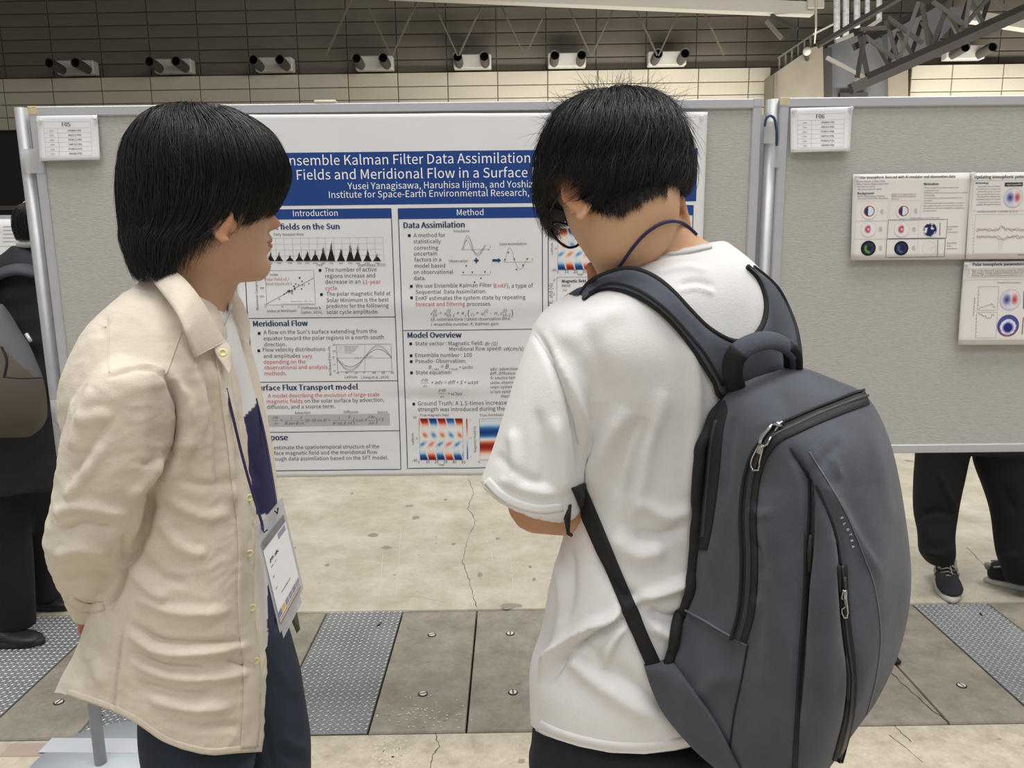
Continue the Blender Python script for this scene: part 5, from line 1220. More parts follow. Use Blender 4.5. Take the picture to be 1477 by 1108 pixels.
sp = [loft_px([(376, 900, 1.06, 350, 1028, 1.11, .072, .055, 2.2), (389, 882, 1.06, 357, 1036, 1.12, .085, .07, 2.2), (408, 858, 1.05, 380, 1062, 1.13, .105, .08, 2.2), (430, 820, 1.03, 408, 1083, 1.15, .12, .085, 2.2), (452, 790, 1.02, 445, 1101, 1.16, .128, .09, 2.3), (490, 772, 1.01, 490, 1112, 1.17, .135, .10, 2.3), (540, 788, 1.02, 540, 1122, 1.17, .135, .105, 2.3),
               (600, 812, 1.03, 600, 1130, 1.17, .13, .105, 2.2), (700, 833, 1.03, 700, 1130, 1.16, .12, .105, 2.1), (770, 822, 1.03, 770, 1120, 1.15, .115, .105, 2.1), (850, 800, 1.02, 850, 1112, 1.15, .115, .11, 2.1), (925, 785, 1.02, 925, 1110, 1.15, .12, .115, 2.1), (975, 767, 1.02, 975, 1112, 1.14, .125, .115, 2.1), (1025, 766, 1.02, 1025, 1112, 1.14, .125, .115, 2.1), (1110, 770, 1.02, 1110, 1110, 1.14, .125, .115, 2.1)], 64, 5),
      loft_px([(462, 792, 1.03, 450, 850, 1.04, .05, .05), (484, 770, 1.01, 480, 868, 1.04, .065, .06), (530, 752, 1.0, 540, 862, 1.03, .068, .062), (585, 734, 1.0, 595, 848, 1.02, .068, .062), (640, 716, 1.0, 660, 842, 1.02, .07, .062), (690, 697, 1.0, 722, 836, 1.02, .074, .064), (698, 694, 1.0, 738, 826, 1.02, .074, .064)], 40, 5),
      loft_px([(455, 1060, 1.17, 455, 1098, 1.2, .05, .05), (500, 1060, 1.2, 500, 1116, 1.26, .06, .06), (560, 1050, 1.26, 560, 1132, 1.32, .062, .062), (620, 1030, 1.32, 620, 1112, 1.38, .064, .064)], 32, 4)]
shirtB, VS, FS = solid('t_shirt', sp, .0042, mat('white_cotton', s2l(233, 232, 230), .85, sheen=.15, nscale=60, namt=.04, bump=.15, bscale=420), mb_root, 5, postB)
tS = bvh(VS, FS)
M_seam = mat('white_seam', s2l(214, 213, 211), .9)
def strip_obj(name, t, line, w, m, parent, **k):
    v, f = band(t, line, w, **k); return MB().add(v, f).build(name, m, parent)
strip_obj('collar_band', tS, [(888, 389), (912, 375), (945, 366), (985, 362), (1026, 354)], 9, M_seam, shirtB, off=.0002, th=.0016)
strip_obj('hem_band', tS, [(776, 1046), (800, 1058), (835, 1069), (880, 1078), (930, 1080), (975, 1074), (1003, 1066)], 17, mat('white_cotton', (0, 0, 0)), shirtB, off=.0001, th=.0005)
strip_obj('sleeve_hem', tS, [(701, 692), (722, 714), (748, 728), (780, 735), (812, 732)], 13, mat('white_cotton', (0, 0, 0)), shirtB, off=.0001, th=.0003)
strip_obj('shoulder_seam', tS, [(771, 481), (788, 508), (808, 550), (824, 595), (834, 640)], 2.2, M_seam, shirtB, off=.0001, th=.0006)
# trousers and shoes, mostly under the frame
M_navyt = mat('navy_trouser', s2l(34, 37, 48), .85, nscale=40, namt=.3, bump=.2, bscale=120)
tp = [loft_px([(1030, 772, 1.03, 1030, 1108, 1.14, .11, .10), (1080, 768, 1.03, 1080, 1110, 1.14, .125, .11), (1108, 767, 1.03, 1108, 1112, 1.14, .125, .11)], 48, 4)]
hipL = W(850, 1090, 1.06); hipR = W(1020, 1090, 1.13)
for hp, ft in ((hipL, Vector((hipL.x-.0, 1.04, .05))), (hipR, Vector((hipR.x+.04, 1.16, .05)))):
    tp += tubeparts([hp, hp.lerp(ft, .45)+Vector((0, -.01, 0)), ft], [.095, .075, .055], 20)
solid('trousers', tp, .007, M_navyt, mb_root, 5)
for ft in (Vector((hipL.x, 1.04, 0)), Vector((hipR.x+.04, 1.16, 0))): simple_shoe('shoe', ft, Vector((-.3, 1, 0)), mb_root, mat('black_shoe', (.012, .012, .013), .5), mat('dark_sole', (.02, .02, .02), .7))
# hair
Y0 = 1.06
hb = [(134, 858, Y0+.02, 133, 905, Y0+.03, .02, .02), (142, 838, Y0+.01, 141, 932, Y0+.03, .045, .045), (156, 816, Y0, 154, 951, Y0+.03, .068, .07), (178, 799, Y0, 175, 966, Y0+.03, .088, .09), (205, 788, Y0, 202, 977, Y0+.03, .100, .105), (235, 781, Y0+.01, 232, 984, Y0+.03, .106, .112),
      (262, 778, Y0+.015, 258, 984, Y0+.03, .112, .115), (285, 779, Y0+.03, 280, 976, Y0+.04, .114, .115), (300, 783, Y0+.04, 292, 968, Y0+.04, .112, .115), (318, 790, Y0+.05, 312, 958, Y0+.05, .10, .115), (335, 799, Y0+.07, 330, 940, Y0+.06, .065, .11), (348, 805, Y0+.08, 345, 925, Y0+.07, .06, .1)]
VE_B = [(0, 291), (20, 288), (40, 276), (58, 284), (72, 301), (90, 310), (104, 308), (114, 296), (122, 278), (129, 264), (136, 259), (150, 258), (156, 285), (164, 328), (172, 338), (184, 340), (210, 330), (260, 300), (300, 290), (330, 275), (346, 272), (360, 291)]
vb = lambda u: float(np.interp(u, [a for a, b in VE_B], [b for a, b in VE_B]))
hair(mb_root, hb, vb, 9500, lift=.006, rad=.00062, seed=4, endrag=10, topwild=.035, clump=.5, drift=1.0, short=.30, tip=.012, jit=3.0)
rg = np.random.default_rng(2); pa = []; ra = []
for _ in range(2600):
    x = rg.uniform(838, 962); yb = float(np.interp(x, [835, 850, 870, 895, 915, 935, 950, 965], [288, 300, 310, 313, 303, 290, 284, 288])); y = yb-4-rg.random()**.8*34; p, nn = hit(tB, x, y, .001)
    if p is None: continue
    q, n2 = hit(tB, x+rg.normal(0, 3)+(900-x)*.05, y+rg.uniform(6, 15), .0015)
    if q is None: continue
    a, b = np.array(p), np.array(q); pa.append([a+(b-a)*t+np.array(nn)*.003*t for t in np.linspace(0, 1, 6)]); ra.append(.00035)
strands('nape_hair', pa, ra, M_hair2, mb_root)
# glasses
gl = empty('eyeglasses', HB(.09, 0, .018), 'thin black framed eyeglasses on the face of the man in the white T-shirt', 'glasses'); M_gf = mat('black_frame', (.006, .006, .007), .3)
mb = MB()
for sg in (1, -1):
    pts = [HB(.101-.008*abs(math.cos(a))*(math.cos(a)*1 > 0), sg*(.033+.0255*math.cos(a)), .010+.0215*math.sin(a)) for a in [2*math.pi*k/24 for k in range(25)]]
    MBr = MB(); MBr.tube(pts, .0019, 8); MBr.build('rim', M_gf, gl)
    ml = MB(); ml.add([p for p in pts[:-1]], [tuple(range(24))]); ml.build('lens', mat('lens_glass', (1, 1, 1), .02, alpha=.12, spec=.8), gl, smooth=False)
    MB().tube([Vector(q) for q in cr([tuple(HB(.094, sg*.060, .018)), tuple(HB(.085, sg*.073, .017)), tuple(HB(.04, sg*.081, .013)), tuple(HB(0, sg*.083, .010)), tuple(HB(-.022, sg*.083, -.008))], 4)], .0017, 8).build('temple', M_gf, gl)
MB().tube([HB(.1, .008, .014), HB(.103, 0, .017), HB(.1, -.008, .014)], .0018, 8).build('bridge', M_gf, gl)
# lanyard
lp = cord_on(tB, [(884, 398), (897, 379), (913, 356), (930, 337), (951, 323), (970, 318.5), (988, 325), (1004, 340)], .0018, .0016)
MB_ = MB(); MB_.tube(lp, .0021, 8); tag(MB_.build('lanyard', mat('navy_cord', s2l(38, 36, 78), .7)), 'thin navy neck cord on the bare neck of the man in the white T-shirt', 'lanyard')
# ================================================================ backpack
M_pack = mat('charcoal_pack_cloth', s2l(80, 85, 96), .8, nscale=16, namt=.3, col2=s2l(63, 66, 75), bump=.15, bscale=500, weave=300, weave_amt=.16, sheen=.15)
M_blk = mat('black_webbing', s2l(26, 26, 28), .75, nscale=300, namt=.3, bump=.3, bscale=700)
M_zip = mat('zip_tape', s2l(30, 31, 34), .7, bump=.3, bscale=600); M_zipt = mat('zip_coil', s2l(48, 48, 52), .45)
M_chrome = mat('chrome', s2l(190, 190, 188), .22, metal=1.0)
bp = empty('backpack', W(1150, 1090, .95), 'large charcoal grey backpack on the back of the man in the white T-shirt', 'backpack')
G = [[(1042, 574, .965), (1062, 556, .955), (1100, 538, .965), (1140, 527, .985), (1163, 530, 1.0), (1180, 545, 1.03)],
     [(1024, 592, .97), (1070, 588, .905), (1118, 568, .90), (1165, 548, .925), (1206, 548, .97), (1214, 562, 1.04)],
     [(1010, 625, .97), (1078, 640, .872), (1125, 622, .835), (1190, 594, .85), (1249, 573, .925), (1243, 592, 1.045)],
     [(1005, 682, .97), (1079, 698, .864), (1152, 672, .80), (1216, 652, .80), (1284, 641, .885), (1262, 655, 1.045)],
     [(1004, 762, .965), (1074, 778, .858), (1161, 762, .785), (1224, 752, .785), (1307, 756, .865), (1275, 762, 1.035)],
     [(999, 832, .96), (1075, 852, .855), (1163, 850, .775), (1232, 850, .775), (1313, 850, .855), (1281, 850, 1.03)],
     [(984, 895, .955), (1071, 930, .85), (1158, 930, .77), (1234, 938, .77), (1298, 935, .86), (1268, 932, 1.02)],
     [(964, 965, .95), (1062, 1000, .845), (1154, 1002, .77), (1226, 1008, .77), (1267, 1006, .86), (1240, 1002, 1.01)],
     [(985, 1060, .935), (1060, 1066, .845), (1145, 1070, .775), (1200, 1075, .78), (1233, 1056, .87), (1210, 1058, 1.0)],
     [(1045, 1118, .91), (1080, 1128, .86), (1130, 1138, .81), (1170, 1138, .81), (1192, 1114, .88), (1180, 1112, .98)],
     [(1100, 1146, .90), (1112, 1150, .89), (1130, 1154, .88), (1150, 1154, .88), (1165, 1150, .90), (1160, 1146, .93)]]
GG = np.array([[tuple(W(*c)) for c in r] for r in G]); nu, nv = 8, 10
U = np.array([cr([tuple(p) for p in row], nv) for row in GG])                        # rows x cols
bk = []
for r in range(len(GG)):
    a, b = GG[r, -1], GG[r, 0]; bk.append([a+(b-a)*t+np.array([0, .02*math.sin(math.pi*t), 0]) for t in (.25, .5, .75)])
U = np.concatenate([U, np.array(bk)], axis=1); Rr = np.array([cr([tuple(p) for p in U[:, k]], nu) for k in range(U.shape[1])]).transpose(1, 0, 2)
pv, pf = loft_rings([[tuple(p) for p in r] for r in Rr])
def postP(V, Fc, Nn):
    V = fold(V, Nn, [([(1140, 650), (1160, 686), (1168, 720), (1167, 780), (1160, 860), (1155, 940), (1150, 1020), (1146, 1105)], 6, -.014), ([(1195, 690), (1196, 780), (1190, 870), (1188, 960), (1180, 1060)], 20, .010), ([(1120, 700), (1115, 800), (1118, 900), (1105, 1000)], 20, .008),
                     ([(1177, 700), (1200, 750), (1212, 800), (1215, 850), (1222, 920), (1230, 980), (1222, 1040), (1205, 1100)], 7, -.008), ([(1250, 700), (1262, 780), (1262, 860), (1256, 950), (1240, 1020)], 24, .006), ([(1175, 648), (1190, 700), (1215, 740), (1240, 790), (1262, 830)], 7, .005),
                     ([(1095, 628), (1150, 606), (1200, 584), (1246, 568)], 9, -.005), ([(1048, 590), (1040, 660), (1030, 760), (1022, 850)], 18, .005), ([(1060, 600), (1052, 660), (1048, 720)], 8, -.004), ([(1105, 860), (1090, 890), (1080, 930)], 10, .004), ([(1085, 735), (1105, 742), (1120, 738)], 6, .004), ([(1088, 778), (1105, 800), (1112, 830)], 8, -.004),
                     ([(1165, 690), (1200, 650), (1215, 640)], 8, -.003), ([(1200, 655), (1212, 690)], 6, .003), ([(992, 880), (1030, 905), (1078, 930)], 4, .004), ([(1000, 1010), (1040, 980), (1070, 985)], 14, .005), ([(1120, 560), (1135, 590), (1125, 610)], 12, -.003), ([(1250, 600), (1270, 680), (1280, 760)], 12, .003)])
    N2 = normals(V, Fc); return wrinkle(V, N2, .0022, 11, (1, 1, .6), 5.5), Fc
body, VP, FP = solid('main_body', [(pv, pf)], .0042, M_pack, bp, 5, postP)
tP = bvh(VP, FP)
def pstrip(name, line, w, m, par=body, off=.0006, th=.0016, **k):
    v, f = band(tP, line, w, off=off, th=th, **k); return MB().add(v, f).build(name, m, par)
zl = [(1249, 573), (1215, 586), (1180, 600), (1145, 616), (1120, 628), (1104, 645), (1092, 668), (1084, 700), (1080, 750), (1082, 800), (1081, 850), (1076, 890), (1066, 924)]
pstrip('main_zip_tape', zl, 23, M_zip); pstrip('main_zip_coil', [(x+1, y-1) for x, y in zl], 5, M_zipt, off=.002, th=.002); pstrip('zip_piping', [(x-10 if y > 640 else x-4, y-1 if y > 640 else y-10) for x, y in zl], 3, M_blk, off=.001, th=.003)
zp = [(1214, 815), (1216, 850), (1220, 900), (1226, 950), (1228, 990), (1222, 1040), (1207, 1098)]
pstrip('front_pocket_zip_tape', zp, 14, M_zip); pstrip('front_pocket_zip_coil', zp, 4, M_zipt, off=.002, th=.0018)
pstrip('pocket_seam', [(1177, 700), (1194, 738), (1206, 775), (1213, 815)], 3.0, M_blk, th=.001); pstrip('fold_seam', [(1140, 646), (1154, 670), (1166, 690)], 2.2, M_blk, th=.001)
pstrip('gusset_shadow_seam', [(1167, 692), (1167, 740), (1164, 780)], 4, M_blk, th=.001); pstrip('centre_zip_tape', [(1164, 768), (1162, 850), (1156, 940), (1151, 1020), (1146, 1112)], 8, M_zip, th=.001)
pstrip('side_pocket_seam', [(988, 880), (1010, 892), (1040, 910), (1079, 931)], 2.6, mat('pack_piping', s2l(104, 108, 118), .7), th=.0012); pstrip('side_seam', [(1079, 931), (1070, 980), (1058, 1040), (1050, 1112)], 2.0, M_blk, th=.0008)
MB().add(*ribbon_on(tP, [(1046, 578), (1026, 598), (1011, 636), (1006, 690), (1005, 740), (1004, 792)], [(1050, 592), (1043, 625), (1038, 680), (1032, 730), (1026, 768), (1020, 794)], off=.0006, th=.001, across=6)).build('mesh_gusset', mat('black_mesh', s2l(22, 23, 27), .75, bump=.5, bscale=900), body)
pstrip('mesh_gusset_zip', [(1034, 606), (1026, 645), (1021, 700), (1015, 775)], 4, M_zipt, off=.0018, th=.001)
pstrip('corner_piping', [(1168, 652), (1195, 697), (1222, 745), (1245, 800), (1262, 850), (1270, 920), (1262, 985), (1250, 1030)], 1.4, mat('pack_piping', (0, 0, 0)), th=.0006)
# logo lettering
L6 = 'SLOTRA'; pts = [(1216, 744), (1219.5, 753), (1224, 761.5), (1228, 769), (1230, 778), (1231.7, 787)]
mb = MB()
for ch, (x, y), a in zip(L6, pts, (-1.1, -1.12, -1.15, -1.25, -1.3, -1.35)):
    v, f = textgeo(ch, 14.5, align='CENTER', bold=.25, res=2); o = []
    for (tx, ty) in v:
        qx = tx; qy = ty-5.0; px = x+qx*math.cos(a)-qy*math.sin(a); py = y-(qx*math.sin(a)+qy*math.cos(a)); p, n = hit(tP, px, py, .0022); o.append(p if p is not None else W(px, py, .78))
    mb.add(o, f)
lg = mb.build('logo_lettering', mat('silver_print', s2l(205, 207, 212), .4), body, smooth=False)
# pulls
def pull(line, w, name='zip_pull', m=M_chrome, t=tP, r=.0011):
    e = []; P = resample(cr(line, 6), 3); T = np.gradient(P, axis=0); T /= np.linalg.norm(T, axis=1)[:, None]; Nn = np.stack([-T[:, 1], T[:, 0]], 1); n = len(P)
    prof = [w*(.45+.55*math.sin(min(1, i/(n-1)*1.15)*math.pi/2)) if i < n-2 else w*.7 for i in range(n)]
    loop = [P[i]+Nn[i]*prof[i]/2 for i in range(n)]+[P[i]-Nn[i]*prof[i]/2 for i in range(n-1, -1, -1)]; loop.append(loop[0])
    pts = [hit(t, q[0], q[1], .0055)[0] or W(q[0], q[1], .85) for q in loop]; mb = MB(); mb.tube(pts, r, 8)
    k = int(n*.45); L = [tuple(P[i]+Nn[i]*prof[i]/2) for i in range(k)]; R_ = [tuple(P[i]-Nn[i]*prof[i]/2) for i in range(k)]
    if k > 2:
        v, f = ribbon_on(t, L, R_, off=.005, th=.0012); mb.add(v, f)
    mb.build(name, m, body)
pull([(1104, 643), (1099, 655), (1095, 667), (1096, 678)], 12.5)
mb = MB()
def P_(x, y, o=.005): return hit(tP, x, y, o)[0] or W(x, y, .85)
mb.tube([P_(1101, 641), P_(1104, 633), P_(1108, 628), P_(1113, 620), P_(1116, 615)], [.0022, .003, .0026, .003, .0022], 8); mb.tube([P_(1118, 616, .007), P_(1124, 618, .009), P_(1130, 622, .006)], [.002, .0034, .002], 8); mb.tube([P_(1120, 626, .004), P_(1126, 616, .008), P_(1131, 613, .005)], .0016, 8)
mb.tube([P_(1100, 640), P_(1106, 645), P_(1112, 642), P_(1116, 634)], .0013, 8); mb.build('zip_slider', M_chrome, body)
pull([(1217, 848), (1216, 862), (1217, 876), (1218, 888)], 9, r=.001); mb = MB(); mb.tube([P_(1216, 830), P_(1217, 848)], .002, 8); mb.build('zip_slider', M_zipt, body)
mb = MB(); mb.tube([P_(1164, 770), P_(1163, 795), P_(1163, 822)], [.0018, .003, .0022], 8); mb.build('zip_pull', M_zip, body)
# shoulder harness
st_in = [(838, 424), (850, 408), (872, 396), (900, 388), (922, 390), (948, 402), (972, 422), (995, 447), (1018, 470), (1042, 486), (1062, 493), (1080, 490), (1094, 479), (1103, 462), (1106, 440), (1102, 418), (1092, 398), (1078, 384)]
st_out = [(842, 432), (858, 420), (880, 416), (905, 421), (930, 433), (955, 451), (978, 474), (1000, 502), (1018, 530), (1032, 553), (1042, 573), (1085, 560), (1125, 540), (1152, 528), (1151, 488), (1140, 452), (1120, 414), (1088, 386)]
M_strap = mat('charcoal_strap_cloth', s2l(86, 92, 104), .8, nscale=20, namt=.25, col2=s2l(71, 76, 85), bump=.15, bscale=500, weave=300, weave_amt=.14)
def harness(name, A, B, Ys, m, par, th=.011, n=70, across=10, default=None):
    A = cr(A, 8); B = cr(B, 8); tt = np.linspace(0, 1, n); ia = np.linspace(0, 1, len(A)); C = np.interp
    a = np.stack([C(tt, ia, A[:, k]) for k in (0, 1)], 1); b = np.stack([C(tt, ia, B[:, k]) for k in (0, 1)], 1); ys = C(tt, np.linspace(0, 1, len(Ys)), Ys); v = []; w = across+1
    base = []
    for i in range(n):
        for k in range(w):
            u = k/across; q = a[i]*(1-u)+b[i]*u; p, nn = hit(tS, q[0], q[1], 0); Yd = ys[i] if p is None else min(p.y-.004, ys[i]+.03); base.append(Yd)
    base = np.array(base).reshape(n, w)
    for _ in range(10):
        q = np.pad(base, 1, mode='edge'); base = np.minimum(base, (q[:-2, 1:-1]+q[2:, 1:-1]+q[1:-1, :-2]+q[1:-1, 2:])/4)*.6+.4*(q[:-2, 1:-1]+q[2:, 1:-1]+q[1:-1, :-2]+q[1:-1, 2:])/4
    for side in (0, 1):
        for i in range(n):
            for k in range(w):
                u = k/across; q = a[i]*(1-u)+b[i]*u; e = 1-(2*u-1)**6; Yd = base[i, k]-(th*(.35+.65*e) if side == 0 else 0); v.append(W(q[0], q[1], Yd))
    f = []; bb = n*w
    for i in range(n-1):
        for k in range(across):
            x = i*w+k; f.append((x, x+w, x+w+1, x+1)); f.append((bb+x, bb+x+1, bb+x+w+1, bb+x+w))
        x = i*w; f.append((x, bb+x, bb+x+w, x+w)); x += across; f.append((x, x+w, bb+x+w, bb+x))
    for i in (0, n-1):
        for k in range(across): x = i*w+k; f.append((x, x+1, bb+x+1, bb+x))
    o = MB().add(v, f).build(name, m, par)
    ed = [v[i*w] for i in range(n)]; eo = [v[i*w+across] for i in range(n)]
    MB().tube([p+Vector((0, .001, 0)) for p in ed], .0036, 8).build('edge_binding', M_blk, o); MB().tube([p+Vector((0, .001, 0)) for p in eo], .0036, 8).build('edge_binding', M_blk, o)
    return o, base, v, w
hs, hb_, hv, hw = harness('shoulder_strap', st_in, st_out, [1.06, 1.0, .97, .955, .95, .95, .95, .95, .95, .955, .96, .965, .975, 1.0, 1.04, 1.08, 1.13, 1.17], M_strap, bp)
tH = bvh(hv, [(i*hw+k, i*hw+k+1, i*hw+hw+k+1, i*hw+hw+k) for i in range(69) for k in range(hw-1)])
mb = MB().add(*band(tH, [(850, 424), (880, 409), (920, 418), (960, 446), (995, 484), (1020, 516), (1042, 556)], 3.2, off=.0004, th=.0016)); mb.build('stitched_channel', M_blk, hs)
# strap passing over the shoulder to the front, then webbing back under the arm
mb = MB(); mb.tube([W(850, 420, 1.02), W(838, 430, 1.10), W(840, 470, 1.16), W(850, 540, 1.17), W(848, 640, 1.15)], [.02, .026, .026, .024, .02], 12, flat=.35); mb.build('front_strap', M_strap, bp)
mb = MB(); mb.tube([W(1098, 415, 1.135), W(1084, 398, 1.165), W(1078, 396, 1.22), W(1074, 430, 1.28), W(1072, 500, 1.31), W(1070, 620, 1.30)], [.012, .022, .026, .026, .024, .02], 12, flat=.35); mb.build('front_strap', M_strap, bp)
web = [(833, 700), (846, 730), (862, 768), (885, 824), (908, 878), (928, 926), (946, 966)]
v, f = band(tS, web, 21, off=.002, th=.003, default=.93, across=4); wb = MB().add(v, f).build('lower_webbing', M_blk, bp)
mb = MB(); mb.tube([W(820, 735, .955), W(816, 748, .95), W(820, 770, .955), W(824, 772, .965)], .0025, 8); mb.tube([W(822, 728, .955), W(819, 768, .955)], .005, 8, flat=.5); mb.build('strap_end_loop', M_blk, wb)
# wing that holds the webbing
wing = [[(930, 963, .945), (950, 966, .935), (972, 960, .935)], [(938, 990, .94), (965, 995, .925), (1000, 1000, .89)], [(952, 1022, .935), (980, 1030, .915), (1030, 1040, .865)], [(972, 1050, .93), (1005, 1062, .905), (1050, 1075, .85)], [(1004, 1085, .92), (1030, 1095, .89), (1065, 1105, .85)], [(1040, 1116, .91), (1060, 1120, .88), (1080, 1124, .86)]]
gw = np.array([cr([tuple(W(*c)) for c in r], 5) for r in wing]); gw = np.array([cr([tuple(p) for p in gw[:, k]], 5) for k in range(gw.shape[1])]).transpose(1, 0, 2); R0, C0 = gw.shape[:2]
v = [tuple(p) for r in gw for p in r]+[tuple(p+np.array([0, .02, 0])) for r in gw for p in r]; n = R0*C0; f = []
for i in range(R0-1):
    for k in range(C0-1): a = i*C0+k; f.append((a, a+C0, a+C0+1, a+1)); f.append((a+n, a+1+n, a+C0+1+n, a+C0+n))
rim = [k for k in range(C0)]+[i*C0+C0-1 for i in range(1, R0)]+[(R0-1)*C0+k for k in range(C0-2, -1, -1)]+[i*C0 for i in range(R0-2, 0, -1)]
for a, b in zip(rim, rim[1:]+rim[:1]): f.append((a, b, b+n, a+n))
MB().add(v, f).build('side_wing', M_pack, bp)
# back panel edge against the shirt
edge_pts = cord_on(tS, [(1040, 578), (1020, 600), (1006, 640), (1001, 700), (999, 770), (993, 830), (982, 880), (969, 925), (958, 962)], .007, .010, default=.96)
mb = MB(); mb.tube(edge_pts, .0075, 10); mb.build('back_panel_edge', M_blk, bp)
# handle
hp = [W(*q) for q in ((1062, 560, .95), (1056, 535, .935), (1062, 512, .925), (1080, 498, .925), (1105, 491, .935), (1128, 496, .95), (1142, 509, .965), (1144, 530, .98))]
P = cr([tuple(p) for p in hp], 6); MB().tube([Vector(p) for p in P], [.0125 if .2 < i/len(P) < .85 else .0105 for i in range(len(P))], 12, flat=.55).build('grab_handle', M_strap, bp)
MB().tube([Vector(p)+Vector((0, -.0004, 0)) for p in P[:15]], .0131, 12, flat=.6).build('handle_end_wrap', M_blk, bp); MB().tube([Vector(p)+Vector((0, -.0004, 0)) for p in P[-11:]], .0129, 12, flat=.6).build('handle_end_wrap', M_blk, bp)
# ================================================================ man in the linen shirt (profile)
pa_root = empty('person', Vector((W(290, 900, 1.2).x, 1.22, 0)), 'man with black bobbed hair in open beige linen shirt, in profile', 'person')
AO = W(302, 311, 1.20); phi = math.radians(35); AF = Vector((math.cos(phi), math.sin(phi), .02)); AR = frame3(AF, 0)
parts, HA = head_parts(AO, AR, 1.0, .3, (-.002, -.010, .95), (.9, 1.35))
parts.append(loft_px([(335, 232, 1.2, 345, 335, 1.2, .055, .055), (380, 225, 1.2, 395, 345, 1.21, .058, .058), (410, 222, 1.2, 420, 338, 1.21, .060, .060), (440, 215, 1.19, 450, 328, 1.21, .068, .068), (475, 205, 1.18, 480, 325, 1.2, .09, .09)], 40, 4))
parts.append(loft_px([(460, 200, 1.18, 460, 322, 1.2, .09, .09), (510, 180, 1.18, 510, 335, 1.2, .13, .13), (560, 175, 1.18, 560, 345, 1.2, .14, .14), (700, 190, 1.18, 700, 362, 1.2, .12, .12), (850, 195, 1.18, 850, 360, 1.2, .11, .11), (1000, 190, 1.18, 1000, 362, 1.2, .11, .11)], 40, 4))
sh = W(205, 560, 1.07); el = W(122, 775, 1.03); wr = W(134, 868, 1.20)
parts += tubeparts([sh, W(160, 660, 1.03), el], [.036, .038, .038]); parts += tubeparts([el, W(124, 830, 1.10), wr], [.040, .036, .027]); parts += hand_parts(wr, W(150, 930, 1.27)-wr, Vector((.1, .3, .9)), .55, 1, .95)
sh = W(230, 520, 1.36); el = W(190, 740, 1.40); wr = W(165, 850, 1.32)
parts += tubeparts([sh, W(205, 640, 1.38), el], [.045, .043, .040]); parts += tubeparts([el, W(175, 810, 1.36), wr], [.040, .036, .027]); parts += hand_parts(wr, W(150, 915, 1.25)-wr, Vector((.1, -.3, .9)), .55, -1, .95)
bodyA, VA, FA = solid('body', parts, .0030, M_skA, pa_root, 4, lambda V, Fc, Nn: (V, Fc, skintint(V, s2l(204, 164, 136), [HA(-.004, .085, -.01), HA(-.004, -.085, -.01)], [(HA(.098, 0, -.012), .02, (1.0, .86, .8)), (HA(.092, 0, -.045), .014, (.9, .62, .58)), (W(130, 898, 1.22), .05, (.8, .5, .45))])), sf=.45)
tA = bvh(VA, FA)
for sg in (1, -1):
    MB().ell(HA(.0735, sg*.031, .018), (.011,)*3, 12, 8).build('eye', mat('eye_dark', (0, 0, 0)), pa_root)
    MB().tube([HA(.086, sg*.016, .040), HA(.089, sg*.030, .045), HA(.078, sg*.050, .039)], [.002, .0028, .0012], 6).build('eyebrow', M_hair, pa_root)
ls = [HA(.0855, -.023-.004*k, .0185) for k in range(5)]; mb = MB()
for p in ls: mb.tube([p, p+AR @ Vector((.006, -.001, -.001))], [.0006, .0002], 5)
mb.build('eyelashes', M_hair, pa_root, kind='stuff')
for nm_, zz, ww in (('upper_lip', -.0405, .015), ('lower_lip', -.0485, .0135)):
    MB().tube([HA(.078, -ww*1.35, zz-(.002 if zz > -.045 else -.002)), HA(.0868, -ww*.6, zz), HA(.0895, 0, zz), HA(.0868, ww*.6, zz), HA(.079, ww*1.35, zz-(.002 if zz > -.045 else -.002))], [.001, .003, .0038, .003, .001], 8).build('lip', mat('lip_tone', s2l(168, 112, 94), .5), pa_root)
# T-shirt under the open shirt
def postT(V, Fc, Nn):
    V = fold(V, Nn, [([(330, 560), (350, 640), (362, 720)], 8, .004), ([(350, 640), (376, 700)], 6, -.003), ([(376, 790), (382, 860), (386, 930)], 5, .004)]); P = proj(V); c = np.empty((len(V), 3)); c[:] = s2l(228, 228, 230)
    nv_ = (P[:, 1] > 614-(P[:, 0]-340)*1.04) & ((P[:, 1] < 742) | (P[:, 0] > 386)); c[nv_] = s2l(40, 42, 82)
    V, Fc, used = trim_below(V, Fc, [(0, 900), (340, 940), (378, 966), (386, 958), (396, 940), (600, 900)]); return V, Fc, c[used]
M_tee = mat('colour_block_tee', rough=.85, attr='tint', bump=.15, bscale=400)
tee, VT, FT = solid('t_shirt', [loft_px([(428, 232, 1.2, 436, 324, 1.21, .062, .062), (448, 222, 1.19, 452, 329, 1.21, .075, .075), (475, 200, 1.19, 475, 338, 1.21, .09, .10), (510, 190, 1.19, 510, 349, 1.22, .10, .12), (560, 188, 1.2, 560, 364, 1.24, .085, .12), (620, 190, 1.2, 620, 380, 1.25, .075, .12), (680, 195, 1.2, 680, 391, 1.25, .07, .12), (740, 200, 1.2, 740, 398, 1.25, .07, .12),
    (800, 200, 1.2, 800, 397, 1.25, .07, .12), (880, 200, 1.2, 880, 396, 1.25, .07, .12), (940, 200, 1.2, 940, 394, 1.25, .07, .12), (1000, 200, 1.2, 1000, 391, 1.25, .07, .12)], 56, 5)], .003, M_tee, pa_root, 4, postT)
tT = bvh(VT, FT)
v, f = band(tT, [(319, 468), (327, 452), (333, 438)], 8, off=.0003, th=.0015, default=1.2); MB().add(v, f).build('neck_band', mat('white_seam', (0, 0, 0)), tee)
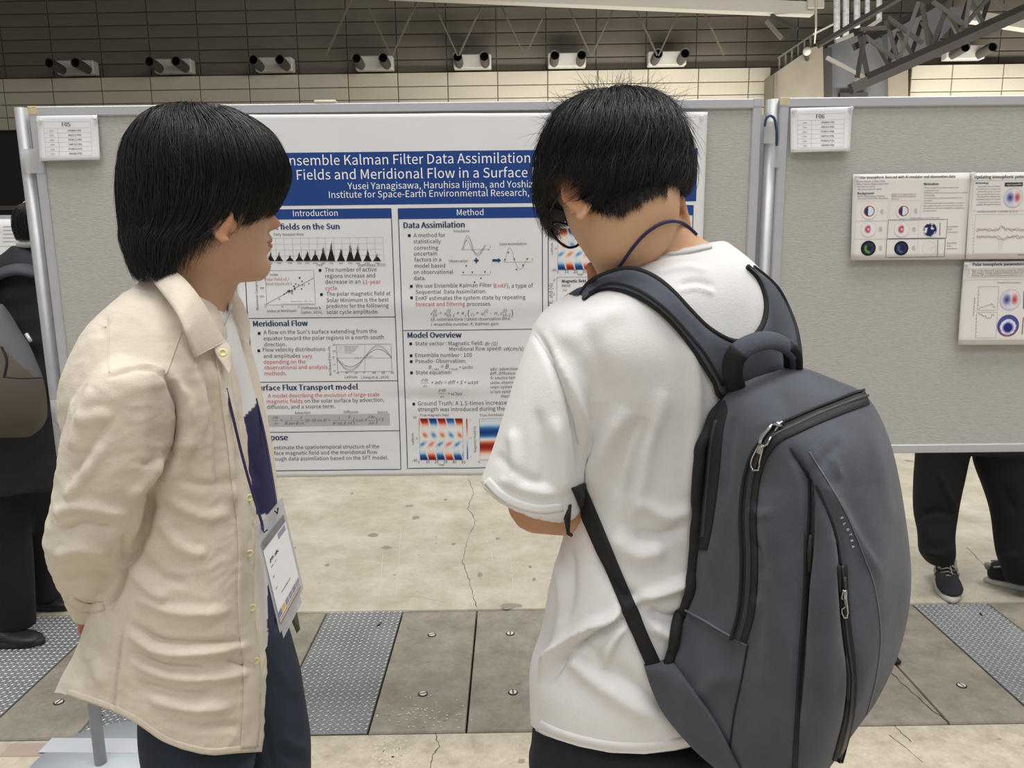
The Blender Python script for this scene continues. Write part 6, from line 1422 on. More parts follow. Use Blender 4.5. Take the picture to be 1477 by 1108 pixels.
# jeans
M_jean = mat('dark_denim', s2l(44, 56, 74), .85, nscale=9, namt=.55, col2=s2l(28, 35, 49), bump=.25, bscale=500, stretch=(1, 1, .6), weave=260, weave_amt=.2)
JA = []
JA.append(loft_px([(940, 205, 1.17, 940, 372, 1.2, .11, .14), (1000, 203, 1.17, 1000, 374, 1.2, .115, .14), (1050, 203, 1.16, 1050, 372, 1.19, .11, .12), (1110, 212, 1.13, 1110, 366, 1.14, .085, .085)], 48, 4))
JA.append(loft_px([(900, 300, 1.27, 893, 410, 1.29, .09, .09), (960, 310, 1.28, 955, 428, 1.3, .09, .09), (1017, 322, 1.28, 1015, 440, 1.3, .088, .088), (1068, 326, 1.28, 1068, 448, 1.3, .085, .085), (1110, 330, 1.28, 1110, 448, 1.3, .08, .08)], 48, 4))
ka = W(288, 1105, 1.135); kb = W(390, 1105, 1.29)
fa = Vector((ka.x-.02, 1.13, .06)); fb = Vector((kb.x-.03, 1.30, .06)); JA += tubeparts([ka, ka.lerp(fa, .5), fa], [.080, .066, .056], 20); JA += tubeparts([kb, kb.lerp(fb, .5), fb], [.075, .064, .056], 20)
def postJ(V, Fc, Nn):
    V = fold(V, Nn, [([(384, 1030), (386, 1070), (394, 1108)], 5, -.006), ([(420, 960), (432, 1010), (440, 1060)], 8, .004), ([(405, 1060), (425, 1075), (445, 1080)], 7, .005), ([(400, 1085), (425, 1096), (446, 1098)], 6, -.004), ([(395, 950), (415, 990), (430, 1000)], 7, .004)]); return wrinkle(V, normals(V, Fc), .002, 12, (1, 1, 1), 2), Fc
solid('jeans', JA, .006, M_jean, pa_root, 4, postJ)
for ft in (fa, fb): simple_shoe('shoe', Vector((ft.x, ft.y, 0)), Vector((1, .1, 0)), pa_root, mat('black_shoe', (0, 0, 0)), mat('dark_sole', (0, 0, 0)))
# linen overshirt
M_linen = mat('beige_linen', rough=.9, attr='tint', nscale=5, namt=.22, col2=(.78, .74, .68), bump=.12, bscale=300, weave=90, weave_amt=.07, sheen=.1)
hem = [(60, 998), (88, 1000), (110, 1008), (140, 1018), (166, 1028), (190, 1040), (212, 1054), (235, 1070), (262, 1081), (290, 1088), (310, 1090), (340, 1087), (372, 1085), (420, 1085)]
LF = [([(158, 458), (146, 482), (150, 470)], 5, -.004), ([(157, 540), (200, 528), (226, 530), (240, 541)], 3, .004), ([(157, 545), (200, 533), (226, 535), (238, 546)], 3, -.004), ([(240, 541), (250, 560), (257, 590), (255, 630), (246, 665), (230, 690), (219, 705)], 5, -.014), ([(248, 540), (268, 580), (274, 620), (268, 660)], 8, .007), ([(262, 500), (280, 540), (290, 590), (286, 640)], 6, .005), ([(290, 520), (306, 580), (312, 650), (316, 720)], 7, -.006), ([(300, 520), (320, 590), (328, 660), (332, 740)], 7, .006),
      ([(219, 705), (216, 745), (200, 790), (180, 820)], 6, -.016), ([(180, 820), (170, 850), (150, 882)], 6, -.012), ([(232, 650), (220, 680), (205, 700), (180, 715)], 6, .006), ([(250, 640), (225, 662), (200, 672)], 6, -.004), ([(135, 560), (120, 610), (110, 650)], 9, .006), ([(160, 600), (130, 650), (105, 690)], 8, -.005), ([(150, 640), (120, 690), (98, 720)], 8, .006),
      ([(80, 745), (110, 730), (150, 735), (190, 745)], 9, .006), ([(85, 770), (120, 758), (165, 765)], 7, -.006), ([(82, 800), (115, 790), (160, 800)], 8, .006), ([(95, 835), (130, 828), (165, 830)], 6, -.005), ([(100, 860), (130, 852), (150, 862)], 6, .004), ([(180, 810), (182, 790), (178, 770)], 5, -.005),
      ([(195, 860), (240, 880), (290, 885), (330, 880)], 8, .006), ([(190, 900), (230, 925), (280, 930), (350, 925)], 6, -.008), ([(186, 912), (230, 938), (290, 940), (360, 930)], 6, .008), ([(188, 940), (240, 962), (300, 965)], 6, -.007), ([(190, 952), (245, 975), (310, 978), (360, 968)], 6, .006), ([(200, 985), (250, 1000), (320, 1005)], 7, -.006), ([(215, 1005), (270, 1022), (330, 1020)], 7, .006), ([(240, 1035), (290, 1050), (345, 1045)], 7, -.004),
      ([(188, 820), (215, 850), (245, 862)], 7, .006), ([(195, 790), (230, 830), (270, 840)], 8, -.005), ([(178, 905), (172, 950), (168, 1000), (162, 1028)], 3.5, -.005), ([(184, 905), (178, 950), (173, 1000), (168, 1030)], 4, .004), ([(240, 720), (290, 745), (330, 740)], 9, .004), ([(250, 690), (300, 700), (340, 690)], 9, -.003), ([(230, 750), (262, 790), (300, 800)], 9, .005), ([(120, 940), (140, 960), (150, 990)], 9, .005), ([(150, 920), (130, 950), (110, 990)], 8, -.004), ([(330, 950), (345, 958), (362, 962)], 5, -.005), ([(120, 610), (140, 600), (165, 605)], 12, .004), ([(345, 570), (352, 660), (357, 760), (356, 860), (360, 980), (362, 1080)], 4, .0015)]
def tintA(V):
    P = proj(V); c = np.empty((len(V), 3)); c[:] = s2l(223, 213, 197); x, y = P[:, 0], P[:, 1]; Yd = V[:, 1]
    def soft(m_, k): c[:] = c*(1-m_[:, None]*(1-np.array(k)))
    ss = lambda a: 1/(1+np.exp(-a))
    soft(ss((x-213-(y-590)*-.12)/3)*ss((258-x)/4)*ss((y-536)/3)*ss((640-y)/3)*(Yd < 1.15), (.80, .79, .82))      # tee sleeve seen through the linen
    soft(ss((x-208)/4)*ss((352-x)/8)*ss((y-600)/30)*ss((762-y)/8)*.75*(Yd < 1.2), (.84, .82, .80))
    return c
def postL(V, Fc, Nn):
    V = fold(V, Nn, [(p_, w_, a_*1.3) for p_, w_, a_ in LF]); N2 = normals(V, Fc); V = wrinkle(V, N2, .0040, 7, (1, 1, .6), 1.3); V = wrinkle(V, N2, .0022, 14, (.7, 1, 1.6), 6.0, True); V = wrinkle(V, N2, .0011, 38, (1, 1, 1.4), 2.0, True); c = tintA(V)
    V, Fc, used = trim_below(V, Fc, hem); return V, Fc, c[used]
LP = [loft_px([(396, 226, 1.19, 440, 316, 1.2, .064, .064), (412, 210, 1.19, 455, 322, 1.2, .078, .078), (432, 186, 1.18, 478, 329, 1.19, .10, .10), (462, 158, 1.18, 500, 333, 1.19, .13, .14), (500, 134, 1.17, 525, 336, 1.19, .152, .165), (545, 118, 1.17, 556, 341, 1.19, .16, .175), (600, 118, 1.17, 605, 348, 1.19, .15, .175), (680, 135, 1.17, 680, 358, 1.19, .14, .165), (760, 158, 1.17, 760, 368, 1.19, .135, .155), (840, 152, 1.16, 840, 368, 1.19, .14, .155), (900, 134, 1.16, 900, 372, 1.19, .145, .16), (960, 105, 1.16, 960, 378, 1.19, .15, .165), (1005, 86, 1.16, 1000, 378, 1.19, .155, .17), (1050, 80, 1.16, 1040, 377, 1.19, .155, .17), (1120, 74, 1.16, 1120, 374, 1.19, .155, .17)], 72, 5, 2.7),
      loft_px([(505, 170, 1.08, 515, 235, 1.08, .05, .05), (535, 142, 1.05, 535, 250, 1.06, .075, .07), (575, 112, 1.04, 580, 256, 1.06, .075, .07), (620, 96, 1.03, 625, 252, 1.06, .072, .07), (665, 90, 1.03, 675, 238, 1.05, .068, .068), (710, 83, 1.03, 715, 218, 1.05, .066, .066), (750, 75, 1.03, 750, 213, 1.05, .065, .065), (785, 71, 1.04, 790, 192, 1.06, .062, .064), (825, 80, 1.07, 828, 175, 1.1, .056, .06), (860, 96, 1.12, 858, 162, 1.14, .046, .05), (886, 110, 1.16, 882, 150, 1.17, .036, .04)], 48, 5),
      loft_px([(505, 190, 1.32, 515, 240, 1.33, .05, .05), (600, 150, 1.38, 600, 250, 1.4, .06, .06), (720, 150, 1.4, 720, 230, 1.42, .06, .06), (800, 150, 1.38, 800, 220, 1.39, .055, .055), (860, 150, 1.32, 860, 190, 1.33, .04, .04)], 40, 4)]
lin, VL, FL = solid('overshirt', LP, 0.0034, M_linen, pa_root, 4, postL)
tL = bvh(VL, FL)
def linen_mesh(name, v, f, par=lin): return mk(name, v, f, M_linen, par, cols=[s2l(224, 214, 198)]*len(v))
v, f = band(tL, [(160, 457), (157, 480), (157, 510), (158, 538)], 2, off=.0001, th=.0008); linen_mesh('yoke_seam', v, f)
v, f = band(tL, [(262, 478), (252, 505), (243, 530), (238, 541)], 2.4, off=.0001, th=.001); linen_mesh('shoulder_seam', v, f)
v, f = band(tL, [(98, 998), (140, 1012), (166, 1022), (190, 1034), (212, 1048), (235, 1064), (262, 1075), (290, 1082), (312, 1084), (340, 1081), (368, 1079)], 9, off=.0001, th=.0012); linen_mesh('hem_band', v, f)
# button placket along the near front edge, folding round the edge
pe_ = [(322, 490), (329, 530), (337, 580), (346, 640), (354, 690), (361, 730), (366, 790), (364, 850), (368, 910), (374, 960), (374, 1020), (371, 1078)]
pi_ = [(308, 505), (314, 540), (320, 590), (328, 645), (334, 700), (340, 745), (343, 800), (342, 860), (345, 915), (350, 960), (350, 1020), (346, 1080)]
v, f = ribbon_on(tL, pi_, pe_, off=.0006, th=.0018, across=5, default=1.17); linen_mesh('button_placket', v, f)
M_btn = mat('cream_button', s2l(228, 222, 172), .3); 
for (x, y) in ((321, 509), (357, 718), (357.5, 797), (361, 877), (366, 953)):
    p, n = hit(tL, x, y, .0035)
    if p is None: p = W(x, y, 1.12); n = Vector((0, -1, 0))
    if y < 520: p = W(x, y, 1.088)
    n = (n+Vector((0, -1.5, .1))).normalized(); R = n.to_track_quat('Z', 'Y').to_matrix(); mb = MB(); nn = 20
    prof = ((.0001, .0016), (.0030, .0016), (.0034, .0028), (.0058, .0028), (.0062, .0014), (.0058, 0)); v = []; f = []
    for (r, h) in prof: v += [p+R @ Vector((r*math.cos(2*math.pi*k/nn), r*math.sin(2*math.pi*k/nn), h)) for k in range(nn)]
    for i in range(len(prof)-1): f += [(i*nn+k, (i+1)*nn+k, (i+1)*nn+(k+1) % nn, i*nn+(k+1) % nn) for k in range(nn)]
    mb.add(v, f).build('button', M_btn, lin)
# collar flap
ci = [(222, 388), (242, 386), (262, 398), (282, 420), (298, 444), (310, 466), (319, 482), (326, 492)]; co = [(214, 398), (228, 416), (245, 438), (258, 458), (267, 480), (273, 498), (277, 508), (280, 516)]
def flap(name, A, B, YA, YB, n=30, ac=6, th=.0028, par=lin, bulge=.006):
    A = cr(A, 8); B = cr(B, 8); tt = np.linspace(0, 1, n); IA = np.linspace(0, 1, len(A)); a = np.stack([np.interp(tt, IA, A[:, k]) for k in (0, 1)], 1); b = np.stack([np.interp(tt, IA, B[:, k]) for k in (0, 1)], 1)
    ya = np.interp(tt, np.linspace(0, 1, len(YA)), YA); yb = np.interp(tt, np.linspace(0, 1, len(YB)), YB); v = []; w = ac+1
    for s in (0, 1):
        for i in range(n):
            for k in range(w):
                u = k/ac; q = a[i]*(1-u)+b[i]*u; v.append(W(q[0], q[1], ya[i]*(1-u)+yb[i]*u-bulge*math.sin(math.pi*u)+s*th))
    f = []; bb = n*w
    for i in range(n-1):
        for k in range(ac): x = i*w+k; f.append((x, x+w, x+w+1, x+1)); f.append((bb+x, bb+x+1, bb+x+w+1, bb+x+w))
        x = i*w; f.append((x, bb+x, bb+x+w, x+w)); x += ac; f.append((x, x+w, bb+x+w, bb+x))
    for i in (0, n-1):
        for k in range(ac): x = i*w+k; f.append((x, x+1, bb+x+1, bb+x))
    return linen_mesh(name, v, f, par)
flap('collar', ci, co, [1.15, 1.125, 1.105, 1.095, 1.10, 1.11, 1.12, 1.13], [1.13, 1.09, 1.06, 1.045, 1.04, 1.045, 1.05, 1.055])
flap('collar_stand', [(318, 484), (326, 492), (334, 505), (335, 520)], [(308, 500), (312, 512), (320, 525), (330, 540)], [1.13]*4, [1.10]*4, bulge=.002)
flap('collar', [(332, 424), (330, 438), (334, 452), (342, 470), (350, 488)], [(340, 420), (349, 434), (356, 450), (361, 470), (360, 492)], [1.25, 1.25, 1.25, 1.25, 1.25], [1.27, 1.275, 1.28, 1.28, 1.27])
flap('far_front_panel', [(330, 452), (336, 480), (345, 512), (355, 545), (365, 580), (376, 620), (385, 660), (391, 700), (397, 740), (402, 800), (404, 880)], [(340, 470), (358, 492), (366, 515), (374, 545), (381, 580), (389, 620), (396, 660), (400, 700), (403, 740), (408, 800), (412, 880)], [1.27]*11, [1.30]*11, bulge=.004)
MB().add([W(413, 878, 1.33), W(427, 874, 1.34), W(433, 908, 1.34), W(428, 914, 1.34), W(413, 878, 1.345), W(427, 874, 1.355), W(433, 908, 1.355), W(428, 914, 1.355)], [(0, 1, 2, 3), (7, 6, 5, 4), (0, 4, 5, 1), (1, 5, 6, 2), (2, 6, 7, 3), (3, 7, 4, 0)]).build('hem_corner', mat('olive_lining', s2l(108, 102, 84), .85), lin, smooth=False)
# cuff
v, f = band(tL, [(98, 862), (112, 872), (130, 877), (150, 874)], 13, off=.0004, th=.0016, default=1.1); linen_mesh('cuff', v, f)
# hair
ha = [(153, 262, 1.2, 153, 300, 1.2, .018, .018), (160, 238, 1.2, 160, 330, 1.2, .045, .045), (172, 217, 1.2, 172, 358, 1.2, .066, .066), (190, 201, 1.2, 190, 384, 1.21, .084, .084), (212, 190, 1.2, 212, 400, 1.21, .096, .096), (240, 184, 1.2, 240, 410, 1.21, .103, .103), (262, 182, 1.2, 262, 410, 1.215, .105, .105), (285, 182, 1.2, 283, 402, 1.215, .104, .104),
      (305, 184, 1.2, 303, 391, 1.215, .101, .101), (325, 188, 1.2, 325, 372, 1.21, .097, .099), (345, 193, 1.2, 345, 352, 1.2, .100, .095), (365, 201, 1.2, 365, 336, 1.2, .099, .09), (385, 210, 1.2, 385, 320, 1.2, .097, .084), (402, 218, 1.2, 402, 308, 1.2, .095, .08)]
VE_A = [(0, 299), (14, 302), (21, 312), (27, 330), (31, 318), (35, 307), (41, 306), (46, 334), (52, 350), (60, 368), (70, 387), (80, 395), (105, 397), (125, 396), (150, 390), (180, 386), (230, 390), (270, 385), (285, 330), (310, 320), (335, 306), (360, 299)]
va = lambda u: float(np.interp(u, [a for a, b in VE_A], [b for a, b in VE_A]))
hair(pa_root, ha, va, 8000, lift=.006, rad=.0006, seed=11, endrag=18, clump=.35, drift=-3.0, topwild=.012, inward=.002, short=.5, tip=.005, jit=2.2)
# badge and cord
bd = empty('name_badge', W(400, 830, 1.08), 'white name badge in clear holder hanging at the open front of the linen shirt', 'badge')
BYd = 1.10
def BQ(u, t, o=0.0):
    c = [(377, 783), (409, 742), (434, 847), (405, 901)]; x = (c[0][0]*(1-u)+c[1][0]*u)*(1-t)+(c[3][0]*(1-u)+c[2][0]*u)*t; y = (c[0][1]*(1-u)+c[1][1]*u)*(1-t)+(c[3][1]*(1-u)+c[2][1]*u)*t
    return W(x, y, BYd+u*.05-o)
def bquad(u0, t0, u1, t1, o, m, name, par, th=.0006):
    v = [BQ(u0, t0, o), BQ(u1, t0, o), BQ(u1, t1, o), BQ(u0, t1, o)]; v += [p+Vector((0, th, 0)) for p in v]
    return MB().add(v, [(0, 3, 2, 1), (4, 5, 6, 7), (0, 1, 5, 4), (1, 2, 6, 5), (2, 3, 7, 6), (3, 0, 4, 7)]).build(name, m, par, smooth=False)
card = bquad(0, 0, 1, 1, 0, mat('card_white', s2l(232, 232, 234), .5), 'card', bd)
bquad(-.10, -.2, 1.08, 1.06, -.002, mat('holder_plastic', s2l(196, 198, 202), .2, alpha=.65), 'holder', bd, .0012); bquad(-.02, 1.0, .9, 1.16, -.003, mat('holder_plastic', (0, 0, 0)), 'second_sleeve', bd)
bquad(0, 0, 1, .10, .0007, mat('badge_grey', s2l(128, 130, 134), .5), 'printed_band', card, .0003); bquad(.62, .12, .95, .19, .0007, mat('badge_lilac', s2l(150, 152, 170), .5), 'printed_box', card, .0003)
cols_ = [(128, 134, 160), (206, 184, 120), (142, 146, 168), (150, 152, 172), (138, 142, 166), (156, 158, 176)]
for i in range(6):
    bquad(i/6+.01, .86, (i+1)/6-.01, .93, .0007, mat('badge_c%d' % i, s2l(*cols_[i]), .5), 'printed_square', card, .0003)
for t0, cc in ((.945, (176, 120, 110)), (.965, (210, 190, 130)), (.985, (120, 90, 80))): bquad(0, t0, 1, t0+.012, .0007, mat('badge_s%d' % cc[0], s2l(*cc), .5), 'printed_stripe', card, .0003)
def btext(s, u, t, h, w=None):
    v, f = textgeo(s, 1, res=1, bold=.02); ex = (BQ(1, t)-BQ(0, t)); ey = (BQ(u, 0)-BQ(u, 1)); L = ex.length; Hh = ey.length; mx = max(p[0] for p in v); k = (w/mx) if w else h*Hh/L
    mb = MB().add([BQ(u+x*k, t-y*h, .001) for x, y in v], f); mb.build('printed_text', mat('badge_ink', s2l(70, 70, 74), .6), card, smooth=False, kind='stuff')
btext('\u5c55 \u592a', .14, .30, .12, .40); btext('JpGU Meeting', .08, .07, .05, .5); btext('K. T.', .14, .36, .04, .28); btext('Participant', .30, .74, .05, .42); btext('ID', .12, .48, .04, .08); btext('No.', .12, .62, .04, .1)
M_cord = mat('navy_cord', (0, 0, 0))
e = tag(MB().tube([Vector(p) for p in cr([tuple(W(*q)) for q in ((326, 560, 1.115), (338, 610, 1.11), (350, 660, 1.11), (364, 710, 1.11), (377, 752, 1.11), (379, 764, 1.105))], 5)], .0022, 8).build('lanyard', M_cord), 'navy lanyard cord running down to the name badge beside the shirt buttons', 'lanyard')
MB().tube([Vector(p) for p in cr([tuple(W(*q)) for q in ((369, 575, 1.25), (381, 625, 1.23), (391, 680, 1.19), (398, 725, 1.16), (399, 736, 1.15))], 5)], .0022, 8).build('far_cord', M_cord, e)
MB().tube([W(378, 762, 1.104), W(381, 768, 1.104), W(386, 764, 1.106)], .0012, 6).build('hook', M_blk, bd); MB().tube([W(396, 737, 1.13), W(400, 741, 1.13), W(401, 733, 1.14)], .0012, 6).build('hook', M_blk, bd)
# ================================================================ man in the black suit, left edge
M_suit = mat('black_suit', s2l(30, 31, 38), .75, nscale=30, namt=.25, bump=.15, bscale=200); M_tro = mat('black_trouser', s2l(15, 15, 19), .85, bump=.15, bscale=120)
M_olive = mat('brown_pack_cloth', s2l(82, 76, 68), .7, nscale=30, namt=.25, bump=.2, bscale=300); M_greyp = mat('grey_pack_top', s2l(96, 96, 98), .6, nscale=40, namt=.2)
Yg = 2.8
ps = empty('person', (W(20, 900, Yg).x, Yg, 0), 'man in a black suit with white collar, at the left edge', 'person')
gO = W(60, 330, Yg); gR = frame3(Vector((-.1, 1, -.25))); parts, HG = head_parts(gO, gR, .84)
parts.append(loft_px([(325, 40, Yg, 325, 78, Yg, .05, .05), (360, 34, Yg, 360, 82, Yg, .05, .05), (385, -10, Yg, 385, 90, Yg, .09, .08)], 24, 4)); parts.append(loft_px([(380, -30, Yg, 380, 95, Yg, .1, .1), (420, -70, Yg, 420, 100, Yg, .11, .11), (600, -40, Yg, 600, 85, Yg, .11, .1)], 24, 4))
solid('body', parts, .008, M_skA, ps, 3, lambda V, Fc, Nn: (V, Fc, skintint(V, s2l(200, 160, 132), [])))
hg = [(292, 32, Yg, 292, 46, Yg, .03, .03), (296, 24, Yg, 296, 58, Yg, .06, .06), (303, 15, Yg, 303, 68, Yg, .09, .09), (316, 10, Yg, 316, 73, Yg, .1, .1), (330, 11, Yg, 330, 72, Yg, .1, .1), (342, 15, Yg, 342, 66, Yg, .095, .1), (356, 20, Yg, 356, 60, Yg, .08, .09)]
hg = [(a, b+20, c, d, e_+20, f_, g_, h_) for a, b, c, d, e_, f_, g_, h_ in hg]
hair(ps, hg, lambda u: 348 if 20 < u < 160 else 330, 1400, lift=.008, rad=.0011, seed=3, endrag=7)
MB().tube([W(30, 352, Yg-.06), W(60, 349, Yg-.06), W(78, 356, Yg-.05)], .03, 12, flat=.6).build('shirt_collar', mat('white_seam', (0, 0, 0)), ps)
sj = [loft_px([(358, 30, Yg, 362, 66, Yg, .085, .07), (372, 8, Yg, 374, 92, Yg, .10, .08), (392, -28, Yg, 392, 112, Yg, .12, .10), (430, -70, Yg, 430, 122, Yg, .135, .12), (520, -60, Yg, 520, 112, Yg, .13, .12), (620, -55, Yg, 620, 100, Yg, .13, .12), (700, -60, Yg, 700, 92, Yg, .13, .12)], 40, 5),
      loft_px([(392, -50, Yg, 392, -10, Yg, .05, .05), (470, -100, Yg, 470, -40, Yg, .06, .06), (600, -100, Yg-.05, 600, -45, Yg-.05, .06, .06), (700, -80, Yg-.15, 700, -35, Yg-.15, .05, .05)], 24, 4),
      loft_px([(392, 70, Yg, 392, 112, Yg+.05, .05, .05), (470, 80, Yg+.05, 470, 130, Yg+.08, .06, .06), (600, 75, Yg+.1, 600, 120, Yg+.1, .055, .055), (680, 70, Yg+.05, 680, 108, Yg+.05, .05, .05)], 24, 4)]
def postS(V, Fc, Nn): return wrinkle(V, Nn, .010, 7, (1, 1, 1.6), 4, True), Fc
solid('suit_jacket', sj, .011, M_suit, ps, 4, postS)
tz = [loft_px([(640, -60, Yg, 640, 92, Yg, .12, .12), (700, -62, Yg, 700, 90, Yg, .12, .12)], 32, 4)]
fg1 = F(18, 920); fg2 = F(62, 878)
tz += [loft_px([(660, -66, Yg, 660, 34, Yg, .10, .10), (760, -48, Yg-.02, 760, 42, Yg, .09, .09), (850, -32, fg1.y, 850, 48, fg1.y, .08, .08), (905, -24, fg1.y, 905, 52, fg1.y, .075, .08)], 32, 5), loft_px([(650, 0, Yg+.04, 650, 92, Yg+.04, .10, .10), (720, 20, Yg+.08, 720, 88, Yg+.08, .085, .085), (800, 38, fg2.y, 800, 82, fg2.y, .07, .07), (866, 44, fg2.y, 866, 84, fg2.y, .065, .07)], 32, 5)]
solid('trousers', tz, .011, M_tro, ps, 4, lambda V, Fc, Nn: (wrinkle(V, Nn, .012, 5, (1, 1, .5), 9), Fc))
simple_shoe('shoe', Vector((fg1.x-.10, fg1.y-.04, 0)), Vector((1, -.05, 0)), ps, mat('black_shoe', (0, 0, 0)), mat('dark_sole', (0, 0, 0)), 1.0); simple_shoe('shoe', Vector((fg2.x-.10, fg2.y+.02, 0)), Vector((1, -.1, 0)), ps, mat('black_shoe', (0, 0, 0)), mat('dark_sole', (0, 0, 0)), .95)
bs = empty('backpack', W(10, 600, Yg-.25), 'brown and grey backpack worn by the man in the black suit', 'backpack')
def bpl(rows): return loft_px(rows, 40, 5)
solid('main_body', [bpl([(438, -70, Yg-.2, 438, 2, Yg-.2, .03, .05), (455, -80, Yg-.22, 460, 14, Yg-.2, .09, .10), (500, -84, Yg-.24, 505, 40, Yg-.2, .12, .12), (545, -84, Yg-.25, 548, 60, Yg-.2, .13, .12), (590, -80, Yg-.25, 595, 66, Yg-.2, .13, .12), (618, -70, Yg-.24, 615, 60, Yg-.2, .10, .1), (628, -50, Yg-.23, 628, 44, Yg-.2, .05, .05)])], .008, mat('two_tone_pack_cloth', rough=.7, attr='tint', bump=.2, bscale=300), bs, 4, lambda V, Fc, Nn: (wrinkle(V, Nn, .006, 9, (1, 1, 1), 9), Fc, np.where((proj(V)[:, 1] < 545-np.maximum(0, 30-proj(V)[:, 0])*0)[:, None] & (proj(V)[:, 0] > 4+(545-proj(V)[:, 1])*.0-60)[:, None] & (proj(V)[:, 1] < 500+proj(V)[:, 0]*.9)[:, None], np.array(s2l(92, 92, 95)), np.array(s2l(84, 77, 68)))))
tG = None
for nm, ln, w_, mm in (('zip_line', [(2, 500, Yg-.345), (10, 520, Yg-.35), (6, 545, Yg-.36)], .006, M_blk), ('pocket_seam', [(6, 544, Yg-.365), (30, 546, Yg-.345), (60, 545, Yg-.28)], .005, M_blk)):
    MB().tube([Vector(p) for p in cr([tuple(W(*q)) for q in ln], 5)], w_, 12, flat=.5).build(nm, mm, bs)
MB().tube([W(38, 482, Yg-.31), W(44, 492, Yg-.32)], .006, 8).build('zip_pull', M_alu, bs)
MB().tube([Vector(p) for p in cr([tuple(W(*q)) for q in ((-40, 440, Yg-.2), (-10, 402, Yg-.15), (20, 389, Yg-.14), (50, 392, Yg-.12), (70, 402, Yg-.06))], 6)], .034, 12, flat=.45).build('shoulder_strap', mat('dark_strap', s2l(58, 60, 68), .7), bs)
# ================================================================ person behind the right board
Yr = 3.05
pr = empty('person', (W(1400, 860, Yr).x, Yr, 0), 'person in black trousers and dark sneakers standing behind the right board', 'person')
cxr = W(1415, 600, Yr)
parts, HR = head_parts(Vector((cxr.x, Yr, 1.60)), frame3(Vector((0, -1, -.1))), .95); bx = cxr.x
parts += tubeparts([Vector((bx, Yr, 1.5)), Vector((bx, Yr, 1.38))], [.055, .07]); parts += tubeparts([Vector((bx, Yr, 1.36)), Vector((bx, Yr, 1.0))], [.13, .12], 20, flat=.7)
solid('body', parts, .008, M_skA, pr, 3, lambda V, Fc, Nn: (V, Fc, skintint(V, s2l(200, 160, 132), [])))
jk = [tuple(x) for x in (tubeparts([Vector((bx, Yr, 1.40)), Vector((bx, Yr, 1.30)), Vector((bx, Yr, 1.1)), Vector((bx, Yr, .93))], [.12, .17, .16, .165], 28)[:1])]
for sg in (1, -1): jk += tubeparts([Vector((bx+sg*.17, Yr, 1.36)), Vector((bx+sg*.24, Yr, 1.1)), Vector((bx+sg*.18, Yr-.15, .98))], [.055, .05, .045], 14)
solid('jacket', jk, .010, M_suit, pr, 4)
mb = MB(); mb.ell(Vector((bx, Yr+.01, 1.645)), (.09, .105, .10), 20, 12); mb.build('scalp_hair', M_hair, pr)
L1, L2 = F(1364, 866), F(1452, 866)
lt = [loft_px([(600, 1310, Yr, 600, 1520, Yr, .12, .12), (650, 1318, Yr, 650, 1512, Yr, .11, .11)], 36, 4),
      loft_px([(640, 1322, Yr, 640, 1402, Yr, .085, .085), (665, 1322, Yr, 665, 1395, Yr, .085, .085), (700, 1319, Yr, 710, 1384, Yr, .08, .08), (740, 1319, Yr, 745, 1378, Yr, .075, .075), (770, 1324, L1.y+.02, 772, 1375, L1.y+.02, .068, .068), (795, 1327, L1.y+.02, 795, 1376, L1.y+.02, .065, .065), (808, 1336, L1.y+.03, 806, 1374, L1.y+.03, .06, .06), (813, 1342, L1.y+.03, 812, 1370, L1.y+.03, .05, .05)], 32, 5),
      loft_px([(640, 1402, Yr, 640, 1515, Yr, .085, .085), (665, 1405, Yr, 665, 1510, Yr, .085, .085), (700, 1418, Yr, 700, 1508, Yr, .085, .085), (750, 1432, Yr, 750, 1506, Yr, .075, .075), (800, 1438, L2.y+.05, 800, 1504, L2.y+.05, .07, .07), (825, 1448, L2.y+.05, 825, 1500, L2.y+.05, .065, .065), (838, 1452, L2.y+.05, 838, 1496, L2.y+.05, .055, .055)], 32, 5)]
def postR(V, Fc, Nn):
    V = fold(V, Nn, [([(1355, 680), (1368, 712), (1378, 735)], 4, .012), ([(1328, 745), (1350, 738), (1378, 742)], 5, -.010), ([(1330, 795), (1355, 800), (1378, 790)], 5, .012), ([(1445, 700), (1465, 740)], 6, -.010), ([(1440, 805), (1470, 800)], 5, .010)]); return wrinkle(V, Nn, .008, 6, (1, 1, 1), 3), Fc
solid('trousers', lt, .008, M_tro, pr, 4, postR)
M_snk = mat('dark_suede', s2l(38, 40, 46), .9, nscale=60, namt=.3); M_sw = mat('sole_white', s2l(190, 188, 182), .6); M_sg = mat('sneaker_grey', s2l(150, 148, 146), .7); M_lace = mat('grey_lace', s2l(166, 160, 152), .8)
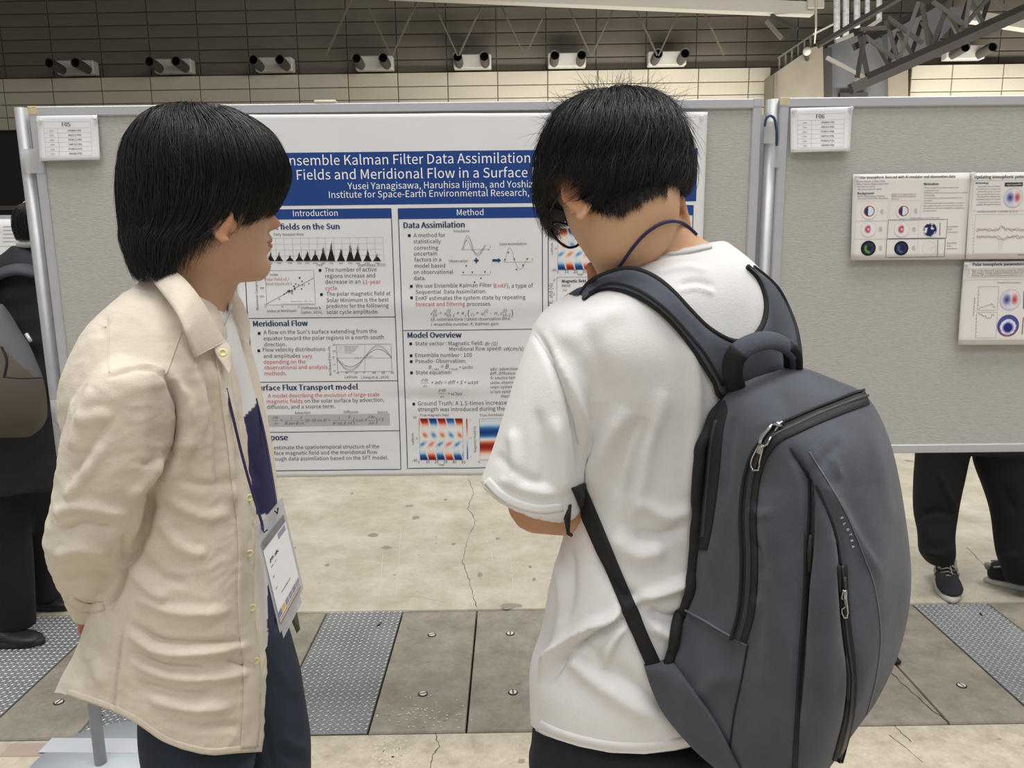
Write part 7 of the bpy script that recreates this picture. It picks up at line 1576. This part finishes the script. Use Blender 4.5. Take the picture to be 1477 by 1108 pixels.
def sneaker(heel, d, label, s=1.08):
    d = d.normalized(); l = Vector((-d.y, d.x, 0)); up = Vector((0, 0, 1)); P = lambda x, y, z: heel+d*x*s+l*y*s+up*z*s; o = empty('sneaker', heel)
    rings = []
    for x, w, h0, h in ((-.032, .018, .03, .060), (-.022, .032, .022, .085), (.01, .036, .020, .098), (.045, .037, .020, .092), (.085, .040, .020, .072), (.13, .046, .020, .058), (.18, .047, .020, .051), (.215, .038, .021, .044), (.235, .020, .024, .036), (.242, .006, .027, .031)):
        ring = []
        for k in range(24):
            a = 2*math.pi*k/24; c, sn = math.cos(a), math.sin(a); nar = 1-.28*max(0, sn); ring.append(P(x, w*nar*math.copysign(abs(c)**.75, c), (h0+h)/2+(h-h0)/2*math.copysign(abs(sn)**.8, sn)))
        rings.append(ring)
    v, f = loft_rings(rings); u = MB().add(v, f).build('sneaker', M_snk, pr)
    bpl_ = lambda k0, k1, z0, z1: [P(.105+.146*k0*math.cos(a), (.046+.004*math.cos(a))*k0*math.sin(a), z0) for a in [2*math.pi*j/28 for j in range(28)]]
    v = bpl_(1.0, 0, .001, 0)+bpl_(1.03, 0, .006, 0)+bpl_(1.02, 0, .015, 0)+bpl_(.96, 0, .022, 0); f = [(i*28+j, i*28+(j+1) % 28, (i+1)*28+(j+1) % 28, (i+1)*28+j) for i in range(3) for j in range(28)]+[tuple(range(27, -1, -1)), tuple(84+j for j in range(28))]
    MB().add(v, f).build('sole', M_sw, u)
    for sg in (1, -1):
        mb = MB(); N_ = [P(.045, sg*.0395, .040), P(.058, sg*.0385, .070), P(.075, sg*.0415, .036), P(.090, sg*.0405, .062)]
        mb.tube(N_, .0035, 6); mb.build('letter_emblem', M_sg, u)
        MB().tube([P(-.02, sg*.033, .080), P(.02, sg*.034, .090), P(.055, sg*.031, .086), P(.09, sg*.029, .072)], .006, 8, flat=.6).build('side_panel', M_sg, u)
    MB().tube([P(-.034, -.012, .07), P(-.034, .012, .07)], .014, 10).build('heel_tab', M_sg, u); MB().ell(P(.05, 0, .094), (.035*s, .022*s, .010), 14, 8).build('tongue', M_sg, u)
    mb = MB()
    for k in range(5): x = .055+k*.016; zz = .094-.009*k; mb.tube([P(x, -.026, zz-.008), P(x+.004, 0, zz+.004), P(x, .026, zz-.008)], .0028, 6)
    for sg in (1, -1): mb.tube([Vector(q) for q in cr([tuple(P(.055, 0, .102)), tuple(P(.075, sg*.022, .106)), tuple(P(.10, sg*.028, .086)), tuple(P(.085, sg*.012, .094)), tuple(P(.06, 0, .101))], 4)], .0024, 6)
    mb.tube([Vector(q) for q in cr([tuple(P(.055, 0, .104)), tuple(P(.09, .006, .092)), tuple(P(.13, .012, .070))], 4)], .0024, 6)
    mb.build('laces', M_lace, u); bpy.data.objects.remove(o)
sneaker(F(1360, 833, 0), (F(1372, 868)-F(1360, 833)).normalized(), '')
sneaker(F(1436, 846, 0)+Vector((.02, .03, 0)), Vector((1, -.45, 0)), '')
# small dark thing on the floor by the bag
q = F(1293, 957); o = MB(); o.tube([q+Vector((0, 0, .012)), q+Vector((.004, .03, .02)), q+Vector((-.01, .055, .03))], [.008, .012, .008], 10); o.ell(q+Vector((0, 0, .008)), (.016, .014, .009), 12, 8)
tag(o.build('caster_wheel', M_blk), 'small black wheel on the floor just right of the big backpack', 'wheel')
